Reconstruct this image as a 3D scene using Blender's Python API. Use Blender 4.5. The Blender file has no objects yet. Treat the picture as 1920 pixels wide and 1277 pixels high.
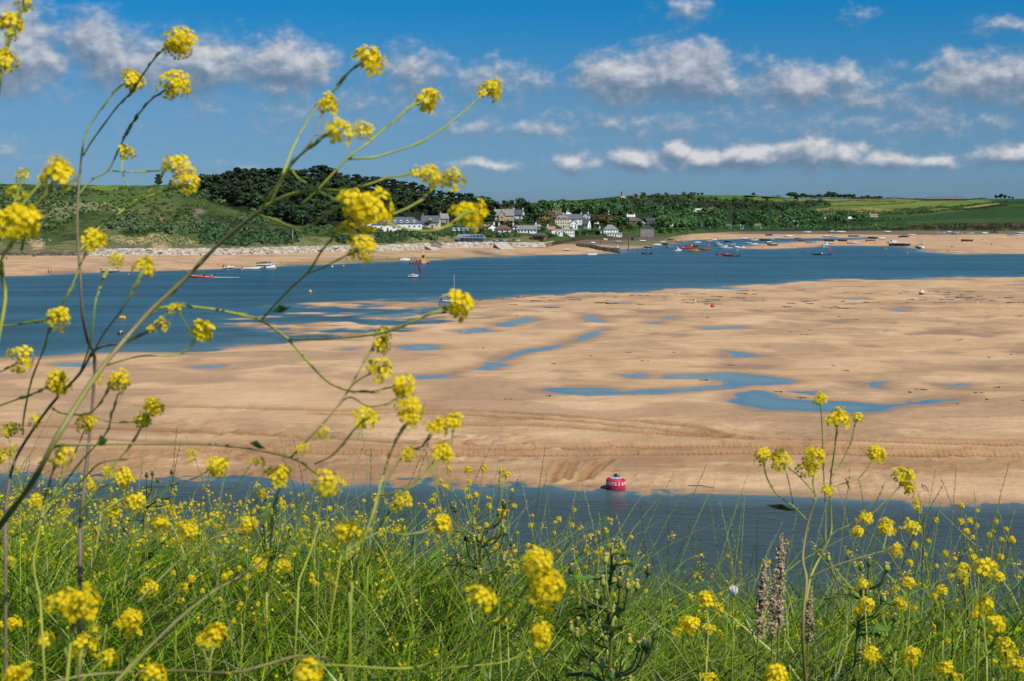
import bpy, math, random
import numpy as np
from mathutils import Vector, Matrix, Euler, noise as mnoise
random.seed(7)
RNG = np.random.default_rng(11)
scene = bpy.context.scene
COL = scene.collection
R = math.radians
# ------------------------------------------------------------ camera
F = 2637.0; CX, CY = 960.0, 638.5; HORY = 405.0; H = 21.7
PITCH = math.atan((CY - HORY) / F)
SP, CP = math.sin(PITCH), math.cos(PITCH)
cam_d = bpy.data.cameras.new('camera'); cam = bpy.data.objects.new('camera', cam_d); COL.objects.link(cam)
cam.location = (0, 0, H); cam.rotation_euler = (math.pi/2 - PITCH, 0, 0)
cam_d.sensor_width = 36; cam_d.lens = F / 1920 * 36
cam_d.clip_start = 0.05; cam_d.clip_end = 30000
cam_d.dof.use_dof = True; cam_d.dof.focus_distance = 18.0; cam_d.dof.aperture_fstop = 18.0
scene.camera = cam

def ray(px, py):
    u = (px - CX) / F; v = (CY - py) / F
    return Vector((u, CP + v*SP, -SP + v*CP))
def elev(py):
    v = (CY - np.asarray(py, float)) / F
    return (-SP + v*CP) / (CP + v*SP)
def ground(px, py, z=0.0):
    d = ray(px, py); t = (z - H) / d.z
    return Vector((0, 0, H)) + d*t
def at(px, py, Y):
    d = ray(px, py); return Vector((0, 0, H)) + d*(Y/d.y)
def at_r(px, py, rng):
    d = ray(px, py); return Vector((0, 0, H)) + d.normalized()*rng
def project(P):
    x, y, z = P[0], P[1], P[2] - H
    f = y*CP - z*SP; up = y*SP + z*CP
    return CX + F*x/f, CY - F*up/f

# ------------------------------------------------------------ noise
_T = np.random.default_rng(5).random((256, 256))
def vnoise(x, y, seed=0):
    x = np.asarray(x, float) + seed*17.37; y = np.asarray(y, float) + seed*9.71
    xi = np.floor(x).astype(np.int64); yi = np.floor(y).astype(np.int64)
    fx = x - xi; fy = y - yi
    fx = fx*fx*fx*(fx*(fx*6-15)+10); fy = fy*fy*fy*(fy*(fy*6-15)+10)
    a = _T[xi & 255, yi & 255]; b = _T[(xi+1) & 255, yi & 255]
    c = _T[xi & 255, (yi+1) & 255]; d = _T[(xi+1) & 255, (yi+1) & 255]
    return (a*(1-fx)+b*fx)*(1-fy) + (c*(1-fx)+d*fx)*fy
def fbm(x, y, octv=4, seed=0, gain=.5):
    s = 0; a = 1; t = 0
    for i in range(octv):
        s = s + a*(vnoise(x, y, seed+i*3)*2-1); t += a; a *= gain
        x, y = x*1.93+y*.35, y*1.93-x*.35
    return s/t
def sstep(a, b, x):
    t = np.clip((np.asarray(x, float)-a)/(b-a), 0, 1); return t*t*(3-2*t)

# ------------------------------------------------------------ materials
def lin(r, g, b):
    f = lambda c: (c/255/12.92) if c/255 <= .04045 else ((c/255+.055)/1.055)**2.4
    return (f(r), f(g), f(b), 1)
MATS = {}
class NT:
    def __init__(s, name):
        s.m = bpy.data.materials.new(name); s.m.use_nodes = True
        s.t = s.m.node_tree; s.n = s.t.nodes; s.bsdf = s.n['Principled BSDF']; s.out = s.n['Material Output']
        MATS[name] = s.m
    def new(s, typ, **kw):
        n = s.n.new(typ)
        for k, v in kw.items(): setattr(n, k, v)
        return n
    def link(s, a, b): s.t.links.new(a, b)
def mix_rgb(nt, fac, a, b, mode='MIX'):
    n = nt.n.new('ShaderNodeMix'); n.data_type = 'RGBA'; n.blend_type = mode
    for sock, v in ((n.inputs[0], fac), (n.inputs[6], a), (n.inputs[7], b)):
        if hasattr(v, 'is_linked') or isinstance(v, bpy.types.NodeSocket): nt.t.links.new(v, sock)
        else: sock.default_value = v
    return n.outputs[2]
def mathn(nt, op, a, b=None, c=None, clamp=False):
    n = nt.n.new('ShaderNodeMath'); n.operation = op; n.use_clamp = clamp
    for i, v in enumerate((a, b, c)):
        if v is None: continue
        if isinstance(v, bpy.types.NodeSocket): nt.t.links.new(v, n.inputs[i])
        else: n.inputs[i].default_value = v
    return n.outputs[0]
def ramp(nt, fac, stops, mode='LINEAR'):
    n = nt.n.new('ShaderNodeValToRGB'); n.color_ramp.interpolation = mode
    e = n.color_ramp.elements
    while len(e) < len(stops): e.new(.5)
    for i, (p, c) in enumerate(stops):
        e[i].position = p; e[i].color = c if len(c) == 4 else (*c, 1)
    nt.t.links.new(fac, n.inputs[0]); return n.outputs[0]
def noise_tex(nt, vec, scale, detail=4, rough=.55, dist=0):
    n = nt.n.new('ShaderNodeTexNoise'); n.inputs['Scale'].default_value = scale
    n.inputs['Detail'].default_value = detail; n.inputs['Roughness'].default_value = rough
    n.inputs['Distortion'].default_value = dist
    if vec is not None: nt.t.links.new(vec, n.inputs['Vector'])
    return n.outputs['Fac']
def objco(nt): return nt.n.new('ShaderNodeTexCoord').outputs['Object']
def geopos(nt): return nt.n.new('ShaderNodeNewGeometry').outputs['Position']
def bump(nt, h, strength, dist):
    n = nt.n.new('ShaderNodeBump'); n.inputs['Strength'].default_value = strength; n.inputs['Distance'].default_value = dist
    nt.t.links.new(h, n.inputs['Height']); nt.t.links.new(n.outputs[0], nt.bsdf.inputs['Normal']); return n
def simple(name, col, rough=.6, vary=.18, scale=1.5, metallic=0, coat=0, bumps=0):
    """plain painted / weathered surface: base colour with a little dirt variation"""
    if name in MATS: return MATS[name]
    nt = NT(name); co = objco(nt)
    f = noise_tex(nt, co, scale, 5, .65)
    c2 = tuple(c*(1-vary*1.6) for c in col[:3])+(1,)
    c1 = tuple(min(1, c*(1+vary*.5)) for c in col[:3])+(1,)
    nt.link(ramp(nt, f, [(.3, c2), (.6, c1)]), nt.bsdf.inputs['Base Color'])
    nt.bsdf.inputs['Roughness'].default_value = rough; nt.bsdf.inputs['Metallic'].default_value = metallic
    if coat: nt.bsdf.inputs['Coat Weight'].default_value = coat
    if bumps: bump(nt, noise_tex(nt, co, scale*8, 3), .4, bumps)
    return nt.m

# ------------------------------------------------------------ objects
def tag(o, label=None, cat=None, group=None, kind=None):
    if label: o['label'] = label
    if cat: o['category'] = cat
    if group: o['group'] = group
    if kind: o['kind'] = kind
    return o
def obj(name, me, parent=None, mat=None):
    if mat is not None and not me.materials: me.materials.append(mat)
    o = bpy.data.objects.new(name, me); COL.objects.link(o)
    if parent: o.parent = parent
    return o
def empty(name, loc=(0, 0, 0), rz=0):
    o = bpy.data.objects.new(name, None); COL.objects.link(o); o.location = loc; o.rotation_euler = (0, 0, rz)
    o.empty_display_size = .2
    return o
def thing(name, label, cat, loc=(0, 0, 0), rz=0, group=None):
    return tag(empty(name, loc, rz), label, cat, group)
def copy_tree(root, parent=None):
    c = root.copy(); COL.objects.link(c); c.parent = parent
    for ch in list(KIDS(root)): copy_tree(ch, c)
    return c
def KIDS(root):
    return CH.get(root.name, [])
CH = {}
def remember(root):
    """children lookup for prototypes (fast, no scene scan)"""
    CH.clear()
    for o in bpy.data.objects:
        if o.parent: CH.setdefault(o.parent.name, []).append(o)
def np_mesh(name, V, Q, mat=None, smooth=False, cols=None, attrs=None):
    V = np.asarray(V, np.float32); Q = np.asarray(Q, np.int32); k = Q.shape[1]
    me = bpy.data.meshes.new(name)
    me.vertices.add(len(V)); me.vertices.foreach_set('co', V.ravel())
    me.loops.add(Q.size); me.loops.foreach_set('vertex_index', Q.ravel())
    me.polygons.add(len(Q)); me.polygons.foreach_set('loop_start', np.arange(0, Q.size, k, dtype=np.int32))
    if smooth: me.polygons.foreach_set('use_smooth', np.ones(len(Q), bool))
    me.update(calc_edges=True)
    if cols is not None:
        a = me.color_attributes.new('col', 'FLOAT_COLOR', 'POINT')
        c = np.ones((len(V), 4), np.float32); c[:, :3] = cols; a.data.foreach_set('color', c.ravel())
    for n, arr in (attrs or {}).items():
        a = me.attributes.new(n, 'FLOAT', 'POINT'); a.data.foreach_set('value', np.asarray(arr, np.float32).ravel())
    if mat: me.materials.append(mat)
    return me
def grid_faces(nr, nc):
    i = np.arange(nr*nc).reshape(nr, nc)
    return np.stack([i[:-1, :-1], i[:-1, 1:], i[1:, 1:], i[1:, :-1]], -1).reshape(-1, 4)

class MB:
    """small mesh builder"""
    def __init__(s): s.v = []; s.f = []; s.sm = False
    def add(s, v, f):
        b = len(s.v); s.v += [tuple(p) for p in v]; s.f += [tuple(b+i for i in q) for q in f]; return s
    def box(s, c, d, rz=0, M=None):
        x, y, z = d[0]/2, d[1]/2, d[2]/2
        vs = [Vector(p) for p in ((-x,-y,-z),(x,-y,-z),(x,y,-z),(-x,y,-z),(-x,-y,z),(x,-y,z),(x,y,z),(-x,y,z))]
        if M is None: M = Matrix.Rotation(rz, 3, 'Z')
        vs = [M @ p + Vector(c) for p in vs]
        return s.add(vs, [(0,3,2,1),(4,5,6,7),(0,1,5,4),(1,2,6,5),(2,3,7,6),(3,0,4,7)])
    def tube(s, pts, rad, n=6, cap=True):
        pts = [Vector(p) for p in pts]
        if not hasattr(rad, '__len__'): rad = [rad]*len(pts)
        b = len(s.v); prev = None
        for i, p in enumerate(pts):
            t = (pts[min(i+1, len(pts)-1)] - pts[max(i-1, 0)])
            if t.length < 1e-9: t = Vector((0, 0, 1))
            t.normalize()
            if prev is None: a = t.orthogonal().normalized()
            else:
                a = prev - t*prev.dot(t)
                a = a.normalized() if a.length > 1e-6 else t.orthogonal().normalized()
            prev = a; c = t.cross(a)
            for k in range(n):
                an = 2*math.pi*k/n
                s.v.append(tuple(p + (a*math.cos(an)+c*math.sin(an))*rad[i]))
        for i in range(len(pts)-1):
            for k in range(n):
                s.f.append((b+i*n+k, b+i*n+(k+1) % n, b+(i+1)*n+(k+1) % n, b+(i+1)*n+k))
        if cap:
            s.f.append(tuple(b+k for k in range(n))[::-1]); e = b+(len(pts)-1)*n
            s.f.append(tuple(e+k for k in range(n)))
        return s
    def lathe(s, prof, n=16, c=(0, 0, 0)):
        b = len(s.v)
        for r, z in prof:
            for k in range(n):
                a = 2*math.pi*k/n; s.v.append((c[0]+r*math.cos(a), c[1]+r*math.sin(a), c[2]+z))
        for i in range(len(prof)-1):
            for k in range(n):
                s.f.append((b+i*n+k, b+i*n+(k+1) % n, b+(i+1)*n+(k+1) % n, b+(i+1)*n+k))
        s.f.append(tuple(b+k for k in range(n))[::-1]); e = b+(len(prof)-1)*n
        s.f.append(tuple(e+k for k in range(n)))
        return s
    def loft(s, rings, cap=True):
        b = len(s.v); n = len(rings[0])
        for r in rings: s.v += [tuple(p) for p in r]
        for i in range(len(rings)-1):
            for k in range(n):
                s.f.append((b+i*n+k, b+i*n+(k+1) % n, b+(i+1)*n+(k+1) % n, b+(i+1)*n+k))
        if cap:
            s.f.append(tuple(b+k for k in range(n))[::-1]); e = b+(len(rings)-1)*n
            s.f.append(tuple(e+k for k in range(n)))
        return s
    def blob(s, c, r, seed=0, sub=1, amp=.25, sq=(1, 1, 1)):
        t = (1+5**.5)/2
        vs = [Vector(p).normalized() for p in ((-1,t,0),(1,t,0),(-1,-t,0),(1,-t,0),(0,-1,t),(0,1,t),(0,-1,-t),(0,1,-t),(t,0,-1),(t,0,1),(-t,0,-1),(-t,0,1))]
        fs = [(0,11,5),(0,5,1),(0,1,7),(0,7,10),(0,10,11),(1,5,9),(5,11,4),(11,10,2),(10,7,6),(7,1,8),(3,9,4),(3,4,2),(3,2,6),(3,6,8),(3,8,9),(4,9,5),(2,4,11),(6,2,10),(8,6,7),(9,8,1)]
        for _ in range(sub):
            cache = {}; nf = []
            def mid(a, b):
                k = (min(a, b), max(a, b))
                if k not in cache: vs.append((vs[a]+vs[b]).normalized()); cache[k] = len(vs)-1
                return cache[k]
            for a, b_, c_ in fs:
                m = mid(a, b_), mid(b_, c_), mid(c_, a)
                nf += [(a, m[0], m[2]), (b_, m[1], m[0]), (c_, m[2], m[1]), m]
            fs = nf
        out = []
        for p in vs:
            q = p*(1+amp*mnoise.noise(p*1.7+Vector((seed*3.1, seed*1.7, 0))))*r
            out.append((c[0]+q.x*sq[0], c[1]+q.y*sq[1], c[2]+q.z*sq[2]))
        return s.add(out, fs)
    def mesh(s, name, mat=None, smooth=False):
        me = bpy.data.meshes.new(name); me.from_pydata(s.v, [], s.f)
        if mat: me.materials.append(mat)
        if smooth: me.polygons.foreach_set('use_smooth', [True]*len(me.polygons))
        me.update(); return me
    def build(s, name, mat, parent=None, smooth=False, bevel=0):
        o = obj(name, s.mesh(name, mat, smooth), parent)
        return o

# ------------------------------------------------------------ world
SUN_EL, SUN_AZ = R(50), math.atan2(.72, -.69)      # azimuth measured from +Y towards +X
w = bpy.data.worlds.new('World'); scene.world = w; w.use_nodes = True
class WNT: pass
wn = WNT(); wn.t = w.node_tree; wn.n = w.node_tree.nodes
wl = wn.t.links.new
wn.n.clear()
sky = wn.n.new('ShaderNodeTexSky'); sky.sky_type = 'NISHITA'; sky.sun_disc = False
sky.sun_elevation = SUN_EL; sky.sun_rotation = SUN_AZ; sky.altitude = 0; sky.air_density = 1.0; sky.dust_density = .35; sky.ozone_density = 2.5
hs = wn.n.new('ShaderNodeHueSaturation'); hs.inputs['Hue'].default_value = .482; hs.inputs['Saturation'].default_value = SKY_SAT = 1.32; hs.inputs['Value'].default_value = 1
wl(sky.outputs[0], hs.inputs['Color'])
tc = wn.n.new('ShaderNodeTexCoord'); sep = wn.n.new('ShaderNodeSeparateXYZ'); wl(tc.outputs['Generated'], sep.inputs[0])
az = mathn(wn, 'ARCTAN2', sep.outputs[0], sep.outputs[1]); el = mathn(wn, 'ARCSINE', sep.outputs[2])
# deepen the blue away from the horizon
dk = mathn(wn, 'MULTIPLY', el, 4.5, clamp=True)
tint = ramp(wn, mathn(wn, 'MULTIPLY', el, 1, clamp=True), [(.0, (.25, .445, .86)), (.025, (.25, .445, .85)), (.078, (.28, .44, .70)), (.145, (.06, .46, .79)), (.40, (.5, .66, .85)), (1, (.7, .8, .9))])
skyc = mix_rgb(wn, 1.0, hs.outputs[0], tint, 'MULTIPLY')
def comb(x, y, z=0.):
    n = wn.n.new('ShaderNodeCombineXYZ')
    for i, v in enumerate((x, y, z)):
        if isinstance(v, bpy.types.NodeSocket): wl(v, n.inputs[i])
        else: n.inputs[i].default_value = v
    return n.outputs[0]
def vmath(op, a, b):
    n = wn.n.new('ShaderNodeVectorMath'); n.operation = op
    for i, v in enumerate((a, b)):
        if v is None: continue
        if isinstance(v, bpy.types.NodeSocket): wl(v, n.inputs[i])
        else: n.inputs[i].default_value = v
    return n.outputs['Value'] if op == 'LENGTH' else n.outputs[0]
CLOUDS = [(25,118,140,96,1.25),(80,130,80,60,1.0),(215,110,90,66,.82),(270,135,130,56,.8),(400,132,130,52,.9),(540,134,110,54,.95),(600,110,40,30,.5),
 (770,140,110,56,.55),(930,160,115,40,.55),(1165,150,105,52,.95),(1270,145,115,62,1.0),(1360,170,60,34,.7),(1480,165,105,46,.8),(1560,150,60,34,.6),(1610,200,105,34,.5),
 (1790,165,110,50,.85),(1890,170,90,55,.9),(1270,28,70,34,.48),(1835,75,70,22,.3),(1580,50,35,16,.25),(1770,122,40,18,.3),
 (1080,308,50,20,.7),(1190,300,66,26,.95),(1265,290,36,28,.9),(1320,302,70,24,.85),(1400,300,80,26,.9),(1500,294,80,34,1.),(1580,296,60,28,.9),(1650,302,80,22,.8),(1740,302,70,18,.7),(1860,296,90,24,.8),
 (1010,242,58,24,.52),(1140,236,80,26,.52),(890,245,80,26,.4),(920,312,90,14,.5),(1450,205,70,30,.35),(1880,235,60,22,.35),(20,290,120,30,.22),(500,245,80,26,.22),(470,315,70,16,.22),(1320,215,90,22,.3),(1420,304,380,24,.66),(1300,240,460,44,.30),(700,205,420,56,.26),(1720,232,340,42,.32),(1520,180,330,52,.40),(330,140,380,70,.40)]
base = comb(az, el)
warp = wn.n.new('ShaderNodeTexNoise'); warp.inputs['Scale'].default_value = 22; warp.inputs['Detail'].default_value = 3; warp.inputs['Roughness'].default_value = .5
wl(base, warp.inputs['Vector'])
wv = vmath('MULTIPLY', vmath('SUBTRACT', warp.outputs['Color'], (.5, .5, .5)), (.045, .016, 0))
def cloud_field(off):
    q0 = vmath('ADD', base, off); p = vmath('ADD', q0, wv)
    acc = None
    for cx, cy, rx, ry, op in CLOUDS:
        q = vmath('MULTIPLY', vmath('SUBTRACT', p, ((cx-960)/F, (HORY-cy)/F*1.0, 0)), (F/rx, F/ry, 0))
        d = mathn(wn, 'MULTIPLY_ADD', vmath('LENGTH', q, None), -op*.95, op*1.22)
        acc = d if acc is None else mathn(wn, 'SMOOTH_MAX', acc, d, .10)
    nn = wn.n.new('ShaderNodeTexNoise'); nn.inputs['Scale'].default_value = 40; nn.inputs['Detail'].default_value = 7; nn.inputs['Roughness'].default_value = .52; nn.inputs['Distortion'].default_value = .3
    wl(vmath('MULTIPLY', q0, (1, 1.5, 1)), nn.inputs['Vector'])
    n2_ = wn.n.new('ShaderNodeTexNoise'); n2_.inputs['Scale'].default_value = 125; n2_.inputs['Detail'].default_value = 5; n2_.inputs['Roughness'].default_value = .55
    wl(vmath('MULTIPLY', q0, (1, 1.4, 1)), n2_.inputs['Vector'])
    return mathn(wn, 'MULTIPLY_ADD', n2_.outputs['Fac'], .55, mathn(wn, 'MULTIPLY_ADD', nn.outputs['Fac'], .9, mathn(wn, 'ADD', acc, -.78)))
d0 = cloud_field((0, 0, 0)); d1 = cloud_field((.0030, .0062, 0))
mr = wn.n.new('ShaderNodeMapRange'); mr.interpolation_type = 'SMOOTHSTEP'; wl(d0, mr.inputs[0])
mr.inputs[1].default_value = -.04; mr.inputs[2].default_value = .66; mr.inputs[3].default_value = 0; mr.inputs[4].default_value = 1
lit = mathn(wn, 'MULTIPLY_ADD', mathn(wn, 'SUBTRACT', d0, d1), 1.15, .40, clamp=True)
cc = ramp(wn, lit, [(.0, lin(112, 138, 164)), (.35, lin(142, 158, 178)), (.65, lin(184, 192, 204)), (1, lin(228, 228, 230))])
bg1 = wn.n.new('ShaderNodeBackground'); wl(skyc, bg1.inputs[0]); bg1.inputs[1].default_value = .105
bg2 = wn.n.new('ShaderNodeBackground'); wl(cc, bg2.inputs[0]); bg2.inputs[1].default_value = .88
mx = wn.n.new('ShaderNodeMixShader'); wl(mathn(wn, 'MULTIPLY', mr.outputs[0], .92), mx.inputs[0]); wl(bg1.outputs[0], mx.inputs[1]); wl(bg2.outputs[0], mx.inputs[2])
wo = wn.n.new('ShaderNodeOutputWorld'); wl(mx.outputs[0], wo.inputs[0])

sd_ = bpy.data.lights.new('sun', 'SUN'); sun = bpy.data.objects.new('sun', sd_); COL.objects.link(sun)
sd_.energy = 4.7; sd_.angle = R(.5); sd_.color = (1, .955, .88)
sv = Vector((math.sin(SUN_AZ)*math.cos(SUN_EL), math.cos(SUN_AZ)*math.cos(SUN_EL), math.sin(SUN_EL)))
sun.rotation_euler = sv.to_track_quat('Z', 'Y').to_euler(); sun.location = (0, 0, 100)
scene.view_settings.view_transform = 'Standard'; scene.view_settings.look = 'None'
scene.view_settings.exposure = 0; scene.view_settings.gamma = 1
# ============================================================ sand flats and water
FAR_EDGE = [(-400,528),(0,518),(60,517),(100,515),(160,513),(230,510),(300,508),(400,505),(500,501),(600,497),(700,492),(800,489),(870,485.5),(905,482),(930,484),(960,482.5),(1000,479.5),(1060,478),(1120,476.5),(1150,475.5),(1163,472),(1172,468),(1200,465),(1250,459.5),(1270,456.5),(1290,452.5),(1310,450),(1400,448.3),(1520,447),(1600,446.6),(1640,445),(1700,442),(2400,434)]
FARLAND = FAR_EDGE + [(2400,421.5),(-400,421.5)]
TONGUE = [(1386,466),(1398,461),(1415,457),(1445,455.5),(1500,453),(1580,450),(1630,447.5),(1660,441),(1720,437),(2400,430),(2400,473),(1920,476),(1850,476),(1790,477.5),(1745,474),(1722,467),(1690,463),(1640,461.5),(1560,461),(1500,465),(1440,467.5)]
MAIN = [(2400,518),(1920,519),(1800,519),(1700,521),(1600,525),(1500,530),(1450,533),(1300,541),(1200,545),(1100,551),(1000,556),(950,558),(900,561),(850,562),(790,566),(740,571),(690,570),(640,575),(590,583),(560,598),(600,610),(520,618),(470,628),(520,640),(440,648),(390,656),(330,661),(280,658),(230,660),(150,666),(60,671),(0,674),(-400,690),
 (-400,884),(0,885),(150,888),(300,891),(430,890),(520,894),(570,905),(640,910),(690,904),(800,901),(860,906),(900,914),(950,909),(1000,912),(1100,915),(1200,921),(1300,925),(1400,927),(1500,930),(1600,933),(1700,938),(1920,945),(2400,956)]
POOLS = [[(992,732),(1020,726),(1130,726),(1165,733),(1230,729),(1300,727),(1345,722),(1355,716),(1320,710),(1250,708),(1260,703),(1330,703),(1370,699),(1420,704),(1490,713),(1480,719),(1400,722),(1370,727),(1290,735),(1200,738),(1100,741),(1040,740)],
 [(1368,752),(1385,745),(1380,738),(1420,734),(1445,740),(1480,748),(1560,753),(1650,757),(1740,748),(1800,745),(1810,750),(1760,758),(1700,764),(1660,773),(1600,776),(1500,772),(1430,769),(1400,761)],
 [(1350,657),(1400,661),(1430,669),(1370,671)],[(1370,686),(1435,687),(1420,692),(1365,690)],[(1310,613),(1395,611),(1405,616),(1320,619)],[(1245,626),(1295,627),(1280,631)],
 [(902,692),(925,676),(965,660),(1030,650),(1090,633),(1132,614),(1142,615),(1098,636),(1035,654),(980,665),(940,680),(922,693)],
 [(745,650),(790,646),(830,654),(780,658)],[(775,704),(855,699),(845,708),(785,710)],[(1092,589),(1122,591),(1135,605),(1098,603)],[(930,606),(990,594),(1005,600),(950,613)],
 [(1170,703),(1200,699),(1214,703),(1185,708)],[(1612,717),(1665,715),(1655,729),(1622,727)],[(1495,735),(1535,733),(1528,740)],[(1762,721),(1805,721),(1792,729)],[(1235,597),(1262,593),(1268,601)],
 [(1660,579),(1705,579),(1692,585)],[(105,682),(168,679),(155,687),(112,688)],[(360,687),(415,684),(402,691)],[(700,592),(760,590),(740,598)],[(860,620),(900,616),(915,622),(870,626)],[(1130,568),(1180,566),(1170,570)],[(1540,602),(1580,600),(1570,606)],[(1205,605),(1240,603),(1232,608)],
 [(1560,560),(1620,558),(1600,562)],[(640,655),(670,652),(665,657)],[(1830,690),(1870,688),(1860,694)],[(1060,560),(1090,558),(1085,562)],[(1000,575),(1040,573),(1030,578)]]
def gpoly(pl): return np.array([[ground(x, y).x, ground(x, y).y] for x, y in pl])
def densify(pl, n=1):
    return pl
def signed(P, poly):
    """distance to polygon outline, positive inside (world metres)"""
    n = len(poly); best = np.full(len(P), 1e12); inside = np.zeros(len(P), bool)
    x, y = P[:, 0], P[:, 1]
    for i in range(n):
        a = poly[i]; b = poly[(i+1) % n]; ab = b-a
        t = np.clip(((x-a[0])*ab[0]+(y-a[1])*ab[1])/(ab@ab+1e-9), 0, 1)
        dx = x-(a[0]+ab[0]*t); dy = y-(a[1]+ab[1]*t)
        best = np.minimum(best, dx*dx+dy*dy)
        c = ((a[1] > y) != (b[1] > y))
        with np.errstate(divide='ignore', invalid='ignore'):
            xin = (b[0]-a[0])*(y-a[1])/(b[1]-a[1]+1e-12)+a[0]
        inside ^= c & (x < xin)
    d = np.sqrt(best); return np.where(inside, d, -d)
def ruts(px, py):
    """tyre tracks along the near edge of the sand: list of centre lines (in ground terms), returns height change and disturbance"""
    return 0
TRACK_LINES = [  # (points, width m, depth m) traced on the ground
 ([(250,768),(400,771),(600,776),(800,775),(900,777),(1000,784),(1100,792),(1200,797),(1300,806),(1360,822)],.7,.10),
 ([(600,783),(800,782),(950,790),(1100,800),(1250,815),(1400,826)],.6,.08),
 ([(820,800),(1000,806),(1200,818),(1400,828),(1600,832),(1920,842),(2300,850)],.8,.12),
 ([(1700,829),(1800,832),(1920,834),(2200,838)],.6,.08),
 ([(500,845),(700,852),(900,850),(1100,843),(1300,842),(1500,844),(1700,848),(1920,853),(2300,862)],.9,.14),
 ([(200,850),(500,856),(800,862),(1000,859),(1200,856),(1400,856),(1600,858),(1800,860),(1920,862),(2300,872)],1.1,.17),
 ([(-200,800),(100,805),(300,812),(450,818),(600,828),(760,838),(900,843)],.8,.08),
 ([(0,826),(200,832),(400,840),(600,848)],.7,.07),
 ([(1057,872),(1040,905)],.5,.10),([(1075,872),(1060,903)],.4,.10),([(1140,868),(1100,903)],.5,.11),([(1118,872),(1088,905)],.4,.10),
]
# rows are densest near the viewer's side so the relief is modelled evenly
rows = np.concatenate([np.arange(432.2, 470, .5), np.arange(470, 700, .8), np.arange(700, 930, .62), np.arange(930, 1160, 6), np.arange(1160, 1900, 60)])
colsx = np.arange(-420, 2421, 4.0)
yy = np.array([ground(CX, r).y for r in rows]); sx = (colsx-CX)/F
RY, SX = np.meshgrid(yy, sx, indexing='ij')
PYR = np.repeat(rows[:, None], len(colsx), 1)
GX = RY*SX/ (CP+((CY-PYR)/F)*SP); GY = RY
P = np.stack([GX.ravel(), GY.ravel()], 1)
PXc = np.repeat(colsx[None], len(rows), 0).ravel(); PYc = PYR.ravel()
dist = P[:, 1]
sdm = signed(P, gpoly(MAIN)); sdf = signed(P, gpoly(FARLAND)); sdt = signed(P, gpoly(TONGUE))
kk = np.interp(dist, [100, 200, 300, 450, 2000], [.09, .05, .022, .014, .010])
hm = np.where(sdm > 0, np.minimum(sdm*kk, .42), np.maximum(np.where(dist < 130, np.where(sdm > -5, sdm*.035, -.175+(sdm+5)*.12), sdm*.02), -2.5))
hf = np.where(sdf > 0, np.minimum(sdf*.011, 1.1), np.maximum(sdf*.03, -2.5))
ht = np.where(sdt > 0, np.minimum(sdt*.010, .5), np.maximum(sdt*.02, -2.5))
hh = np.maximum(np.maximum(hm, hf), ht)
# the ragged edge with sand islands at the left head of the bank
rag = np.clip(1.35*np.exp(-(((PXc-640)/215)**2+((PYc-602)/36)**2)**1.3), 0, 1)
hh = hh*(1-rag)+rag*np.interp(PXc+(PYc-600)*2, [420, 640, 880], [-.17, -.01, .10])
n1 = fbm(P[:, 0]/13, P[:, 1]/15, 3, 1); n2 = fbm(P[:, 0]/5.2, P[:, 1]/6, 3, 4); n3 = fbm(P[:, 0]/34, P[:, 1]/34, 2, 8)
ridged = 1-np.abs(fbm(P[:, 0]/11+3, P[:, 1]/9, 3, 21))*2
amp = np.interp(dist, [105, 150, 220, 300, 600, 2000], [.03, .07, .13, .17, .2, .22])*np.interp(hh, [-.6, -.05, .25], [0.15, .55, 1])
onmain = sdm > -40
n4 = fbm(P[:, 0]/9+5, P[:, 1]/12, 3, 61); q4 = n4*4.2+n3*2; fr = q4-np.floor(q4); ter = np.floor(q4)+sstep(.5, .98, fr)
relief = amp*np.where(onmain, (1.5*n1+.7*n2+.6*ridged-.2+.55*ter), .7*n1+.5*n2) + rag*(.62*fbm(P[:, 0]/10, P[:, 1]/8, 3, 91)+.15*n2)
relief = np.where((PYc > 640) & (PYc < 780) & (PXc < 850), relief*.6, relief)
hh = hh + relief + .12*n3*(hh > 0)
# pools
pool = np.full(len(P), -1e3)
for pl in POOLS:
    g = gpoly(pl); lo = g.min(0)-25; hi = g.max(0)+25
    m = (P[:, 0] > lo[0]) & (P[:, 0] < hi[0]) & (P[:, 1] > lo[1]) & (P[:, 1] < hi[1])
    s_ = signed(P[m], g); pool[m] = np.maximum(pool[m], s_)
edge = pool+1.8*n2+1.3*n1+.5*fbm(P[:, 0]/1.3, P[:, 1]/2, 2, 17)
hh = np.where(edge > 0, -np.minimum(edge*.035, .16), np.minimum(hh, .015+np.maximum(-edge, 0)*.045)) if True else hh
nearb = (sdm > 0) & (edge < -2) & (PYc > 660)
hh = np.where(nearb, np.maximum(hh, .02), hh)
hh = np.where((sdm > 4) & (edge < -1.5) & (PYc > 560) & (rag < .25), np.maximum(hh, .012+.03*(n2+.6)), hh)
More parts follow.
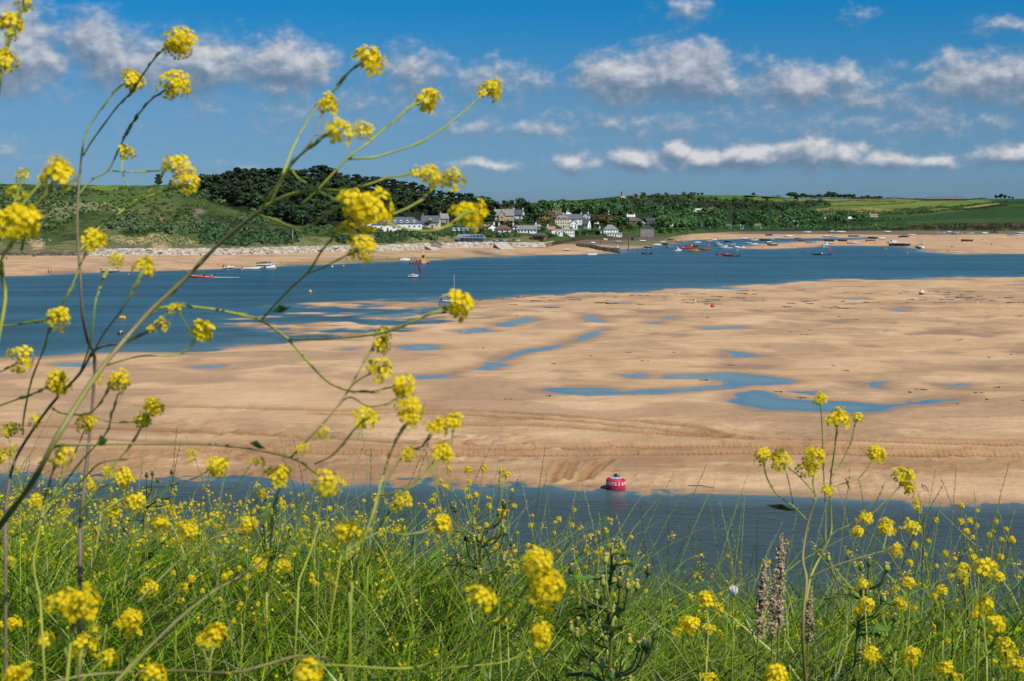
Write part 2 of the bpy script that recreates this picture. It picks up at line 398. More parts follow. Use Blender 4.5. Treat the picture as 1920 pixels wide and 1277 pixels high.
# churned ground and wheel tracks
dist_b = np.zeros(len(P)); X, Y = P[:, 0], P[:, 1]
near = (PYc > 755) & (sdm > -3)
churn = np.zeros(len(P))
churn[near] = np.interp(PYc[near], [760, 790, 840, 885, 915], [0, .35, .8, .9, .5])*np.interp(PXc[near], [-300, 100, 500, 900, 1200, 1920], [.5, .9, 1, .9, .55, .5])
cn = fbm(X/1.1, Y/1.6, 3, 31)
churn *= sstep(-.2, .35, fbm(X/6, Y/5, 3, 33)+.15)
hh = hh + churn*.42*cn
for pts, wd, dp in TRACK_LINES:
    dp *= 1.35; g = gpoly(pts); lo = g.min(0)-3; hi = g.max(0)+3
    m = (X > lo[0]) & (X < hi[0]) & (Y > lo[1]) & (Y < hi[1]) & (sdm > .5)
    if not m.any(): continue
    xs, ys = X[m], Y[m]; best = np.full(len(xs), 1e9); along = np.zeros(len(xs)); acc = 0
    for a, b in zip(g[:-1], g[1:]):
        ab = b-a; L = np.hypot(*ab); t = np.clip(((xs-a[0])*ab[0]+(ys-a[1])*ab[1])/(L*L), 0, 1)
        d = np.hypot(xs-a[0]-ab[0]*t, ys-a[1]-ab[1]*t); q = d < best
        best = np.where(q, d, best); along = np.where(q, acc+t*L, along); acc += L
    wob = .25*fbm(along/6, along*0+wd, 2, 40)
    prof = -dp*np.exp(-((best+wob)/wd)**4) + dp*.6*np.exp(-((np.abs(best+wob)-wd*1.5)/(wd*.5))**2)
    prof = prof + np.exp(-((best+wob)/wd)**4)*dp*.65*np.sin(along*2*math.pi/.5)
    hh[m] += prof; dist_b[m] = np.maximum(dist_b[m], np.exp(-((best+wob)/(wd*1.6))**2))
band = np.interp(PYc, [826, 845, 890, 905], [0, .75, .7, 0])*sstep(-.35, .25, fbm(X/9, Y/3.5, 3, 35)+.1)*(sdm > 0)
ii = np.maximum(np.maximum(churn*sstep(-.3, .4, cn)*.9, dist_b), band)
nr, nc = RY.shape
V = np.stack([X, Y, hh], 1)
wet = np.clip(np.clip(1-(hh)/.16, 0, 1)+.55*sstep(.05, -.3, n1+.4*n2)*(hh > 0), 0, 1)
weed = sstep(0, .25, fbm(X/40, Y/25, 3, 50))*np.where(sdf > 0, 1, 0)
mudz = sdf > 0
mud = np.where(mudz, np.interp(PXc, [1030, 1070, 1240, 1290], [0, 1, 1, 0])*sstep(464, 458, PYc+2.5*fbm(X/40, Y/90, 2, 13)), 0)
mud = np.where(mudz & (PYc < 441), np.interp(PXc, [1240, 1330, 1400, 2400], [.3, .3, .95, .95])*sstep(443.5, 440, PYc-fbm(X/80, Y/60, 2, 3)*1.5), mud)
green = np.where(mudz, np.exp(-(((PXc-700)/190)**2))*sstep(9, 2, PYc-np.interp(PXc, [400, 700, 900], [497, 484, 478]) > -99)*np.exp(-((PYc-np.interp(PXc, [400, 700, 900], [501, 489, 481]))/3.5)**2)*.9, 0)
green = np.maximum(green, np.where(mudz, 1.1*np.exp(-((PXc-1215)/60)**2)*np.exp(-((PYc-457.)/4.5)**2), 0))
green = np.maximum(green, np.where(mudz, .8*np.exp(-((PXc-1760)/160)**2)*np.exp(-((PYc-438)/1.0)**2), 0))
dark = np.where(mudz, np.exp(-((PXc-908)/38)**2)*np.exp(-((PYc-np.interp(PXc, [860, 950], [471, 481]))/3.2)**2), 0)

nt = NT('wet_sand'); at_ = lambda n: (lambda a: (setattr(a, 'attribute_name', n), a.outputs['Fac'])[1])(nt.n.new('ShaderNodeAttribute'))
pos = geopos(nt)
c = ramp(nt, noise_tex(nt, pos, .05, 5, .6), [(.3, lin(190, 152, 112)), (.5, lin(205, 167, 125)), (.72, lin(217, 182, 142))])
mpb = nt.n.new('ShaderNodeMapping'); mpb.inputs['Scale'].default_value = (.4, 1.2, 1); mpb.inputs['Rotation'].default_value = (0, 0, .25); nt.link(pos, mpb.inputs[0])
c = mix_rgb(nt, 1.0, c, ramp(nt, noise_tex(nt, mpb.outputs[0], .16, 5, .62, 1.2), [(.30, (.78, .75, .70)), (.5, (.99, .98, .96)), (.7, (1.08, 1.06, 1.03))]), 'MULTIPLY')
c = mix_rgb(nt, 1.0, c, ramp(nt, noise_tex(nt, mpb.outputs[0], 1.1, 4, .7, .6), [(.32, (.94, .92, .90)), (.55, (1, 1, 1))]), 'MULTIPLY')
c = mix_rgb(nt, mathn(nt, 'MULTIPLY', at_('wet'), .75), c, lin(150, 116, 82))
c = mix_rgb(nt, mathn(nt, 'MULTIPLY', at_('churn'), .85), c, lin(146, 104, 64))
c = mix_rgb(nt, mathn(nt, 'MULTIPLY', at_('mud'), .9), c, lin(88, 78, 64))
c = mix_rgb(nt, mathn(nt, 'MULTIPLY', at_('weed'), .85), c, lin(105, 112, 52))
c = mix_rgb(nt, mathn(nt, 'MULTIPLY', at_('dark'), .8), c, lin(96, 86, 74))
fine = noise_tex(nt, pos, 3.2, 3, .6)
c = mix_rgb(nt, mathn(nt, 'MULTIPLY', fine, .22), c, lin(130, 104, 76))
nt.link(c, nt.bsdf.inputs['Base Color'])
nt.link(mathn(nt, 'MULTIPLY_ADD', at_('wet'), -.35, .85), nt.bsdf.inputs['Roughness'])
nt.bsdf.inputs['Specular IOR Level'].default_value = .3
mp = nt.n.new('ShaderNodeMapping'); mp.inputs['Scale'].default_value = (.8, 1.4, 1); mp.inputs['Rotation'].default_value = (0, 0, .35); nt.link(pos, mp.inputs[0])
rip = noise_tex(nt, mp.outputs[0], 1.6, 4, .6, .8)
bump(nt, mathn(nt, 'ADD', rip, mathn(nt, 'MULTIPLY', noise_tex(nt, pos, .45, 4, .6), 2.2)), 1.0, .13)
sand = obj('sand', np_mesh('sand', V, grid_faces(nr, nc), nt.m, True, attrs={'wet': wet, 'churn': ii, 'mud': mud, 'weed': green, 'dark': dark}))
tag(sand, 'rippled tan tidal sand with pools and wheel tracks', 'sand', kind='structure')

# water sheet at tide level
r2 = np.arange(0, nr, 2); c2 = np.arange(0, nc, 2)
idx = (r2[:, None]*nc+c2[None]).ravel()
dep = np.clip(-hh[idx], 0, 3)
calm = np.clip(sstep(-6, 1, pool[idx]), 0, 1); calm = np.maximum(calm, ((sdm[idx] > 6) & (rag[idx] < .12))*1.0)
wV = np.stack([X[idx], Y[idx], np.zeros(len(idx))], 1)
nt = NT('estuary_water')
def att(n):
    a = nt.n.new('ShaderNodeAttribute'); a.attribute_name = n; return a.outputs['Fac']
pos = geopos(nt)
depth = att('depth'); cal = att('calm')
body = ramp(nt, depth, [(0, lin(158, 134, 102)), (.05, lin(86, 104, 102)), (.28, lin(50, 76, 74)), (1, lin(36, 62, 62))])
mp = nt.n.new('ShaderNodeMapping'); mp.inputs['Scale'].default_value = (.16, 1.0, 1); mp.inputs['Rotation'].default_value = (0, 0, .12); nt.link(pos, mp.inputs[0])
streak = noise_tex(nt, mp.outputs[0], .055, 6, .68, .4)
body = mix_rgb(nt, mathn(nt, 'MULTIPLY', ramp(nt, streak, [(.42, (0,0,0)), (.62, (1,1,1))]), .6), body, lin(58, 106, 118))
body = mix_rgb(nt, mathn(nt, 'MULTIPLY', mathn(nt, 'MULTIPLY', att('turb'), .85), mathn(nt, 'MULTIPLY', depth, 4.5, clamp=True)), body, lin(62, 66, 48))
body = mix_rgb(nt, mathn(nt, 'MULTIPLY', mathn(nt, 'MULTIPLY', cal, .85), mathn(nt, 'MULTIPLY', depth, 9., clamp=True)), body, lin(122, 134, 114))
nt.link(body, nt.bsdf.inputs['Base Color'])
nt.bsdf.inputs['IOR'].default_value = 1.33
nt.link(mathn(nt, 'ADD', mathn(nt, 'MULTIPLY_ADD', cal, -.2, .22), mathn(nt, 'MULTIPLY', streak, .12)), nt.bsdf.inputs['Roughness'])
mp2 = nt.n.new('ShaderNodeMapping'); mp2.inputs['Scale'].default_value = (.6, 1.25, 1); mp2.inputs['Rotation'].default_value = (0, 0, .2); nt.link(pos, mp2.inputs[0])
wav = mathn(nt, 'ADD', noise_tex(nt, mp2.outputs[0], .9, 3, .6), mathn(nt, 'MULTIPLY', noise_tex(nt, mp2.outputs[0], .12, 3, .5), 3.))
bp = bump(nt, wav, .8, .32)
nt.link(mathn(nt, 'SUBTRACT', mathn(nt, 'MULTIPLY_ADD', cal, -.95, 1.0), mathn(nt, 'MULTIPLY', att('turb'), .5), clamp=True), bp.inputs['Strength'])
water = obj('water', np_mesh('water', wV, grid_faces(len(r2), len(c2)), nt.m, True, attrs={'depth': dep, 'calm': calm, 'turb': sstep(170, 125, Y[idx])}))
tag(water, 'blue green estuary water with wind ripples', 'water', kind='structure')

# ============================================================ hills beyond the estuary
XK = np.array([-500, 0, 150, 300, 480, 600, 730, 860, 960, 1022, 1100, 1160, 1240, 1300, 1400, 1500, 1640, 1760, 1920, 2500], float)
YF = np.array([481, 480, 480, 480, 478, 474, 471, 465, 464, 463, 449.5, 448, 447.5, 438.5, 434.5, 433.5, 433, 433, 433, 432], float)
def DZ(py, z): return (z-H)/elev(py)
D1 = DZ(YF, .9)
def lay(D, y=None, z=None):
    D = np.asarray(D, float)*np.ones(len(XK))
    return D, (np.asarray(z, float)*np.ones(len(XK)) if z is not None else H+elev(np.asarray(y, float))*D)
#             x:   -500   0  150  300  480  600  730  860  960 1022 1100 1160 1240 1300 1400 1500 1640 1760 1920 2500
LAY = []
LAY.append((D1-60, -1.5*np.ones(len(XK))))
LAY.append((D1, .9*np.ones(len(XK))))
LAY.append(lay(D1+np.array([8]*9+[8, 8, 12, 15, 30, 40, 40, 40, 25, 25, 25]), z=[3.6,3.6,3.6,3.6,3.6,3.6,3.6,3.6,3.6,3.2,2.8,2.8,2.5,2.4,2.4,2.4,5,11,11.5,11]))
LAY.append(lay(D1+np.array([22]*9+[25, 40, 40, 50, 70, 90, 90, 70, 60, 60, 60]), z=[5.5,5.2,4,4,4,4,4.2,4.2,4,3.8,3.6,3.6,3.2,3.2,3.4,3.4,8,13,14,14]))
LAY.append(lay(D1+np.array([60,60,60,60,60,60,60,60,60,60,80,80,120,160,200,220,200,200,200,200]), y=[444,446,447,447,440,436,437,440,440,440,439,438,437,427,425,424,420,417,416,414]))
LAY.append(lay(D1+np.array([140,140,140,140,140,130,130,130,130,130,190,220,320,350,420,420,420,420,420,420]), y=[395,398,390,392,405,412,424,428,425,424,424,422,418,412,410,409,408,408,408,405]))
LAY.append(lay(D1+np.array([240,240,240,240,240,240,240,250,270,270,380,450,560,600,700,700,650,650,650,650]), y=[348,349,350,354,360,368,384,402,408,408,406,406,402,398,396,397,399,398,398,394]))
LAY.append(lay(D1+np.array([330,330,330,330,330,330,330,360,420,500,700,800,900,900,950,950,900,900,900,900]), y=[352,349,349,350,342,342,356,378,394,395,392,390,388,384,385,388,390,390,388,385]))
LAY.append(lay(D1+np.array([500,500,500,500,500,500,500,560,800,1100,1200,1200,1250,1250,1250,1250,1200,1200,1150,1150]), y=[365,365,360,358,352,352,368,386,391,388,383,380,378,375,376,378,382,381,380,378]))
LAY.append(lay([1700,1700,1700,1700,1700,1700,1700,1900,2400,2700,2900,3000,3100,3100,3100,3200,3300,3300,3300,3300], y=[385,385,385,385,385,385,385,388,383,380.5,374.5,368.5,367.5,365.5,366.5,372,371.5,373,373.5,374]))
LAY.append(lay([6000]*20, z=[10]*20))
LD = np.array([a for a, b in LAY]); LZ = np.array([b for a, b in LAY])   # layers x knots
def layers_at(px):
    px = np.atleast_1d(np.asarray(px, float))
    D = np.array([np.interp(px, XK, LD[i]) for i in range(len(LD))]); Z = np.array([np.interp(px, XK, LZ[i]) for i in range(len(LZ))])
    return D, Z
def px_of(x, y): return CX + F*np.asarray(x)/np.asarray(y)/1.0038
def land_z(x, y):
    x = np.atleast_1d(np.asarray(x, float)); y = np.atleast_1d(np.asarray(y, float))
    px = px_of(x, y); D, Z = layers_at(px)
    # centripetal-ish smooth interpolation along distance
    z = np.zeros(len(x)); k = np.clip((D <= y[None]).sum(0)-1, 0, len(LD)-2); j = np.arange(len(x))
    d0, d1, z0, z1 = D[k, j], D[k+1, j], Z[k, j], Z[k+1, j]
    km = np.maximum(k-1, 0); kp = np.minimum(k+2, len(LD)-1)
    m0 = (z1-Z[km, j])/np.maximum(d1-D[km, j], 1); m1 = (Z[kp, j]-z0)/np.maximum(D[kp, j]-d0, 1)
    m0 = np.where(k < 3, (z1-z0)/(d1-d0), m0); m1 = np.where(k < 3, (z1-z0)/(d1-d0), m1)
    t = np.clip((y-d0)/(d1-d0), 0, 1); h = d1-d0
    z = (2*t**3-3*t**2+1)*z0+(t**3-2*t**2+t)*h*m0+(-2*t**3+3*t**2)*z1+(t**3-t**2)*h*m1
    inl = sstep(10, 90, y-D[2, :])
    z = z + inl*(fbm(x/70, y/70, 3, 60)*np.interp(y, [700, 1200, 2500, 4000], [3.0, 3, 3, 2])*np.interp(px, [350, 600], [1, .5]) + fbm(x/14, y/14, 3, 66)*np.interp(px, [380, 480, 900], [1.3, .7, .2]))
    return z
_zc = {}
def hit(px, py, dmin=0, dmax=1e9):
    """first point where the sight line meets the land"""
    D, Z = layers_at([px]); y = np.arange(max(D[1, 0]-5, dmin), max(min(5200, dmax), max(D[1, 0]-5, dmin)+300), 4.0)
    d = ray(px, py); x = d.x/d.y*y; z = H+d.z/d.y*y
    g = land_z(x, y); k = np.nonzero(z <= g)[0]
    if len(k) == 0: k = [int(np.argmin(z-g))]
    i = k[0]; return Vector((x[i], y[i], float(g[i])))
# dense polar mesh
hx = np.arange(-480, 2500, 4.0); S = (hx-CX)/F/1.0
tt = np.concatenate([np.linspace(0, 1, 6)[:-1], 1+np.linspace(0, 1, 5)[:-1], 2+np.linspace(0, 1, 5)[:-1], 3+np.linspace(0, 1, 12)[:-1], 4+np.linspace(0, 1, 22)[:-1], 5+np.linspace(0, 1, 26)[:-1], 6+np.linspace(0, 1, 24)[:-1], 7+np.linspace(0, 1, 22)[:-1], 8+np.linspace(0, 1, 40)[:-1], 9+np.linspace(0, 1, 8)])
DD, _ = layers_at(CX+S*F/1.0038)
HY = np.array([np.interp(tt, np.arange(len(LD)), DD[:, i]) for i in range(len(hx))]).T
HX = HY*S[None]
HZ = land_z(HX.ravel(), HY.ravel())
x_, y_ = HX.ravel(), HY.ravel()
# image-side coordinates of every land point (used only to look up which field or dark-painted wood floor it belongs to)
ppx, ppy = project((x_, y_, HZ))
T = np.repeat(tt[:, None], len(hx), 1).ravel()
def L3(r, g, b): return np.array(lin(r, g, b)[:3])
Cc = np.zeros((len(x_), 3))
nA = fbm(x_/45, y_/45, 4, 70); nB = fbm(x_/12, y_/12, 4, 74); nC = fbm(x_/160, y_/160, 3, 78)
grassA = L3(70, 88, 42); grassB = L3(98, 106, 60); scrubc = L3(44, 60, 34); dunec = L3(150, 138, 98); sandc = L3(190, 160, 118)
m = sstep(-.15, .3, nA)[:, None]
Cc[:] = grassA*(1-m)+scrubc*m
m = (sstep(.12, .4, nB+nC*.3)*.5)[:, None]; Cc[:] = Cc*(1-m)+grassB*m
lowd = (sstep(3.9, 3.2, T+nB*1.0)*(ppx < 1010))[:, None]
Cc = Cc*(1-lowd*.8)+lowd*.8*(dunec*.6+L3(84, 96, 52)*.4)
def blob_px(cx, cy, rx, ry, col, w=1., n=.5):
    global Cc
    f = (sstep(1.1, .6, np.hypot((ppx-cx)/rx, (ppy-cy)/ry)+n*nB)*w)[:, None]; Cc = Cc*(1-f)+np.asarray(col)*f
blob_px(245, 375, 110, 34, L3(88, 108, 52), .9, .5)            # smooth grass hillside
blob_px(290, 395, 60, 26, L3(104, 104, 62), .6, .6)
blob_px(195, 352, 40, 6, L3(120, 138, 52), .8)
blob_px(140, 388, 52, 9, L3(150, 152, 112), .7, 1.4)           # pale marram
blob_px(110, 405, 36, 9, L3(140, 144, 104), .6, 1.6)
blob_px(190, 432, 42, 8, L3(140, 140, 96), .5, 1.6)
blob_px(265, 452, 34, 6, sandc, .95, .8); blob_px(300, 458, 22, 9, sandc, .9, .8); blob_px(288, 446, 12, 7, sandc, .9, .8)
blob_px(70, 458, 17, 9, sandc*1.0, 1, .4); blob_px(225, 447, 15, 4, sandc, .7, .8)
blob_px(370, 398, 14, 8, L3(150, 130, 118), .7, 1.2); blob_px(300, 410, 8, 9, L3(150, 128, 90), .7, .6); blob_px(345, 408, 16, 5, L3(140, 122, 96), .6, 1)
blob_px(800, 448, 60, 12, L3(140, 122, 78), .8, .9); blob_px(330, 450, 40, 10, L3(128, 120, 72), .6, 1)
# promenade strip
pr = ((T > 2.15) & (T < 3.0) & (ppx > 165) & (ppx < 1040))[:, None]*.9; Cc = Cc*(1-pr)+pr*L3(186, 168, 140)
rev = ((T <= 2.15) & (ppx < 1240))[:, None]; Cc = np.where(rev, np.where((ppx > 1035)[:, None], L3(72, 66, 50), L3(128, 112, 92))*(1+.3*nB[:, None]), Cc)
far = ppx > 1200
gr2 = np.array(L3(66, 104, 46)); f = (far & (T > 4))[:, None]*.55; Cc = Cc*(1-f)+gr2*f*.8
FIELDS_AND_WOOD_SHADE = [([(380,352),(640,338),(760,366),(940,404),(940,416),(800,418),(690,428),(560,428),(480,405),(390,378)],(40,50,28)),([(1040,392),(1180,386),(1260,380),(1420,376),(1540,384),(1450,402),(1640,408),(1640,424),(1400,428),(1240,432),(1120,428),(1040,404)],(50,66,34)),([(1290,385),(1300,370),(1320,364),(1440,362),(1475,371),(1400,376),(1330,377)],(82,124,50)),  # leading entries paint tree-gap shade into the ground under the woods
 ([(1405,378),(1480,372),(1600,372),(1680,372),(1735,377),(1560,381),(1500,379)],(128,142,74)),
 ([(1410,400),(1540,391),(1700,384),(1760,389),(1640,399),(1560,404),(1450,407)],(170,154,92)),
 ([(1540,379),(1655,371.5),(1730,375),(1700,378),(1550,387)],(140,138,82)),
 ([(1545,384),(1700,377),(1850,374),(1862,378),(1810,386),(1690,393),(1560,394)],(122,142,66)),
 ([(1650,384),(1700,379),(1780,378),(1740,386),(1650,389)],(140,152,76)),
 ([(1545,395),(1630,388),(1660,392),(1600,399),(1545,402)],(168,156,92)),
 ([(1680,396),(1790,389),(1810,394),(1700,403)],(132,146,70)),
 ([(1800,386),(1840,381),(1885,378),(1868,383),(1815,391)],(166,160,96)),
 ([(1625,414),(1700,408),(1790,398),(1870,388),(2400,380),(2400,424),(1700,424),(1630,422)],(62,90,44)),
 ([(1700,415),(1800,411),(1920,408),(2400,408),(2400,421),(1700,421)],(76,104,48)),
 ([(1860,372),(1920,373),(2400,375),(2400,382),(1880,384)],(64,94,46)),
 ([(1040,382),(1160,370),(1240,370),(1180,374),(1080,381),(1040,384)],(74,112,56)),
 ([(1250,404),(1300,395),(1340,398),(1280,402)],(74,122,52)),([(1070,386),(1110,382),(1120,385),(1080,387)],(78,118,58))]
Pp = np.stack([ppx, ppy], 1)
for fi_, (pl, c3) in enumerate(FIELDS_AND_WOOD_SHADE):
    s_ = signed(Pp[:, :], np.array(pl, float)) ; f = (sstep(-.3, .3, s_)*(T > 2.4))[:, None]
    Cc = Cc*(1-f)+L3(*c3)*(1 if fi_ < 2 else .78)*(.9+.12*nA[:, None]+.07*np.sin(x_*.09+y_*.02)[:, None])*f*1.0
cl = ((ppx > 1600) & (T > 1) & (T < 2.3)); ck = sstep(-.15, .25, nB)[:, None]
ck = ck*.5; Cc = np.where(cl[:, None], L3(44, 42, 32)*(1-ck)+L3(104, 84, 60)*ck, Cc)
nt = NT('hillside'); a = nt.n.new('ShaderNodeAttribute'); a.attribute_name = 'col'
pos = geopos(nt); f1 = noise_tex(nt, pos, .22, 6, .7); f2 = noise_tex(nt, pos, .9, 3, .6)
c = mix_rgb(nt, 1.0, a.outputs['Color'], ramp(nt, f1, [(.30, (.42, .46, .40)), (.5, (.92, .92, .92)), (.70, (1.45, 1.38, 1.2))]), 'MULTIPLY')
nt.link(c, nt.bsdf.inputs['Base Color']); nt.bsdf.inputs['Roughness'].default_value = .9; nt.bsdf.inputs['Specular IOR Level'].default_value = .1
bump(nt, mathn(nt, 'ADD', f1, f2), .8, 1.2)
hills = obj('hills', np_mesh('hills', np.stack([x_, y_, HZ], 1), grid_faces(*HX.shape), nt.m, True, cols=np.clip(Cc, 0, 1)))
tag(hills, 'green hills, dunes and farm fields beyond the estuary', 'hills', kind='structure')
# far plain so that the land reaches the horizon
gm = NT('far_ground'); gm.bsdf.inputs['Base Color'].default_value = lin(80, 100, 60); gm.bsdf.inputs['Roughness'].default_value = .95
V = [(-14000, 5200, 5), (14000, 5200, 5), (14000, 26000, 5), (-14000, 26000, 5)]
g = MB().add(V, [(0, 1, 2, 3)]).build('terrain', gm.m); tag(g, 'far level countryside behind the hills', 'ground', kind='structure')
# ============================================================ foliage
def leaf_mat(name, dark, light, trans=.12, scale=.8, rough=.6):
    nt = NT(name); oi = nt.n.new('ShaderNodeObjectInfo'); co = geopos(nt)
    f = noise_tex(nt, co, scale, 3, .7)
    c = ramp(nt, f, [(.35, dark), (.65, light)])
    hsv = nt.n.new('ShaderNodeHueSaturation'); nt.link(c, hsv.inputs['Color'])
    nt.link(mathn(nt, 'MULTIPLY_ADD', oi.outputs['Random'], .06, .465), hsv.inputs['Hue'])
    nt.link(mathn(nt, 'MULTIPLY_ADD', oi.outputs['Random'], .8, .65), hsv.inputs['Value'])
    nt.link(hsv.outputs[0], nt.bsdf.inputs['Base Color']); nt.bsdf.inputs['Roughness'].default_value = rough
    nt.bsdf.inputs['Specular IOR Level'].default_value = .25
    tr = nt.n.new('ShaderNodeBsdfTranslucent'); nt.link(hsv.outputs[0], tr.inputs[0])
    mx_ = nt.n.new('ShaderNodeMixShader'); mx_.inputs[0].default_value = trans
    nt.link(nt.bsdf.outputs[0], mx_.inputs[1]); nt.link(tr.outputs[0], mx_.inputs[2]); nt.link(mx_.outputs[0], nt.out.inputs[0])
    return nt.m
LM = {'pine': leaf_mat('pine_foliage', lin(34, 52, 32), lin(62, 78, 46), .05),
      'dark': leaf_mat('dark_foliage', lin(38, 60, 34), lin(74, 96, 50), .1),
      'green': leaf_mat('green_foliage', lin(56, 86, 40), lin(92, 122, 56), .15),
      'brown': leaf_mat('olive_brown_foliage', lin(86, 80, 48), lin(124, 112, 66), .15),
      'scrub': leaf_mat('scrub_foliage', lin(58, 78, 48), lin(94, 110, 66), .1),
      'scrubg': leaf_mat('bracken_foliage', lin(50, 72, 34), lin(80, 104, 46), .1),
      'marram': leaf_mat('dune_grass', lin(118, 122, 78), lin(160, 158, 112), .1)}
BARK = simple('bark', lin(88, 74, 60), .9, .3, 2)
def quads_at(C, N, S, rng, asp=.7):
    """leaf-clump quads: centres C, normals N, sizes S"""
    n = len(C); r = rng.normal(size=(n, 3)); t = np.cross(N, r); t /= np.linalg.norm(t, axis=1)[:, None]+1e-9
    b = np.cross(N, t); t = t*S[:, None]; b = b*S[:, None]*asp
    k = rng.uniform(-.35, .35, (n, 1))*N*S[:, None]
    V = np.stack([C-t-b, C+t-b*.6+k, C+t*.7+b, C-t*.8+b*.8-k], 1).reshape(-1, 3)
    return V, np.arange(4*n).reshape(n, 4)
def crown_pts(rng, n, lobes):
    """lobes: (x,y,z,r,rz) -> points on / in their shells"""
    L = np.array(lobes, float); wgt = L[:, 3]**2; wgt /= wgt.sum()
    k = rng.choice(len(L), n, p=wgt); d = rng.normal(size=(n, 3)); d[:, 2] += .25; d /= np.linalg.norm(d, axis=1)[:, None]
    rr = rng.uniform(.62, 1.05, n)[:, None]
    C = L[k, :3] + d*rr*np.stack([L[k, 3], L[k, 3], L[k, 4]], 1)
    N = d + rng.normal(size=(n, 3))*.45; N /= np.linalg.norm(N, axis=1)[:, None]
    return C, N
def tree_lobes(kind, rng, h=10.):
    Ls = []
    if kind == 'pine':       # spreading, flat layered crown
        for i in range(24):
            z = h*rng.uniform(.2, .9); r = (1.05-(z/h-.45)**2*1.8)*h*.28; a = rng.uniform(0, 6.28); q = r*rng.uniform(.2, 1)
            Ls.append((q*math.cos(a), q*math.sin(a), z, h*rng.uniform(.12, .2), h*rng.uniform(.07, .13)))
        Ls.append((rng.uniform(-1, 1)*.4, 0, h*.93, h*.11, h*.06))
    elif kind == 'bush':
        for i in range(9):
            a = rng.uniform(0, 6.28); q = rng.uniform(0, h*.42)
            Ls.append((q*math.cos(a), q*math.sin(a), h*rng.uniform(.15, .75)*(1-q/h*.6), h*rng.uniform(.2, .32), h*rng.uniform(.18, .28)))
    else:
        for i in range(13):
            a = rng.uniform(0, 6.28); z = h*rng.uniform(.3, .86); q = h*.3*math.sqrt(max(0, 1-((z/h-.55)/.42)**2))*rng.uniform(.35, 1)
            Ls.append((q*math.cos(a), q*math.sin(a), z, h*rng.uniform(.13, .2), h*rng.uniform(.1, .17)))
    return Ls
PROTO = {}
def tree_meshes(kind, mat, seed, n=650, leaf=.42):
    rng = np.random.default_rng(seed); Ls = tree_lobes('bush' if kind == 'bush' else 'pine' if kind == 'pine' else 'round', rng)
    C, N = crown_pts(rng, n, Ls); V, Q = quads_at(C, N, rng.uniform(.55, 1.25, n)*leaf, rng)
    cm = np_mesh('crown', V, Q, LM[mat])
    b = MB(); top = 8.2 if kind != 'bush' else 4
    b.tube([(0, 0, -1), (.1, .05, 2), (-.1, .1, 5), (.05, 0, top)], [.38, .3, .2, .06], 6)
    for l in Ls[:7]:
        z0 = max(.8, l[2]*.5); b.tube([(0, 0, z0), (l[0]*.5, l[1]*.5, (z0+l[2])/2+.2), (l[0], l[1], l[2])], [.16, .1, .04], 4)
    return cm, b.mesh('trunk', BARK), (C, N)
KINDS = {'pine': [tree_meshes('pine', 'pine', 10+i, 1150, .5) for i in range(4)],
         'dark': [tree_meshes('round', 'dark', 20+i, 850, .55) for i in range(3)],
         'green': [tree_meshes('round', 'green', 30+i, 800, .56) for i in range(3)],
         'brown': [tree_meshes('round', 'brown', 40+i, 850, .5) for i in range(2)],
         'bush': [tree_meshes('bush', 'dark', 50+i, 500, .62) for i in range(3)],
         'greenbush': [tree_meshes('bush', 'green', 60+i, 500, .62) for i in range(2)]}
TREE_ID = {'pine': ('pine_tree', 'tree'), 'dark': ('evergreen_tree', 'tree'), 'green': ('broadleaf_tree', 'tree'), 'brown': ('broadleaf_tree', 'tree'), 'bush': ('bush', 'bush'), 'greenbush': ('bush', 'bush')}
def plant(kind, P, h, label, group=None, sxy=1.):
    cm, tm, _ = random.choice(KINDS[kind]); nm, cat = TREE_ID[kind]
    root = thing(nm, label, cat, (P[0], P[1], P[2]-.25), random.uniform(0, 6.28), group)
    s = h/10; root.scale = (s*sxy*random.uniform(.9, 1.15), s*sxy*random.uniform(.9, 1.15), s)
    obj('crown', cm, root); obj('trunk', tm, root)
    return root
def inpoly(x, y, pl):
    c = False; j = len(pl)-1
    for i in range(len(pl)):
        if (pl[i][1] > y) != (pl[j][1] > y) and x < (pl[j][0]-pl[i][0])*(y-pl[i][1])/(pl[j][1]-pl[i][1])+pl[i][0]: c = not c
        j = i
    return c
def fill(pl, n, kind, hr, label, group, mind=6, dmin=0, dmax=1e9):
    xs = [p[0] for p in pl]; ys = [p[1] for p in pl]; got = []; tries = 0
    while len(got) < n and tries < n*40:
        tries += 1; x = random.uniform(min(xs), max(xs)); y = random.uniform(min(ys), max(ys))
        if not inpoly(x, y, pl): continue
        P = hit(x, y, dmin, dmax)
        if any((P-q).length < mind for q in got): continue
        got.append(P); k = random.choice(kind) if isinstance(kind, (list, tuple)) else kind
        plant(k, P, random.uniform(*hr), label, group, 1.15)
    return got
# --- the dark wood on the hill
G = 'pines of the dark wood on the hill'
sky_pts = [(388,352,9),(402,352,11),(418,350,11),(432,349,13),(447,346,15),(462,344,14),(478,344,14),(493,343,13),(508,344,14),(524,343,14),(540,342,13),(556,342,12),(572,342,13),(588,341,15),(603,340,17),(618,341,15),(633,341,12),(650,343,11),(668,345,12),(685,347,11),(702,349,12),(720,352,12),(738,357,12),(756,360,12),(775,365,13),(792,368,12),(808,372,12),(826,377,11),(845,380,12),(862,383,12),(880,385,13),(897,389,12),(915,392,13),(930,395,9)]
for x, y, h in sky_pts:
    P = hit(x, y, 0, 1500); plant('pine', P, h*.85, 'dark pine on the skyline of the wood above the dunes', 'skyline pines of the wood', 1.5)
fill([(385,358),(480,350),(640,350),(760,372),(900,398),(935,404),(900,412),(800,408),(640,420),(560,424),(520,412),(440,385),(390,375)], 175, ['pine', 'pine', 'dark'], (9, 13), 'dark evergreen tree inside the wood on the hill', G, 5)
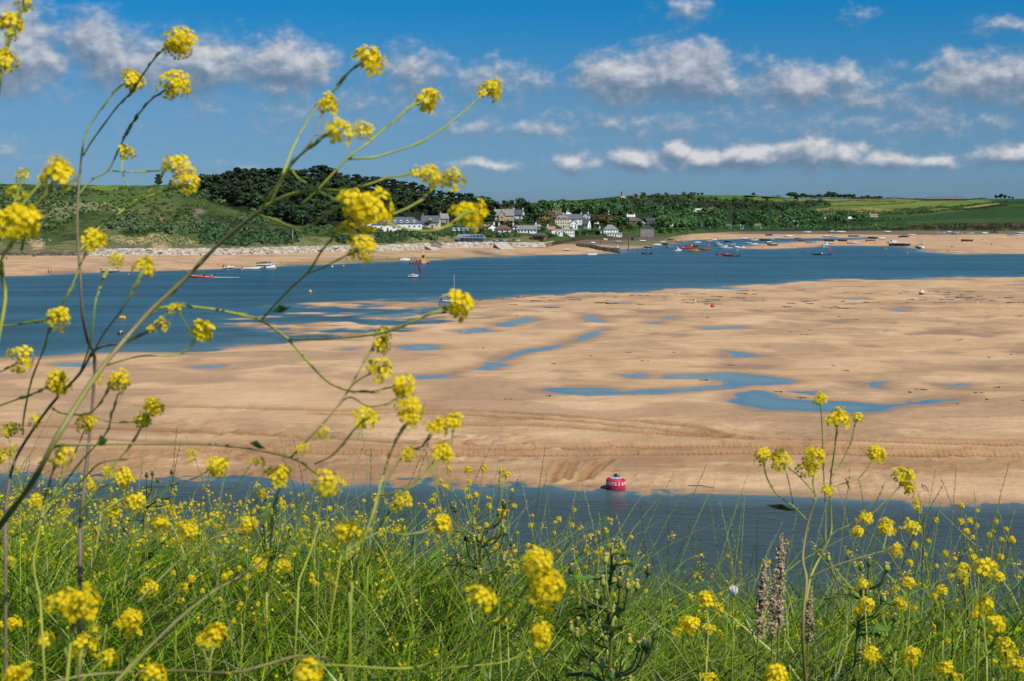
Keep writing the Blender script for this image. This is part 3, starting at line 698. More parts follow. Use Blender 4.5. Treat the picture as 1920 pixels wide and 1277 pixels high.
fill([(480,405),(560,424),(640,428),(690,424),(690,418),(600,412),(540,404)], 16, ['dark', 'pine'], (6, 9), 'dark evergreen tree along the lower edge of the wood', 'trees along the lower edge of the wood', 5)
P = hit(298, 348, 0, 1300); plant('pine', P, 8.5, 'lone windswept pine on the ridge left of the wood'); P = hit(321, 350, 0, 1300); plant('dark', P, 5, 'small pointed tree on the ridge beside the lone windswept pine')
# --- village trees
VG = 'trees between the village houses'
fill([(905,388),(960,385),(1010,390),(1050,392),(1050,402),(960,402),(905,400)], 16, ['dark', 'green'], (9, 13), 'green tree behind the stone villa on the hillside', 'trees behind the stone villa', 9, 900, 2400)
plant('dark', hit(1003, 418, 0, 1500), 17, 'large dark evergreen between the stone villa and the cream hotel', None, 1.5)
plant('dark', hit(990, 420, 0, 1500), 9, 'dark evergreen just left of the largest evergreen by the villa', None, 1.3)
plant('brown', hit(1028, 427, 0, 1500), 13, 'olive brown tree left of the cream hotel', None, 1.4)
plant('brown', hit(1111, 430, 0, 1700), 15, 'bronze brown round tree right of the cream hotel', None, 1.5)
plant('brown', hit(1137, 426, 0, 1700), 15, 'olive brown tree right of the bronze round tree', None, 1.6)
plant('brown', hit(804, 427, 0, 1500), 7, 'orange brown tree between the white hall and the cream house', None, 1.3)
plant('green', hit(1150, 430, 0, 1700), 7, 'green tree behind the white boat shed', None, 1.4)
for x, y, h, k in ((1160,428,13,'green'),(1172,424,11,'dark'),(1180,434,9,'green'),(1165,412,13,'dark'),(1150,414,12,'green'),(1128,408,13,'dark'),(1085,405,13,'green'),(1120,440,7,'greenbush'),(1128,432,7,'bush'),(1015,412,13,'dark'),(985,405,13,'dark'),(1200,428,8,'green'),(1272,420,9,'green'),(1285,424,8,'dark'),(1340,426,10,'green'),(1350,424,9,'dark'),(1380,428,11,'green'),(1395,427,12,'dark'),(1408,428,10,'green'),(1436,428,11,'green'),(1455,428,12,'green'),(1470,427,10,'dark'),(1505,428,12,'green'),(1525,428,13,'green'),(940,425,6,'bush'),(955,428,6,'dark'),(968,426,6,'dark'),(930,428,5,'dark'),(978,430,4,'greenbush'),(1018,432,4,'bush'),(1083,441,6,'greenbush'),(1096,441,6.5,'bush'),(1108,440,7,'greenbush'),(1118,440,5,'bush'),(1030,445,4.5,'bush'),(1038,446,3,'greenbush'),(915,434,4,'greenbush'),(900,436,3.5,'bush'),(1165,436,6,'green'),(1160,428,8,'dark'),(1175,430,7,'green'),(920,415,9,'dark'),(912,420,9,'dark'),(890,418,7,'dark'),(870,418,6,'dark'),(850,420,5,'bush'),(1190,432,7,'greenbush'),(880,412,9,'pine'),(860,414,8,'pine')):
    plant(k, hit(x, y, 0, 3000), h, 'green garden tree or bush between the village cottages', VG, 1.3)
for x, y, h in ((1240,437,6),(1255,436,7),(1270,434,5),(1285,434,6),(1300,433,5),(1225,425,6)):
    plant('greenbush', hit(x, y, 0, 2100), h, 'bright green bush on the bank right of the stone quay house', 'bushes right of the stone quay house', 1.8)
plant('dark', hit(1413.5, 367.5, 2400, 4000), 9, 'lone dark round tree on the skyline of the green field', None, 1.3)
for x, y, h in ((1868,372.5,11),(1876,372.5,13),(1884,373,10),(1892,373,7),(1898,373.5,6)):
    plant('dark', hit(x, y, 2400, 4200), h, 'dark tree in the small clump on the right skyline', 'clump of trees on the right skyline', 1.3)
for x in (1296, 1302, 1309, 1316):
    plant('dark', hit(x, 366.8, 2400, 4200), random.uniform(6, 11), 'dark tree on the skyline left of the green field', 'skyline trees left of the green field', 1.3)
for x in np.linspace(1484, 1650, 30):
    plant('dark', hit(x, 373.2-1.2*math.exp(-((x-1550)/40)**2), 2400, 4200), random.uniform(7, 15)*(1.1 if x < 1600 else .6), 'dark tree in the long row on the right skyline', 'row of trees on the right skyline', 1.7)
# --- far woodland: merged masses nobody could count
def wood_mass(name, polys, n, hr, kinds, label, dmin=1000, dmax=4300, leaf_n=170, mat='green'):
    rng = np.random.default_rng(len(name)+n); Vs = []; Qs = []; b = 0
    pts = []
    while len(pts) < n:
        pl = polys[rng.integers(len(polys))]; xs = [p[0] for p in pl]; ys = [p[1] for p in pl]
        x, y = rng.uniform(min(xs), max(xs)), rng.uniform(min(ys), max(ys))
        if inpoly(x, y, pl): pts.append((x, y))
    for x, y in pts:
        P = hit(x, y, dmin, dmax); h = rng.uniform(*hr); k = KINDS[kinds[rng.integers(len(kinds))]]
        C, N = k[rng.integers(len(k))][2]; sel = rng.choice(len(C), leaf_n); s = h/10; a = rng.uniform(0, 6.28)
        ca, sa = math.cos(a), math.sin(a); c = C[sel]; nn_ = N[sel]
        c = np.stack([(c[:, 0]*ca-c[:, 1]*sa)*1.35, (c[:, 0]*sa+c[:, 1]*ca)*1.35, c[:, 2]], 1)*s + np.array(P)
        nn_ = np.stack([nn_[:, 0]*ca-nn_[:, 1]*sa, nn_[:, 0]*sa+nn_[:, 1]*ca, nn_[:, 2]], 1)
        V, Q = quads_at(c, nn_, rng.uniform(.7, 1.3, leaf_n)*s*.95, rng); Vs.append(V); Qs.append(Q+b); b += len(V)
    me = np_mesh(name, np.concatenate(Vs), np.concatenate(Qs), LM[mat])
    return tag(obj(name, me), label, 'woodland', kind='stuff')
LM['woodA'] = leaf_mat('woodland_foliage', lin(48, 76, 40), lin(88, 116, 58), .1, .035)
LM['woodB'] = leaf_mat('far_woodland_foliage', lin(46, 70, 44), lin(84, 108, 60), .1, .03)
wood_mass('woodland', [[(1120,400),(1200,392),(1290,396),(1400,404),(1500,404),(1480,420),(1400,424),(1300,420),(1240,414),(1150,408)],
   [(1380,408),(1500,402),(1640,408),(1640,420),(1560,424),(1480,426),(1380,427)],[(1230,418),(1330,424),(1360,430),(1240,430)],[(1040,394),(1180,390),(1180,400),(1040,404)]], 330, (8, 13), ['green', 'dark', 'green'], 'mixed green woodland filling the valley behind the village', 1300, 3300, 190, 'woodA')
wood_mass('woodland', [[(1080,389),(1160,381),(1260,380),(1300,386),(1300,396),(1100,398)],[(1180,372),(1290,368),(1310,376),(1420,382),(1420,390),(1180,386)],
   [(1280,384),(1450,386),(1540,382),(1560,388),(1450,400),(1280,400)]], 300, (8, 12), ['green', 'dark', 'dark'], 'darker woodland on the higher slopes below the green skyline field', 1500, 3600, 150, 'woodB')
def hedge(pts, h, w, label, mat='dark', dmin=1200, dmax=4300, nm='hedge', dens=1.0):
    rng = np.random.default_rng(int(pts[0][0]*7+pts[0][1])); Ps = [hit(x, y, dmin, dmax) for x, y in pts]
    C = []; 
    for a, b in zip(Ps[:-1], Ps[1:]):
        L = (b-a).length; k = max(6, int(L*h*.8*dens)); t = rng.random(k)
        bx = a.x+(b.x-a.x)*t; by = a.y+(b.y-a.y)*t; hz = h*(.6+.5*vnoise(bx/9, by/9, 3)+.35*(vnoise(bx/30, by/30, 5) > .62))
        ox = rng.normal(size=k)*w*.4; oy = rng.normal(size=k)*w*.4
        gz = land_z(bx+ox, by+oy)
        C.append(np.stack([bx+ox, by+oy, gz+rng.random(k)*hz], 1))
    C = np.concatenate(C); N = rng.normal(size=(len(C), 3)); N[:, 2] += .6; N /= np.linalg.norm(N, axis=1)[:, None]
    V, Q = quads_at(C, N, rng.uniform(.7, 1.5, len(C))*.8, rng)
    return tag(obj(nm, np_mesh(nm, V, Q, LM[mat])), label, nm)
HG = [([(1040,381),(1100,377),(1160,371),(1240,368.5),(1300,367)],2.5,3,'hedge along the skyline left of the tower field'),
 ([(1300,374),(1380,378),(1460,377),(1560,381)],4,4,'hedge along the foot of the green skyline field'),
 ([(1405,379.5),(1500,380),(1600,377),(1680,379)],3,3,'hedge between the brown field and the pale field'),
 ([(1425,407),(1500,402),(1560,399),(1600,398)],6,5,'tree-like hedge under the long straw-coloured field'),
 ([(1676,396),(1740,391),(1790,389),(1840,384),(1890,379)],4,4,'dark hedge running up the right slope to the skyline clump'),
 ([(1700,403),(1760,397),(1810,394),(1860,389),(1890,385)],4,4,'hedge above the large green pasture'),
 ([(1660,373),(1735,376),(1810,376),(1850,373)],3.5,4,'hedge in front of the long barn on the skyline'),
 ([(1590,373),(1660,374.5)],3,3,'short hedge left of the brown skyline field'),
 ([(1545,388),(1640,385),(1720,379)],2,2,'thin hedge between two pale fields'),
 ([(1860,381),(1920,381),(1990,381)],4,4,'hedge under the skyline field at the far right'),
 ([(1590,405),(1650,404),(1700,401),(1745,397)],8,6,'thick tree-topped hedge beside the farm sheds'),
 ([(1500,404),(1560,403),(1600,402),(1640,402)],9,8,'line of round trees behind the farm sheds'),
 ([(1560,419),(1600,417),(1650,415),(1690,412)],6,6,'hedge in front of the farm sheds'),
 ([(1440,431),(1520,431.5),(1600,431),(1660,430)],9,12,'dark overgrown bank of shrubs at the head of the beach'),
 ([(1340,431),(1400,432),(1440,431)],6,8,'dark shrubs behind the beach near the pale stone house'),
 ([(1640,430),(1700,429),(1760,428),(1800,427)],6,9,'dark shrubs hanging over the low cliff'),
 ([(1810,427),(1860,428),(1920,427),(1990,427)],4,7,'dark shrubs low on the cliff at the far right')]
for pts, h, w_, lb in HG: hedge(pts, h, w_, lb, 'woodA' if h > 5 else 'dark')
# scrub on the dunes and hill: uncountable
def scrub(label, polys, n, hr, mat, leaf=.5, per=26, dmax=1400):
    rng = np.random.default_rng(n+per); Cs = []; Ns = []; S = []
    k = 0
    while k < n:
        pl = polys[rng.integers(len(polys))]; xs = [p[0] for p in pl]; ys = [p[1] for p in pl]
        x, y = rng.uniform(min(xs), max(xs)), rng.uniform(min(ys), max(ys))
        if not inpoly(x, y, pl): continue
        P = hit(x, y, 0, dmax)
        if vnoise(P.x/22, P.y/22, 9) < .36: k += 1; continue
        k += 1; h = rng.uniform(*hr)
        d = rng.normal(size=(per, 3)); d /= np.linalg.norm(d, axis=1)[:, None]; d[:, 2] = np.abs(d[:, 2])
        Cs.append(np.array(P)+d*np.array([h*1.1, h*1.1, h])*rng.uniform(.7, 1, (per, 1))); Ns.append(d+rng.normal(size=d.shape)*.3); S.append(rng.uniform(.6, 1.2, per)*leaf*h*.5)
    C = np.concatenate(Cs); N = np.concatenate(Ns); N /= np.linalg.norm(N, axis=1)[:, None]
    V, Q = quads_at(C, N, np.concatenate(S), rng)
    return tag(obj('scrub', np_mesh('scrub', V, Q, LM[mat])), label, 'scrub', kind='stuff')
scrub('dark scrub covering the hillside behind the left beach', [[(-200,352),(0,352),(150,356),(150,385),(60,400),(90,430),(0,440),(-200,440)],[(150,400),(260,402),(300,420),(380,412),(480,430),(480,445),(330,440),(170,425)],[(300,352),(380,356),(480,390),(560,420),(480,425),(380,392),(310,368)]], 1000, (1.1, 2.3), 'scrub', 1.1)
scrub('low mottled scrub and bracken over the whole left hill', [[(-250,346),(0,346),(150,350),(380,352),(470,400),(560,425),(560,440),(-250,445)]], 1300, (.6, 1.4), 'scrubg', 1.2, 16)
scrub('dense dark green scrub on the slope below the wood', [[(380,430),(480,420),(560,424),(640,430),(760,436),(850,440),(850,450),(740,455),(560,460),(440,462),(375,458)]], 700, (1.2, 2.4), 'dark', 1.1)
scrub('scrub around the village and boat park', [[(850,432),(1000,440),(1000,446),(850,446)],[(1040,398),(1180,392),(1240,410),(1240,428),(1040,425)]], 260, (1.2, 2.6), 'green', 1.1, 26, 2400)
scrub('pale marram grass tufts on the dunes', [[(90,455),(300,440),(380,450),(380,462),(150,466),(90,462)],[(60,385),(200,380),(230,400),(60,412)],[(750,448),(860,445),(860,455),(760,456)],[(-200,450),(140,442),(150,462),(-200,470)]], 900, (.5, 1.1), 'marram', 1.1)

# ============================================================ rock armour, groyne
ROCK = simple('armour_stone', lin(178, 166, 148), .9, .4, .35, bumps=.1); DROCK = simple('weedy_rock', lin(74, 68, 52), .9, .35, .6)
def rocks(name, pts, w, h, r, n, mat, label, dens_z=.9):
    b = MB(); Ps = []
    for x, y in pts:
        D_, Z_ = layers_at([x]); P_ = at(x, y, float(D_[1, 0])-.5); P_.z = .5; Ps.append(P_ if 'armour' in name or 'beach' in name else ground(x, y, .6))
    h = h+.5 if 'armour' in name else h; L = [0]
    for a, c in zip(Ps[:-1], Ps[1:]): L.append(L[-1]+(c-a).length)
    for i in range(n):
        s = random.uniform(0, L[-1]); k = max(j for j in range(len(L)-1) if L[j] <= s); f = (s-L[k])/(L[k+1]-L[k])
        P = Ps[k].lerp(Ps[k+1], f); q = random.random(); rr = random.uniform(.6, 1.2)*r
        dirv = Vector((P.x, P.y, 0)).normalized()
        b.blob((P.x+dirv.x*q*w+random.uniform(-.5, .5), P.y+dirv.y*q*w, .4+q*h), rr, i, 0, .5, (1.25, 1, .75))
    o = b.build(name, mat); return o
o = rocks('rock_armour', [(165,479),(300,479),(480,478),(560,476),(730,471),(805,466)], 8, 3.4, 1.0, 2600, ROCK, ''); tag(o, 'long bank of pale grey boulders along the top of the left beach', 'rock armour', kind='stuff')
o = rocks('rock_armour', [(828,465),(880,464),(932,463.5)], 8, 3.2, 1.0, 520, ROCK, ''); tag(o, 'bank of pale boulders between the two slipways', 'rock armour', kind='stuff')
o = rocks('rock_armour', [(962,463),(990,460),(1022,456)], 8, 2.8, .9, 320, ROCK, ''); tag(o, 'bank of boulders right of the wide concrete slipway', 'rock armour', kind='stuff')
o = rocks('rock_groyne', [(1082,461),(1108,464),(1125,468),(1145,470),(1160,472.5)], 16, 1.4, .9, 420, DROCK, ''); tag(o, 'dark weed-covered rock groyne reaching into the river', 'groyne')
CONC = simple('pale_concrete', lin(196, 184, 165), .85, .25, .3)
def slip(pts, label, z0, z1):
    P = [ground(x, y, z) for (x, y), z in zip(pts, (z0, z0, z1, z1))]
    b = MB(); V = [tuple(p) for p in P]+[(p.x, p.y, p.z-1.2) for p in P]
    b.add(V, [(0,1,2,3),(7,6,5,4),(0,4,5,1),(1,5,6,2),(2,6,7,3),(3,7,4,0)])
    tag(b.build('slipway', CONC), label, 'slipway')
slip([(812,469),(826,467),(803,455.5),(792,458)], 'narrow concrete slipway between the two boulder banks', 1.2, 3.9)
slip([(938,467),(964,466),(950,453.5),(924,454)], 'wide pale concrete slipway right of the boat park', 1.2, 4.2)
# low eroded face of sandy soil and dark rocks at far left
o = rocks('beach_rocks', [(-200,480),(0,479.5),(80,479),(145,478)], 6, 2.0, .9, 300, DROCK, ''); tag(o, 'dark boulders at the foot of the dune at far left', 'rocks', kind='stuff')
# ============================================================ buildings
def wallmat(nm, c): return simple(nm, lin(*c), .8, .12, .5)
WM = {'white': wallmat('white_render', (246, 244, 238)), 'cream': wallmat('cream_render', (226, 206, 170)), 'stone': wallmat('tan_stone', (190, 162, 126)), 'grey': wallmat('grey_stone', (146, 138, 126)),
      'brick': wallmat('brown_brick', (128, 94, 76)), 'dark': wallmat('dark_boards', (60, 62, 66)), 'blue': wallmat('pale_blue_render', (176, 196, 210))}
RM = {'slate': simple('slate_roof', lin(92, 98, 108), .6, .25, .8), 'dark': simple('dark_slate_roof', lin(62, 64, 72), .6, .25, .8), 'maroon': simple('maroon_tiles', lin(112, 78, 70), .8, .2, .8),
      'pink': simple('pink_tiles', lin(176, 122, 104), .8, .2, .8), 'brown': simple('brown_tiles', lin(104, 84, 72), .8, .2, .8), 'pale': simple('pale_sheet_roof', lin(206, 206, 200), .6, .12, .8), 'grey': simple('grey_slate_roof', lin(128, 128, 124), .7, .2, .8)}
GLASS = simple('dark_window_glass', lin(42, 50, 58), .12, .1, 1); FRAME = simple('white_frame', lin(228, 228, 224), .5, .05, 1); DOORM = simple('dark_door', lin(58, 52, 56), .6, .1, 1)
CHIM = simple('chimney_stack', lin(168, 132, 104), .85, .2, 1)
def house(nm, label, px, py, wpx, hpx, wall='white', roof='slate', kind='gable', rz=0, dep=.75, roofk=.42, chim=1, storeys=None, dormers=0, wins=None, dmin=0, dmax=4300, cat='house', loc=None, door=True, wingpx=0, gablefront=0, wallh=None):
    P = loc or hit(px, py, dmin, dmax); D = P.y; P = Vector(P); W = wpx*D/F; Ht = hpx*D/F
    dp = max(4, W*dep) if W < 26 else min(W*dep, 14); P.y += dp/2; P.x += dp/2*P.x/P.y
    root = thing(nm, label, cat, P, rz+math.atan2(-P.x, P.y)*.5)
    rh = Ht*roofk; wh = Ht-rh
    x, y = W/2, dp/2
    b = MB()
    if kind == 'gable':
        b.add([(-x,-y,-1.5),(x,-y,-1.5),(x,y,-1.5),(-x,y,-1.5),(-x,-y,wh),(x,-y,wh),(x,y,wh),(-x,y,wh),(-x,0,wh+rh-.12),(x,0,wh+rh-.12)],
              [(0,1,5,4),(2,3,7,6),(1,2,6,9,5),(3,0,4,8,7)])
    elif kind == 'front':
        b.add([(-x,-y,-1.5),(x,-y,-1.5),(x,y,-1.5),(-x,y,-1.5),(-x,-y,wh),(x,-y,wh),(x,y,wh),(-x,y,wh),(0,-y,wh+rh-.12),(0,y,wh+rh-.12)],
              [(0,1,5,8,4),(2,3,7,9,6),(1,2,6,5),(3,0,4,7)])
    else: b.box((0, 0, (wh-1.5)/2), (W, dp, wh+1.5))
    b.build('wall', WM[wall], root)
    o = .35; t = .22; r = MB()
    def slab(q):   # quad roof plane with thickness
        q = [Vector(p) for p in q]; nrm = (q[1]-q[0]).cross(q[2]-q[0]).normalized()*t
        if nrm.z < 0: nrm = -nrm
        r.add([p for p in q]+[p+nrm for p in q], [tuple(range(len(q)))[::-1], tuple(range(len(q), 2*len(q)))]+[(i, (i+1) % len(q), len(q)+(i+1) % len(q), len(q)+i) for i in range(len(q))])
    if kind == 'gable':
        k = rh/y*o; slab([(-x-o,-y-o,wh-k),(x+o,-y-o,wh-k),(x+o,0,wh+rh),(-x-o,0,wh+rh)]); slab([(x+o,y+o,wh-k),(-x-o,y+o,wh-k),(-x-o,0,wh+rh),(x+o,0,wh+rh)])
    elif kind == 'front':
        k = rh/x*o; slab([(-x-o,y+o,wh-k),(-x-o,-y-o,wh-k),(0,-y-o,wh+rh),(0,y+o,wh+rh)]); slab([(x+o,-y-o,wh-k),(x+o,y+o,wh-k),(0,y+o,wh+rh),(0,-y-o,wh+rh)])
    elif kind == 'hip':
        g = min(x*.8, y); k = .15
        a = [(-x-o,-y-o,wh-k),(x+o,-y-o,wh-k),(x+o,y+o,wh-k),(-x-o,y+o,wh-k)]; r1, r2 = (-x+g, 0, wh+rh), (x-g, 0, wh+rh)
        slab([a[0], a[1], r2, r1]); slab([a[2], a[3], r1, r2]); slab([a[1], a[2], r2]); slab([a[3], a[0], r1])
    else: r.box((0, 0, wh+rh*.25+.01), (W+.8, dp+.8, max(.4, rh*.5)))
    ro = r.build('roof', RM[roof], root)
    for i in range(chim):
        cx = (-x+.7) if i == 0 else (x-.7) if i == 1 else x*.2
        if kind == 'front': cx = x*.5
        if kind == 'hip': cx *= .55
        c = MB(); c.box((cx, .2, wh+rh*.75+.5), (.9, .7, rh*.5+1.4)); c.box((cx, .2, wh+rh+1.3), (1.05, .85, .15)); c.lathe([(.14, 0), (.12, .5)], 8, (cx-.2, .2, wh+rh+1.37)); c.lathe([(.14, 0), (.12, .5)], 8, (cx+.22, .2, wh+rh+1.37))
        c.build('chimney', CHIM if wall != 'white' else WM['white'], ro)
    st = storeys or max(1, int(wh/2.7)); nw = wins if wins is not None else max(1, int(W/3.2))
    fh = wh/st
    for s in range(st):
        for i in range(nw):
            cx = (i+.5)/nw*W-x; cz = fh*(s+.58)
            if door and s == 0 and i == nw//2:
                d = MB(); d.box((cx, -y-.03, 1.05), (1.0, .08, 2.1)); d.box((cx, -y-.05, 2.2), (1.2, .1, .12)); d.build('door', DOORM, root); continue
            ww = min(1.3, W/nw*.55); hh_ = min(1.25, fh*.5)
            f = MB()
            for sx_ in (-1, 1): f.box((cx+sx_*ww/2, -y-.04, cz), (.12, .1, hh_+.12))
            for sz in (-1, 1): f.box((cx, -y-.04, cz+sz*hh_/2), (ww-.12, .1, .12))
            f.box((cx, -y-.04, cz), (.07, .08, hh_-.12))
            fo = f.build('window', FRAME, root); g_ = MB(); g_.box((cx, -y-.015, cz), (ww-.04, .04, hh_-.04)); g_.build('pane', GLASS, fo)
    # side windows on the sunny end wall
    for s in range(st):
        f = MB(); cz = fh*(s+.58); f.box((x+.02, 0, cz), (.08, 1.3, min(1.25, fh*.5)+.1)); fo = f.build('window', FRAME, root)
        g_ = MB(); g_.box((x+.06, 0, cz), (.04, 1.05, min(1.25, fh*.5)-.12)); g_.build('pane', GLASS, fo)
    for i in range(dormers):
        cx = ((i+.5)/dormers-.5)*W*.72; dz = wh+rh*.18; dw = 1.7
        d = MB(); d.add([(cx-dw/2,-y+.1,dz-.3),(cx+dw/2,-y+.1,dz-.3),(cx+dw/2,-y+.1,dz+1),(cx,-y+.1,dz+1.8),(cx-dw/2,-y+.1,dz+1),(cx-dw/2,-y+y*.9,dz-.3),(cx+dw/2,-y+y*.9,dz-.3),(cx+dw/2,-y+y*.9,dz+1),(cx,-y+y*.9,dz+1.8),(cx-dw/2,-y+y*.9,dz+1)],
            [(0,1,2,3,4),(1,6,7,2),(5,0,4,9),(2,7,8,3),(9,4,3,8)]); do = d.build('dormer', WM[wall] if wall != 'dark' else RM[roof], ro)
        g_ = MB(); g_.box((cx, -y+.07, dz+.45), (1.1, .05, .9)); g_.build('pane', GLASS, do)
    if gablefront:   # projecting gabled bay
        gw = W*.3; b = MB(); cx = -x+W*gablefront; b.add([(cx-gw/2,-y-1.2,-4),(cx+gw/2,-y-1.2,-4),(cx+gw/2,-y+.1,-4),(cx-gw/2,-y+.1,-4),(cx-gw/2,-y-1.2,wh),(cx+gw/2,-y-1.2,wh),(cx+gw/2,-y+.1,wh),(cx-gw/2,-y+.1,wh),(cx,-y-1.2,wh+rh*.8),(cx,-y+2,wh+rh*.8)], [(0,1,5,8,4),(1,2,6,5),(3,0,4,7),(4,8,9,7),(8,5,6,9)])
        bo = b.build('gabled_bay', WM[wall], root); g_ = MB(); g_.box((cx, -y-1.23, wh*.6), (1.3, .05, 1.3)); g_.build('pane', GLASS, bo)
        slab2 = MB(); e = .3
        for sgn in (-1, 1): slab2.add([(cx+sgn*(gw/2+e),-y-1.5,wh-.2),(cx,-y-1.5,wh+rh*.8+.1),(cx,-y+2,wh+rh*.8+.1),(cx+sgn*(gw/2+e),-y+1,wh-.2),(cx+sgn*(gw/2+e),-y-1.5,wh),(cx,-y-1.5,wh+rh*.8+.3),(cx,-y+2,wh+rh*.8+.3),(cx+sgn*(gw/2+e),-y+1,wh)], [(0,1,2,3),(4,5,6,7),(0,1,5,4),(1,2,6,5),(2,3,7,6),(3,0,4,7)])
        slab2.build('bay_roof', RM[roof], bo)
    return root
house('beach_house', 'white square house with dark hip roof at the left end of the village', 682, 431, 27, 25, 'white', 'dark', 'hip', .35, .9, .36, 0, wins=2, dmax=1400)
house('village_hall', 'long white hall with slate hip roof and dormers below the wood', 758, 432, 66, 24, 'white', 'slate', 'hip', .05, .5, .48, 0, 1, 4, 7, dmax=1400)
house('village_hall', 'lower white hall with slate hip roof left of the dormered hall', 721, 434, 46, 22, 'white', 'slate', 'hip', .05, .6, .42, 0, 1, 0, 4, dmax=1400)
house('cottage', 'cream house with slate roof and pink ridge right of the orange brown tree', 808, 428, 34, 23, 'cream', 'slate', 'gable', -.15, .6, .5, 1, 1, 1, 4, dmax=1500)
house('cottage', 'pale grey house half hidden in the dark trees behind the motorhomes', 832, 418, 16, 17, 'grey', 'grey', 'gable', .4, .7, .5, 1, dmax=1500)
house('stone_villa', 'large tan stone villa with steep grey roof and gabled bay', 945, 415, 36, 22, 'stone', 'grey', 'gable', .1, .45, .5, 2, 2, 1, 5, dmax=1800, gablefront=.35)
house('cottage', 'white gabled house with slate roof joined behind the stone villa', 972, 411, 20, 17, 'white', 'slate', 'gable', -.3, .6, .5, 2, 2, dmax=2000)
house('bungalow', 'white bungalow with maroon tiled roof below the stone villa', 943, 439, 30, 16, 'white', 'maroon', 'hip', -.15, .6, .5, 1, 1, dmax=1400)
house('bungalow', 'white bungalow with maroon roof and front gable beside its twin', 922, 434, 18, 13, 'white', 'maroon', 'front', .3, .8, .5, 1, 1, dmax=1400)
house('bungalow', 'wide white bungalow with pale grey roof behind the boat park', 988, 438, 36, 14, 'white', 'grey', 'gable', 0, .45, .5, 0, 1, wins=6, dmax=1500)
house('bungalow', 'low flat-roofed bungalow left of the stone villa', 905, 425, 26, 9, 'stone', 'brown', 'flat', 0, .6, .3, 0, 1, dmax=1400)
house('hotel', 'cream three-storey hotel with bays and grey roof in the village centre', 1054, 428, 27, 24, 'cream', 'grey', 'hip', 0, .7, .25, 1, 3, 2, 6, dmax=1900, cat='hotel')
house('town_house', 'long slate-roofed house behind the cream hotel', 1073, 419, 36, 17, 'white', 'slate', 'gable', 0, .5, .5, 2, 2, 0, dmax=2100)
house('cottage', 'white cottage with pointed front gable right of the cream hotel', 1075, 429, 14, 16, 'white', 'dark', 'front', .1, .9, .45, 0, 2, wins=2, dmax=1900)
house('cottage', 'white slate-roofed house between the gabled cottage and the bronze tree', 1096, 429, 20, 17, 'white', 'slate', 'gable', -.5, .6, .5, 1, 2, dmax=1900)
house('town_house', 'brown brick house standing above the cream hotel', 1044, 410, 17, 15, 'brick', 'brown', 'gable', .2, .7, .45, 2, 2, dmax=2400)
house('town_house', 'pale-roofed house above and left of the cream hotel', 1031, 406, 17, 10, 'brick', 'grey', 'flat', 0, .7, .3, 0, 1, dmax=2400)
house('cottage', 'white gable-ended house on the slope between the hotel and the bronze tree', 1100, 411, 12, 11, 'white', 'slate', 'front', -.3, .8, .45, 1, 1, dmax=2600)
house('town_house', 'wide white house with pale roof above the cream hotel', 1066, 408, 14, 9, 'white', 'pale', 'hip', 0, .7, .4, 1, 1, dmax=2600)
house('cottage', 'small pink-roofed cottage in front of the brown tree', 1033, 436, 15, 10, 'white', 'pink', 'gable', 0, .6, .5, 1, 1, dmax=1700)
house('modern_house', 'white flat-roofed house with a long band of windows', 1066, 442, 22, 13, 'white', 'pale', 'flat', 0, .5, .18, 0, 2, 0, 7, dmax=1500, door=False)
house('modern_house', 'low white flat-roofed block joined to the long-windowed house', 1046, 440, 18, 11, 'white', 'pale', 'flat', 0, .5, .18, 0, 1, 0, 4, dmax=1500)
house('cottage', 'white house with grey hip roof right of the round brown trees', 1144, 439, 27, 17, 'white', 'grey', 'hip', .15, .7, .5, 0, 2, 0, 5, dmax=1800)
house('boat_shed', 'long low white shed with arched openings on the quay', 1152, 444, 28, 8, 'white', 'pale', 'flat', 0, .4, .2, 0, 1, 0, 6, dmax=1700, cat='shed')
for x_, y_, w_, h_, rf_, kd_, lb_ in ((1008,431,10,9,'grey','gable','tiny white cottage right of the wide white bungalow'),(1122,437,10,9,'slate','front','small white cottage below the bronze round tree'),(896,431,13,9,'slate','gable','small white cottage above the motorhomes'),(966,431,11,8,'maroon','gable','small white cottage between the maroon bungalow and the wide white bungalow'),(1276,422,11,7,'slate','gable','small white cottage left of the white cottages near the beach'),(1118,420,9,9,'slate','front','narrow white house peeping out above the bronze round tree'),(1060,400,12,7,'slate','gable','small white house high above the cream hotel'),(1146,404,12,6,'slate','gable','small white house in the trees above the quay'),(1238,403,10,5,'pale','gable','small white house in the woods above the dark boarded house'),(1392,430,9,7,'slate','gable','small white cottage at the back of the beach left of the narrow stone house')):
    house('cottage', lb_, x_, y_, w_, h_, 'white', rf_, kd_, .2, .7, .45, 1, 1, dmax=3400)
house('quay_house', 'square grey stone quay house with dark hip roof on the waterfront', 1212.5, 450, 25, 25, 'grey', 'dark', 'hip', 0, .9, .18, 1, 3, 0, 3, dmax=1700)
house('cottage', 'small white house above the brown-roofed house', 1183, 411, 15, 8, 'white', 'pale', 'gable', 0, .6, .45, 2, 1, dmax=2600)
house('bungalow', 'long dark brown-roofed house on the slope above the quay house', 1188, 421, 32, 12, 'brick', 'brown', 'hip', 0, .5, .5, 0, 1, dmax=2400)
house('bungalow', 'white end-gabled house right of the brown-roofed house', 1204, 422, 12, 8, 'white', 'brown', 'front', 0, .8, .4, 0, 1, dmax=2400)
house('dark_house', 'dark boarded house with slate gable above the bright green bushes', 1222, 421, 26, 12, 'dark', 'dark', 'gable', .3, .6, .5, 0, 1, 0, 5, dmax=2600)
house('dark_house', 'white and dark house with slate roof right of the dark boarded house', 1249, 422, 27, 12, 'white', 'slate', 'gable', -.1, .6, .5, 1, 1, 0, 6, dmax=2600)
house('cottage', 'white cottage with grey roof and left chimney near the beach', 1302, 423, 17, 10, 'white', 'grey', 'gable', .1, .6, .5, 1, 2, dmax=2700)
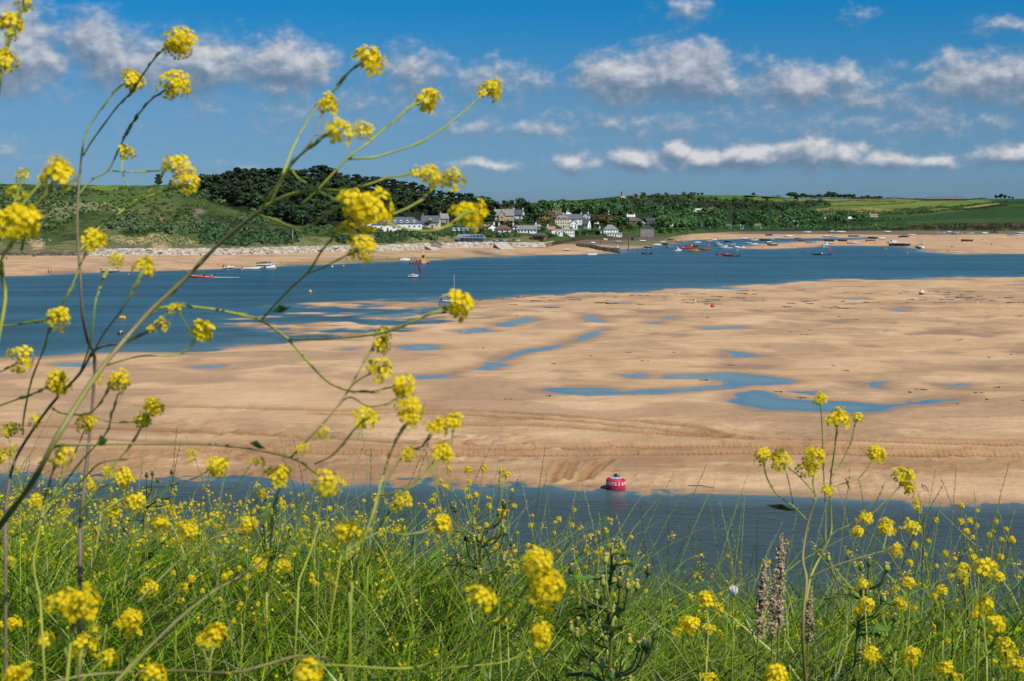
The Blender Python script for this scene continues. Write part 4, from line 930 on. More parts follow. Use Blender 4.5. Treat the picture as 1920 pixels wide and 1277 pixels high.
house('cottage', 'white cottage with dark front gable near the beach', 1323, 426, 18, 8.5, 'white', 'slate', 'front', -.1, .7, .6, 0, 1, dmax=2600)
house('cottage', 'grey cottage with steep dark roof at the back of the beach', 1365, 430, 14, 10, 'grey', 'dark', 'gable', .5, .6, .6, 1, 1, dmax=2400)
house('stone_house', 'narrow pale stone house with grey roof at the back of the beach', 1421, 430, 11, 10.5, 'stone', 'grey', 'gable', -.4, .8, .5, 0, 2, wins=2, dmax=2400)
house('chapel', 'grey stone chapel with pointed gable among the trees', 1487, 425, 17, 12, 'grey', 'grey', 'front', -.4, .8, .55, 0, 1, wins=3, dmax=2600, cat='chapel')
house('white_terrace', 'long low white terrace on the wooded slope', 1304, 397, 25, 5.5, 'white', 'pale', 'gable', 0, .4, .4, 2, 1, dmax=3400)
house('country_hotel', 'wide brown stone hotel high on the wooded slope', 1325, 383, 22, 8, 'stone', 'brown', 'gable', 0, .4, .4, 3, 2, dmax=3800, cat='hotel')
house('stone_house', 'brown stone house below the wide brown hotel', 1334, 397, 14, 8, 'brick', 'brown', 'hip', 0, .7, .4, 2, 2, dmax=3400)
house('farm_shed', 'white-roofed farm shed at the left end of the farmyard', 1555, 413.5, 17, 6, 'grey', 'pale', 'gable', 0, .5, .65, 0, 1, dmax=3200, cat='shed')
house('farm_shed', 'long dark-roofed farm shed in the middle of the farmyard', 1576, 413.5, 26, 5.5, 'dark', 'slate', 'gable', 0, .4, .65, 0, 1, dmax=3200, cat='shed')
house('farm_shed', 'long white-roofed farm shed at the right end of the farmyard', 1600, 412.5, 23, 6, 'grey', 'pale', 'gable', 0, .4, .65, 0, 1, dmax=3200, cat='shed')
house('farmhouse', 'pink and white farmhouse right of the farm sheds', 1638, 407, 14, 5.5, 'white', 'pink', 'gable', 0, .5, .5, 1, 1, dmax=3200)
house('farmhouse', 'small white farm building between the sheds and the pink-roofed farmhouse', 1622, 409, 8, 4.5, 'white', 'pale', 'gable', 0, .6, .5, 0, 1, dmax=3200)
house('barn', 'very long grey hipped barn roof on the right skyline', 1772, 376, 74, 8.5, 'dark', 'slate', 'hip', 0, .5, .7, 0, 1, wins=8, dmax=4300, cat='barn')
house('hilltop_house', 'white house on the skyline in front of the grey tower', 1167, 371, 11, 4, 'white', 'pale', 'flat', 0, .6, .2, 0, 1, dmin=2000, dmax=4300)
P = hit(1168, 367, 2000, 4300); t = thing('stone_tower', 'dark grey ruined tower on the skyline above the white house', 'tower', (P.x, P.y+15, P.z))
b = MB(); b.lathe([(3.2, -3), (3, 4), (2.7, 9)], 14); b.build('wall', WM['grey'], t)
b = MB()
for k in range(7): a = k*2*math.pi/7; b.box((2.4*math.cos(a), 2.4*math.sin(a), 9.35), (.9, .9, .9), a)
b.build('parapet', WM['grey'], t)
b = MB(); b.box((0, -3.0, 5), (.8, .2, 1.6)); b.build('window', GLASS, t)
house('ruin', 'pale roofless stone farm ruin on the skyline right of the tower', 1197, 371, 20, 4, 'stone', 'pale', 'flat', .2, .3, .2, 0, 1, dmin=2000, dmax=4300, cat='ruin')
for x, y, c in ((1852, 417, 'pale'), (1870, 416.5, 'pale')): pass
# quay walls, piling
def wall_strip(pts, z1, z0, th, mat, nm, label, cat='wall'):
    Ps = [hit(*p[:2], 0, 2200) if len(p) < 3 else ground(p[0], p[1], p[2]) for p in pts]; b = MB()
    for a, c in zip(Ps[:-1], Ps[1:]):
        d = (c-a); L = math.hypot(d.x, d.y); M = Matrix.Rotation(math.atan2(d.y, d.x), 3, 'Z'); m = (a+c)/2
        b.box((m.x, m.y, (z0+z1)/2), (L, th, z1-z0), M=M)
    return b, Ps
b, _ = wall_strip([(1186, 452, 0), (1243, 450, 0)], 3.2, -.5, 3, None, '', '')
tag(b.build('quay_wall', simple('quay_stone', lin(98, 88, 76), .9, .35, .5)), 'dark stone quay wall under the quay house', 'wall')
t = thing('timber_breakwater', 'dark timber piling in front of the white boat shed', 'breakwater', (0, 0, 0)); b = MB()
WOOD = simple('weathered_timber', lin(104, 92, 78), .9, .3, 2)
for i in range(62):
    P = ground(1139+i*.84, 448-.012*i, 1.5); b.box((P.x, P.y, 1.4), (.38, .4, 3.2+random.uniform(-.4, .5)))
b.build('pile_wall', WOOD, t); b = MB(); A = ground(1139, 448, 1.5); B_ = ground(1190, 447.6, 1.5); b.tube([(A.x, A.y-.5, 2.2), (B_.x, B_.y-.5, 2.2)], .15, 4); b.build('rail', WOOD, t)
b, _ = wall_strip([(1100, 447, 1), (1150, 448, 1)], 3.4, 0, 1.2, None, '', ''); tag(b.build('sea_wall', simple('mossy_wall', lin(88, 84, 70), .9, .3, .6)), 'low grey sea wall below the round brown trees', 'wall')
b, _ = wall_strip([(1000, 450, 1), (1060, 448.5, 1), (1100, 447, 1)], 3.3, 0, 1.2, None, '', ''); tag(b.build('sea_wall', MATS['mossy_wall']), 'low grey sea wall below the flat-roofed white house', 'wall')
slip([(1134,450),(1147,448),(1129,440),(1122,440)], 'pale slipway left of the timber piling', 1.0, 3.6)
for x, y0, y1, lb in ((1052.5,456,439,'tall dark tide post in front of the flat-roofed house'),(1126,459,443,'tall dark tide post left of the groyne tip'),(1178.5,470,444,'tall dark tide post standing in the water by the quay')):
    P = ground(x, y0, .2); hpost = (y0-y1)*P.y/F; t = thing('tide_post', lb, 'post', P)
    b = MB(); b.tube([(0, 0, -1), (0, 0, hpost)], [.32, .26], 8); b.build('post', WOOD, t); b = MB(); b.lathe([(.02, 0), (.45, .15), (.02, .7)], 8, (0, 0, hpost)); b.build('cap', WOOD, t)
# solar-roofed watersports building and cafe
P = hit(884, 454, 0, 1300); t = thing('watersports_centre', 'low building with a wide blue solar panel roof by the boulders', 'building', P)
s = P.y/F
b = MB(); b.box((2*s, 1, 1.2), (46*s, 7, 3.6)); b.build('wall', WM['grey'], t)
b = MB(); W2 = 28*s
b.add([(-W2,-5,2.9),(W2,-5,2.6),(W2*.75,4,4.9),(-W2*.9,4,5.0),(-W2,-5,3.2),(W2,-5,2.9),(W2*.75,4,5.2),(-W2*.9,4,5.3)], [(0,1,2,3)[::-1],(4,5,6,7),(0,1,5,4),(1,2,6,5),(2,3,7,6),(3,0,4,7)]); ro = b.build('roof', simple('pale_metal_roof', lin(128, 140, 152), .5, .1, 1), t)
SOL = simple('solar_cells', lin(40, 62, 96), .2, .15, 3)
for i in range(6):
    b = MB(); x0 = -W2*.62+i*W2*.24
    b.add([(x0,-4,3.2+.25),(x0+W2*.21,-4,3.2+.22),(x0+W2*.2,3,4.95),(x0+.1,3,4.98)], [(0,1,2,3)]); b.add([(x0,-4,3.35),(x0+W2*.21,-4,3.32),(x0+W2*.2,3,4.85),(x0+.1,3,4.88)], [(3,2,1,0)]); b.build('solar_panel', SOL, ro)
for i in range(6):
    b = MB(); b.tube([(-W2*.8+i*W2*.32, -4.6, 0), (-W2*.8+i*W2*.32, -4.6, 3.0)], .15, 6); b.build('post', WOOD, t)
P = hit(1010, 450, 0, 1300); t = thing('beach_cafe', 'beach cafe with dark curved roof beside the boat park', 'cafe', P); s = P.y/F; W2 = 14*s
b = MB(); b.box((0, 1, 1.2), (W2*1.8, 5, 3.4)); b.build('wall', simple('orange_boards', lin(190, 120, 66), .8, .2, 1), t)
b = MB()
for a0 in range(6):
    x0, x1 = -W2+a0*W2/3, -W2+(a0+1)*W2/3; z = lambda x: 3.9-(x/W2)**2*.9
    b.add([(x0,-4,z(x0)),(x1,-4,z(x1)),(x1,4,z(x1)+.6),(x0,4,z(x0)+.6),(x0,-4,z(x0)+.25),(x1,-4,z(x1)+.25),(x1,4,z(x1)+.85),(x0,4,z(x0)+.85)], [(3,2,1,0),(4,5,6,7),(0,1,5,4),(2,3,7,6)])
b.build('roof', RM['slate'], t)
b = MB(); b.box((0, -1.55, 1.3), (W2*1.2, .06, 1.4)); b.build('window', GLASS, t)

# ============================================================ vehicles
WHT = simple('white_gloss', lin(235, 236, 236), .3, .06, 1, coat=.3); TYRE = simple('tyre_rubber', lin(34, 34, 36), .85, .1, 4)
def wheel(parent, x, y, r=.33):
    b = MB(); b.tube([(x, y-.1, r), (x, y+.1, r)], r, 12); w_ = b.build('wheel', TYRE, parent); b = MB(); b.tube([(x, y-.12, r), (x, y+.12, r)], r*.55, 8); b.build('rim', MATS['pale_metal_roof'], w_)
def motorhome(P, rz, label, body):
    t = thing('motorhome', label, 'motorhome', P, rz, None); L, Wd, Hh = 6.2, 2.2, 2.8
    b = MB(); prof = [(-L/2, .45), (L/2, .45), (L/2, 1.1), (L/2-.9, 1.35), (L/2-1.5, 2.0), (L/2-1.2, 2.6), (L/2-1.8, Hh), (-L/2, Hh)]
    n = len(prof); b.add([(x, -Wd/2, z) for x, z in prof]+[(x, Wd/2, z) for x, z in prof], [tuple(range(n)), tuple(range(n, 2*n))[::-1]]+[(i, (i+1) % n, n+(i+1) % n, n+i)[::-1] for i in range(n)]); b.build('body', body, t)
    b = MB(); b.box((L/2-1.15, 0, 1.72), (.5, Wd-.2, .6)); b.build('windscreen', GLASS, t)
    for sy in (-1, 1):
        b = MB(); b.box((-.9, sy*(Wd/2+.01), 1.9), (1.5, .05, .6)); b.build('window', GLASS, t)
        for x in (-2, 2): wheel(t, x, sy*(Wd/2-.1))
    b = MB(); b.box((-L/2-.01, 0, 2.0), (.05, 1.3, .6)); b.build('rear_window', GLASS, t)
    return t
cols = [('white', WHT), ('white', WHT), ('pale grey', WM['blue']), ('white', WHT), ('silver', simple('silver_gloss', lin(170, 174, 178), .35, .1, 1)), ('white', WHT), ('blue', simple('blue_gloss', lin(60, 110, 160), .35, .1, 1))]
for i, x in enumerate((850, 859, 867, 875, 884, 893, 902)):
    P = hit(x, 435, 0, 1400); motorhome(P, -1.35+.1*(i % 3), '%s motorhome, number %s from the left in the row below the trees' % (cols[i][0], ['first','second','third','fourth','fifth','sixth','last'][i]), cols[i][1])
def car(P, rz, label, body):
    t = thing('parked_car', label, 'car', P, rz); L, Wd = 4.3, 1.75
    b = MB(); rings = []
    for x, zt, wf in ((-L/2, .75, .9), (-L/2+.25, .95, 1), (-.8, .98, 1), (.9, .95, 1), (L/2-.3, .82, .96), (L/2, .6, .85)):
        w2 = Wd/2*wf; rings.append([(x, -w2, .3), (x, w2, .3), (x, w2, zt-.1), (x, w2*.9, zt), (x, -w2*.9, zt), (x, -w2, zt-.1)])
    b.loft(rings); b.build('body', body, t)
    b = MB(); b.loft([[(x, -w2, .93), (x, w2, .93), (x, w2*.82, zt), (x, -w2*.82, zt)] for x, zt, w2 in ((-1.9, .95, .7), (-1.4, 1.4, .76), (.1, 1.45, .76), (.95, .98, .72))]); b.build('windows', GLASS, t)
    b = MB(); b.box((-.6, 0, 1.44), (1.5, 1.25, .05)); b.build('roof_panel', body, t)
    for sx_ in (-1.35, 1.35):
        for sy in (-.78, .78): wheel(t, sx_, sy)
for x, lb, m in ((229, 'dark grey car at the left end of the row behind the boulders', simple('graphite_gloss', lin(60, 66, 76), .3, .1, 1)), (240, 'white car behind the boulders, second from the left', WHT), (248, 'silver car at the right end of the row behind the boulders', MATS['silver_gloss'])):
    car(hit(x, 470, 0, 900), .1, lb, m)
# ============================================================ boats
PAINT = {k: simple(k+'_hull_paint', lin(*c), .35, .14, 1.2, coat=.2) for k, c in {
 'white': (232, 232, 228), 'black': (38, 40, 46), 'navy': (44, 58, 84), 'orange': (214, 96, 48), 'red': (190, 52, 44), 'yellow': (226, 158, 42), 'green': (64, 128, 98),
 'grey': (130, 136, 140), 'brown': (110, 72, 52), 'blue': (70, 130, 176), 'cream': (228, 214, 186), 'pink': (206, 120, 110)}.items()}
ANTIF = simple('antifouling', lin(70, 44, 44), .7, .25, 1); DECK = simple('boat_deck', lin(206, 204, 196), .6, .12, 1.5); INNER = simple('boat_interior', lin(120, 118, 112), .7, .2, 2)
METAL = simple('alloy_spar', lin(176, 178, 180), .4, .08, 2, metallic=.6); COVER = {'blue': simple('blue_canvas', lin(40, 84, 140), .85, .15, 2), 'maroon': simple('maroon_sailcloth', lin(112, 26, 40), .8, .2, 2), 'black': simple('dark_canvas', lin(48, 50, 58), .85, .15, 2), 'white': simple('white_canvas', lin(222, 222, 218), .8, .1, 2), 'red': simple('red_canvas', lin(196, 50, 56), .8, .15, 2)}
def hull_sections(L, Wd, Hh, n=11, transom=.82, bowp=2.4, keel=.0):
    S_ = []
    for i in range(n):
        t = i/(n-1); x = -L/2+t*L
        w2 = Wd/2*min(1, (transom+(1-transom)*min(1, t*2.5)))*(1-max(0, (t-.35)/.65)**bowp)
        w2 = max(w2, .02); zt = Hh*(1+.28*t**2.2); zb = Hh*.0+max(0, (t-.75)/.25)**2*Hh*.45
        S_.append((x, w2, zt, zb))
    return S_
def make_hull(root, L, Wd, Hh, paint, open_=True, stripe=None, draught=.25, anti=True):
    S_ = hull_sections(L, Wd, Hh); b = MB(); rings = []
    for x, w2, zt, zb in S_:
        zc = zb+(zt-zb)*.3; rings.append([(x, -w2, zt), (x, -w2*.93, zc), (x, 0, zb-draught), (x, w2*.93, zc), (x, w2, zt), (x, w2*.88, zt-.02), (x, w2*.84, zt-(.35*Hh if open_ else .06)), (x, -w2*.84, zt-(.35*Hh if open_ else .06)), (x, -w2*.88, zt-.02)])
    b.loft(rings); h = b.build('hull', paint, root)
    if open_:
        d = MB(); up = [(x*.97, -w2*.82, zt-.33*Hh) for x, w2, zt, zb in S_]; dn = [(x*.97, w2*.82, zt-.33*Hh) for x, w2, zt, zb in S_]; n = len(up)
        d.add(up+dn, [(i, i+1, n+i+1, n+i) for i in range(n-1)]); d.build('floor', INNER, root)
        for tx in (-.18, .12):
            d = MB(); d.box((L*tx, 0, Hh*.88), (.28, Wd*.86, .05)); d.build('thwart', DECK, root)
    else:
        d = MB(); up = [(x*.985, -w2*.83, zt-.03) for x, w2, zt, zb in S_]; dn = [(x*.985, w2*.83, zt-.03) for x, w2, zt, zb in S_]; n = len(up)
        d.add(up+dn, [(i, i+1, n+i+1, n+i) for i in range(n-1)]); d.build('deck', DECK, root)
    if stripe:
        for sg in (-1, 1):
            d = MB(); a = []; c = []
            for x, w2, zt, zb in S_: a.append((x, sg*(w2*.985+.015), zt-.12)); c.append((x, sg*(w2*.975+.02), zt-.26))
            n = len(a); d.add(a+c, [(i, i+1, n+i+1, n+i) for i in range(n-1)]); d.build('stripe', stripe, h)
    if anti:
        d = MB(); rings = []
        for x, w2, zt, zb in S_: zc = zb+(zt-zb)*.22; rings.append([(x, -w2*.95, zc), (x, 0, zb-draught-.02), (x, w2*.95, zc)])
        d.loft(rings, cap=False); d.build('keel_paint', ANTIF, h)
    return h
def outboard(root, x, z, s=1.):
    b = MB(); b.box((x-.2*s, 0, z+.35*s), (.4*s, .3*s, .4*s)); b.box((x-.18*s, 0, z-.15*s), (.15*s, .12*s, .7*s)); b.lathe([(.04*s, 0), (.14*s, .03), (.04*s, .06)], 8, (x-.25*s, 0, z-.55*s)); return b.build('outboard_motor', PAINT['black'], root)
def cabin(root, x0, x1, wd, z0, hh, mat, win=True, rake=.5, name='cabin'):
    b = MB(); w2 = wd/2
    b.loft([[(x0, -w2, z0), (x1, -w2*.9, z0), (x1, w2*.9, z0), (x0, w2, z0)], [(x0+.02, -w2*.96, z0+hh*.45), (x1-rake*.45, -w2*.86, z0+hh*.45), (x1-rake*.45, w2*.86, z0+hh*.45), (x0+.02, w2*.96, z0+hh*.45)], [(x0+.1, -w2*.85, z0+hh), (x1-rake, -w2*.75, z0+hh), (x1-rake, w2*.75, z0+hh), (x0+.1, w2*.85, z0+hh)]])
    c = b.build(name, mat, root)
    if win:
        b = MB(); z1, z2 = z0+hh*.5, z0+hh*.88; f = .04
        def X(k, z): q = (z-z0)/hh; return k
        for sg in (-1, 1):
            b.add([(x0+.3, sg*(w2*.95+.01), z1), (x1-rake*.5-.25, sg*(w2*.845+.02), z1), (x1-rake*.9-.2, sg*(w2*.78+.02), z2), (x0+.35, sg*(w2*.88+.01), z2)], [(0,1,2,3), (3,2,1,0)][0:1])
        b.add([(x1-rake*.5+f, -w2*.75, z1), (x1-rake*.5+f, w2*.75, z1), (x1-rake*.88+f, w2*.66, z2), (x1-rake*.88+f, -w2*.66, z2)], [(0,1,2,3)]); b.build('windscreen', GLASS, c)
    return c
def make_boat(kind, c1, c2, label, L):
    names = {'open': 'open_boat', 'rib': 'inflatable_boat', 'cruiser': 'motor_cruiser', 'yacht': 'sailing_yacht', 'cabin': 'cabin_boat', 'covered': 'covered_boat', 'raft': 'pontoon'}
    cats = {'open': 'boat', 'rib': 'inflatable boat', 'cruiser': 'motor boat', 'yacht': 'yacht', 'cabin': 'boat', 'covered': 'boat', 'raft': 'pontoon'}
    t = thing(names[kind], label, cats[kind]); W_ = L*.36; Hh = .62+L*.055
    p1 = PAINT.get(c1, PAINT['white']); p2 = PAINT.get(c2, PAINT['white'])
    if kind == 'raft':
        b = MB(); b.box((0, 0, .1), (L, 2.4, .5)); b.build('deck', WOOD, t); b = MB()
        for i in range(5): b.lathe([(.09, 0), (.09, .8), (.13, .85), (.02, .95)], 8, (-L/2+.3+i*(L-.6)/4, 1.0, .35))
        b.build('bollards', WHT, t); b = MB(); b.tube([(-L/2+.3, 1.0, 1.0), (L/2-.3, 1.0, 1.0)], .05, 6); b.build('rail', METAL, t); return t
    if kind == 'rib':
        b = MB(); path = []
        for sg in (-1, 1):
            pass
        path = [(-L/2, -W_/2+.1, .42), (0, -W_/2, .42), (L*.28, -W_*.42, .46), (L*.43, -W_*.2, .58), (L*.47, 0, .64), (L*.43, W_*.2, .58), (L*.28, W_*.42, .46), (0, W_/2, .42), (-L/2, W_/2-.1, .42)]
        b.tube(path, [.2, .26, .26, .25, .24, .25, .26, .26, .2], 10); b.build('inflatable_tube', p1, t, True)
        b = MB(); b.loft([[(x, -w2, .3), (x, 0, -.15+max(0, x/L)*.7), (x, w2, .3)] for x, w2 in ((-L/2, W_*.38), (0, W_*.42), (L*.3, W_*.3), (L*.45, .05))]); b.build('hull', p2, t)
        cabin(t, -.6, .3, .8, .35, .95, p2, True, .3, 'console'); b = MB(); b.box((-1.3, 0, .6), (.9, .45, .5)); b.build('seat', PAINT['black'], t); outboard(t, -L/2, .75, 1.2)
        return t
    make_hull(t, L, W_, Hh, p1, kind == 'open', p2 if c2 != c1 else None)
    if kind == 'open': outboard(t, -L/2, Hh*.9, .9)
    if kind == 'covered':
        b = MB(); rings = []
        for x, w2, zt, zb in hull_sections(L, W_, Hh, 7): rings.append([(x*.98, -w2*1.02, zt+.02), (x*.98, -w2*.4, zt+.35*(1-abs(x/L*1.9)**2)+.06), (x*.98, w2*.4, zt+.35*(1-abs(x/L*1.9)**2)+.06), (x*.98, w2*1.02, zt+.02)])
        b.loft(rings); b.build('boat_cover', COVER.get(c2, COVER['white']), t); outboard(t, -L/2, Hh*.9, .9)
    if kind == 'cabin':
        cabin(t, -L*.02, L*.28, W_*.7, Hh*.95, 1.35, p2, True, .35); b = MB(); b.tube([(.1, 0, Hh+1.2), (0, 0, Hh+2.6)], .04, 5); b.tube([(0, -.5, Hh+2.0), (0, .5, Hh+2.0)], .03, 4); b.build('mast', METAL, t); outboard(t, -L/2, Hh*.8, 1)
        b = MB(); b.tube([(L*.1, -W_*.42, Hh*1.0), (L*.1, -W_*.42, Hh+.45), (L*.45, 0, Hh*1.3+.45), (L*.1, W_*.42, Hh+.45), (L*.1, W_*.42, Hh)], .025, 4); b.build('rail', METAL, t)
    if kind == 'cruiser':
        cabin(t, -L*.12, L*.3, W_*.74, Hh*.98, .95, p1, True, 1.1); cabin(t, -L*.16, L*.1, W_*.66, Hh*.98+.9, .62, p1, True, .5, 'upper_cabin')
        b = MB(); b.tube([(-L*.14, -W_*.3, Hh+1.5), (-L*.2, -W_*.3, Hh+2.1), (-L*.2, W_*.3, Hh+2.1), (-L*.14, W_*.3, Hh+1.5)], .06, 5); b.tube([(-L*.2, 0, Hh+2.1), (-L*.22, 0, Hh+3.1)], .03, 4); b.build('radar_arch', WHT, t)
        b = MB(); b.tube([(0, -W_*.44, Hh*1.1+.45), (L*.3, -W_*.3, Hh*1.2+.5), (L*.47, 0, Hh*1.3+.5), (L*.3, W_*.3, Hh*1.2+.5), (0, W_*.44, Hh*1.1+.45)], .025, 4)
        for x, y in ((0, .44), (L*.3, .3)):
            for sg in (-1, 1): b.tube([(x, sg*y*W_, Hh), (x, sg*y*W_, Hh*1.15+.45)], .02, 4)
        b.build('rail', METAL, t)
        b = MB(); b.box((-L*.33, 0, Hh*.95), (L*.2, W_*.6, .3)); b.build('cockpit_cover', COVER['black'], t)
    if kind == 'yacht':
        cabin(t, -L*.1, L*.25, W_*.55, Hh*.98, .5, p1, True, .7); mh = L*1.25
        b = MB(); b.tube([(L*.08, 0, Hh), (L*.08, 0, mh)], [.07, .045], 6); b.tube([(L*.08, -.5, mh*.62), (L*.08, .5, mh*.62)], .03, 4)
        m_ = b.build('mast', METAL, t); b = MB(); b.tube([(L*.08, 0, Hh+.95), (-L*.38, 0, Hh+.85)], .05, 6); b.build('boom', METAL, t)
        b = MB(); b.tube([(L*.05, 0, Hh+1.08), (-L*.15, 0, Hh+1.08), (-L*.36, 0, Hh+.98)], [.14, .12, .06], 6); b.build('sail_cover', COVER.get(c2, COVER['blue']), t)
        b = MB()
        for p in ((L*.49, 0, Hh*1.28), (-L*.49, 0, Hh), (L*.06, W_*.45, Hh), (L*.06, -W_*.45, Hh)): b.tube([p, (L*.08, 0, mh*.97)], .018, 3)
        b.build('rigging', METAL, t)
        b = MB()
        for sg in (-1, 1): b.add([(-.8, sg*.45, -.6), (.9, sg*.45, -.6), (.6, sg*.3, .15), (-.6, sg*.3, .15), (-.8, sg*.52, -.6), (.9, sg*.52, -.6), (.6, sg*.38, .15), (-.6, sg*.38, .15)], [(0,1,2,3),(7,6,5,4),(0,4,5,1),(1,5,6,2),(2,6,7,3),(3,7,4,0)])
        b.build('bilge_keel', ANTIF, t)
    return t
_pro = {}
def boat(kind, c1, c2, x, y, label, L=5., rz=None, tilt=None, group='small boats moored and beached in the estuary'):
    key = (kind, c1, c2, L)
    if key not in _pro:
        _pro[key] = t = make_boat(kind, c1, c2, label, L); remember(t); _pro[key+('ch',)] = {k: list(v) for k, v in CH.items()}
    else:
        CH.clear(); CH.update(_pro[key+('ch',)]); t = copy_tree(_pro[key]); t['label'] = label
        t.name = t.name.split('.')[0]
    P = ground(x, y, 0.0)
    zg = sandz(P.x, P.y)
    on = zg > -.12
    if tilt is None: tilt = random.uniform(-.16, .16) if on else random.uniform(-.02, .02)
    t.location = (P.x, P.y, max(zg+.22 if on else -.12, -.12))
    t.rotation_euler = (tilt, 0, random.uniform(-.6, .6)+random.choice((0, math.pi)) if rz is None else rz)
    t['group'] = group; return t
hgrid = hh.reshape(nr, nc)
def sandz(x, y):
    px, py = project((x, y, 0.)); j = int(np.clip((px-colsx[0])/4, 0, nc-2)); i = int(np.clip(np.searchsorted(rows, py), 0, nr-1))
    return float(hgrid[i, j])
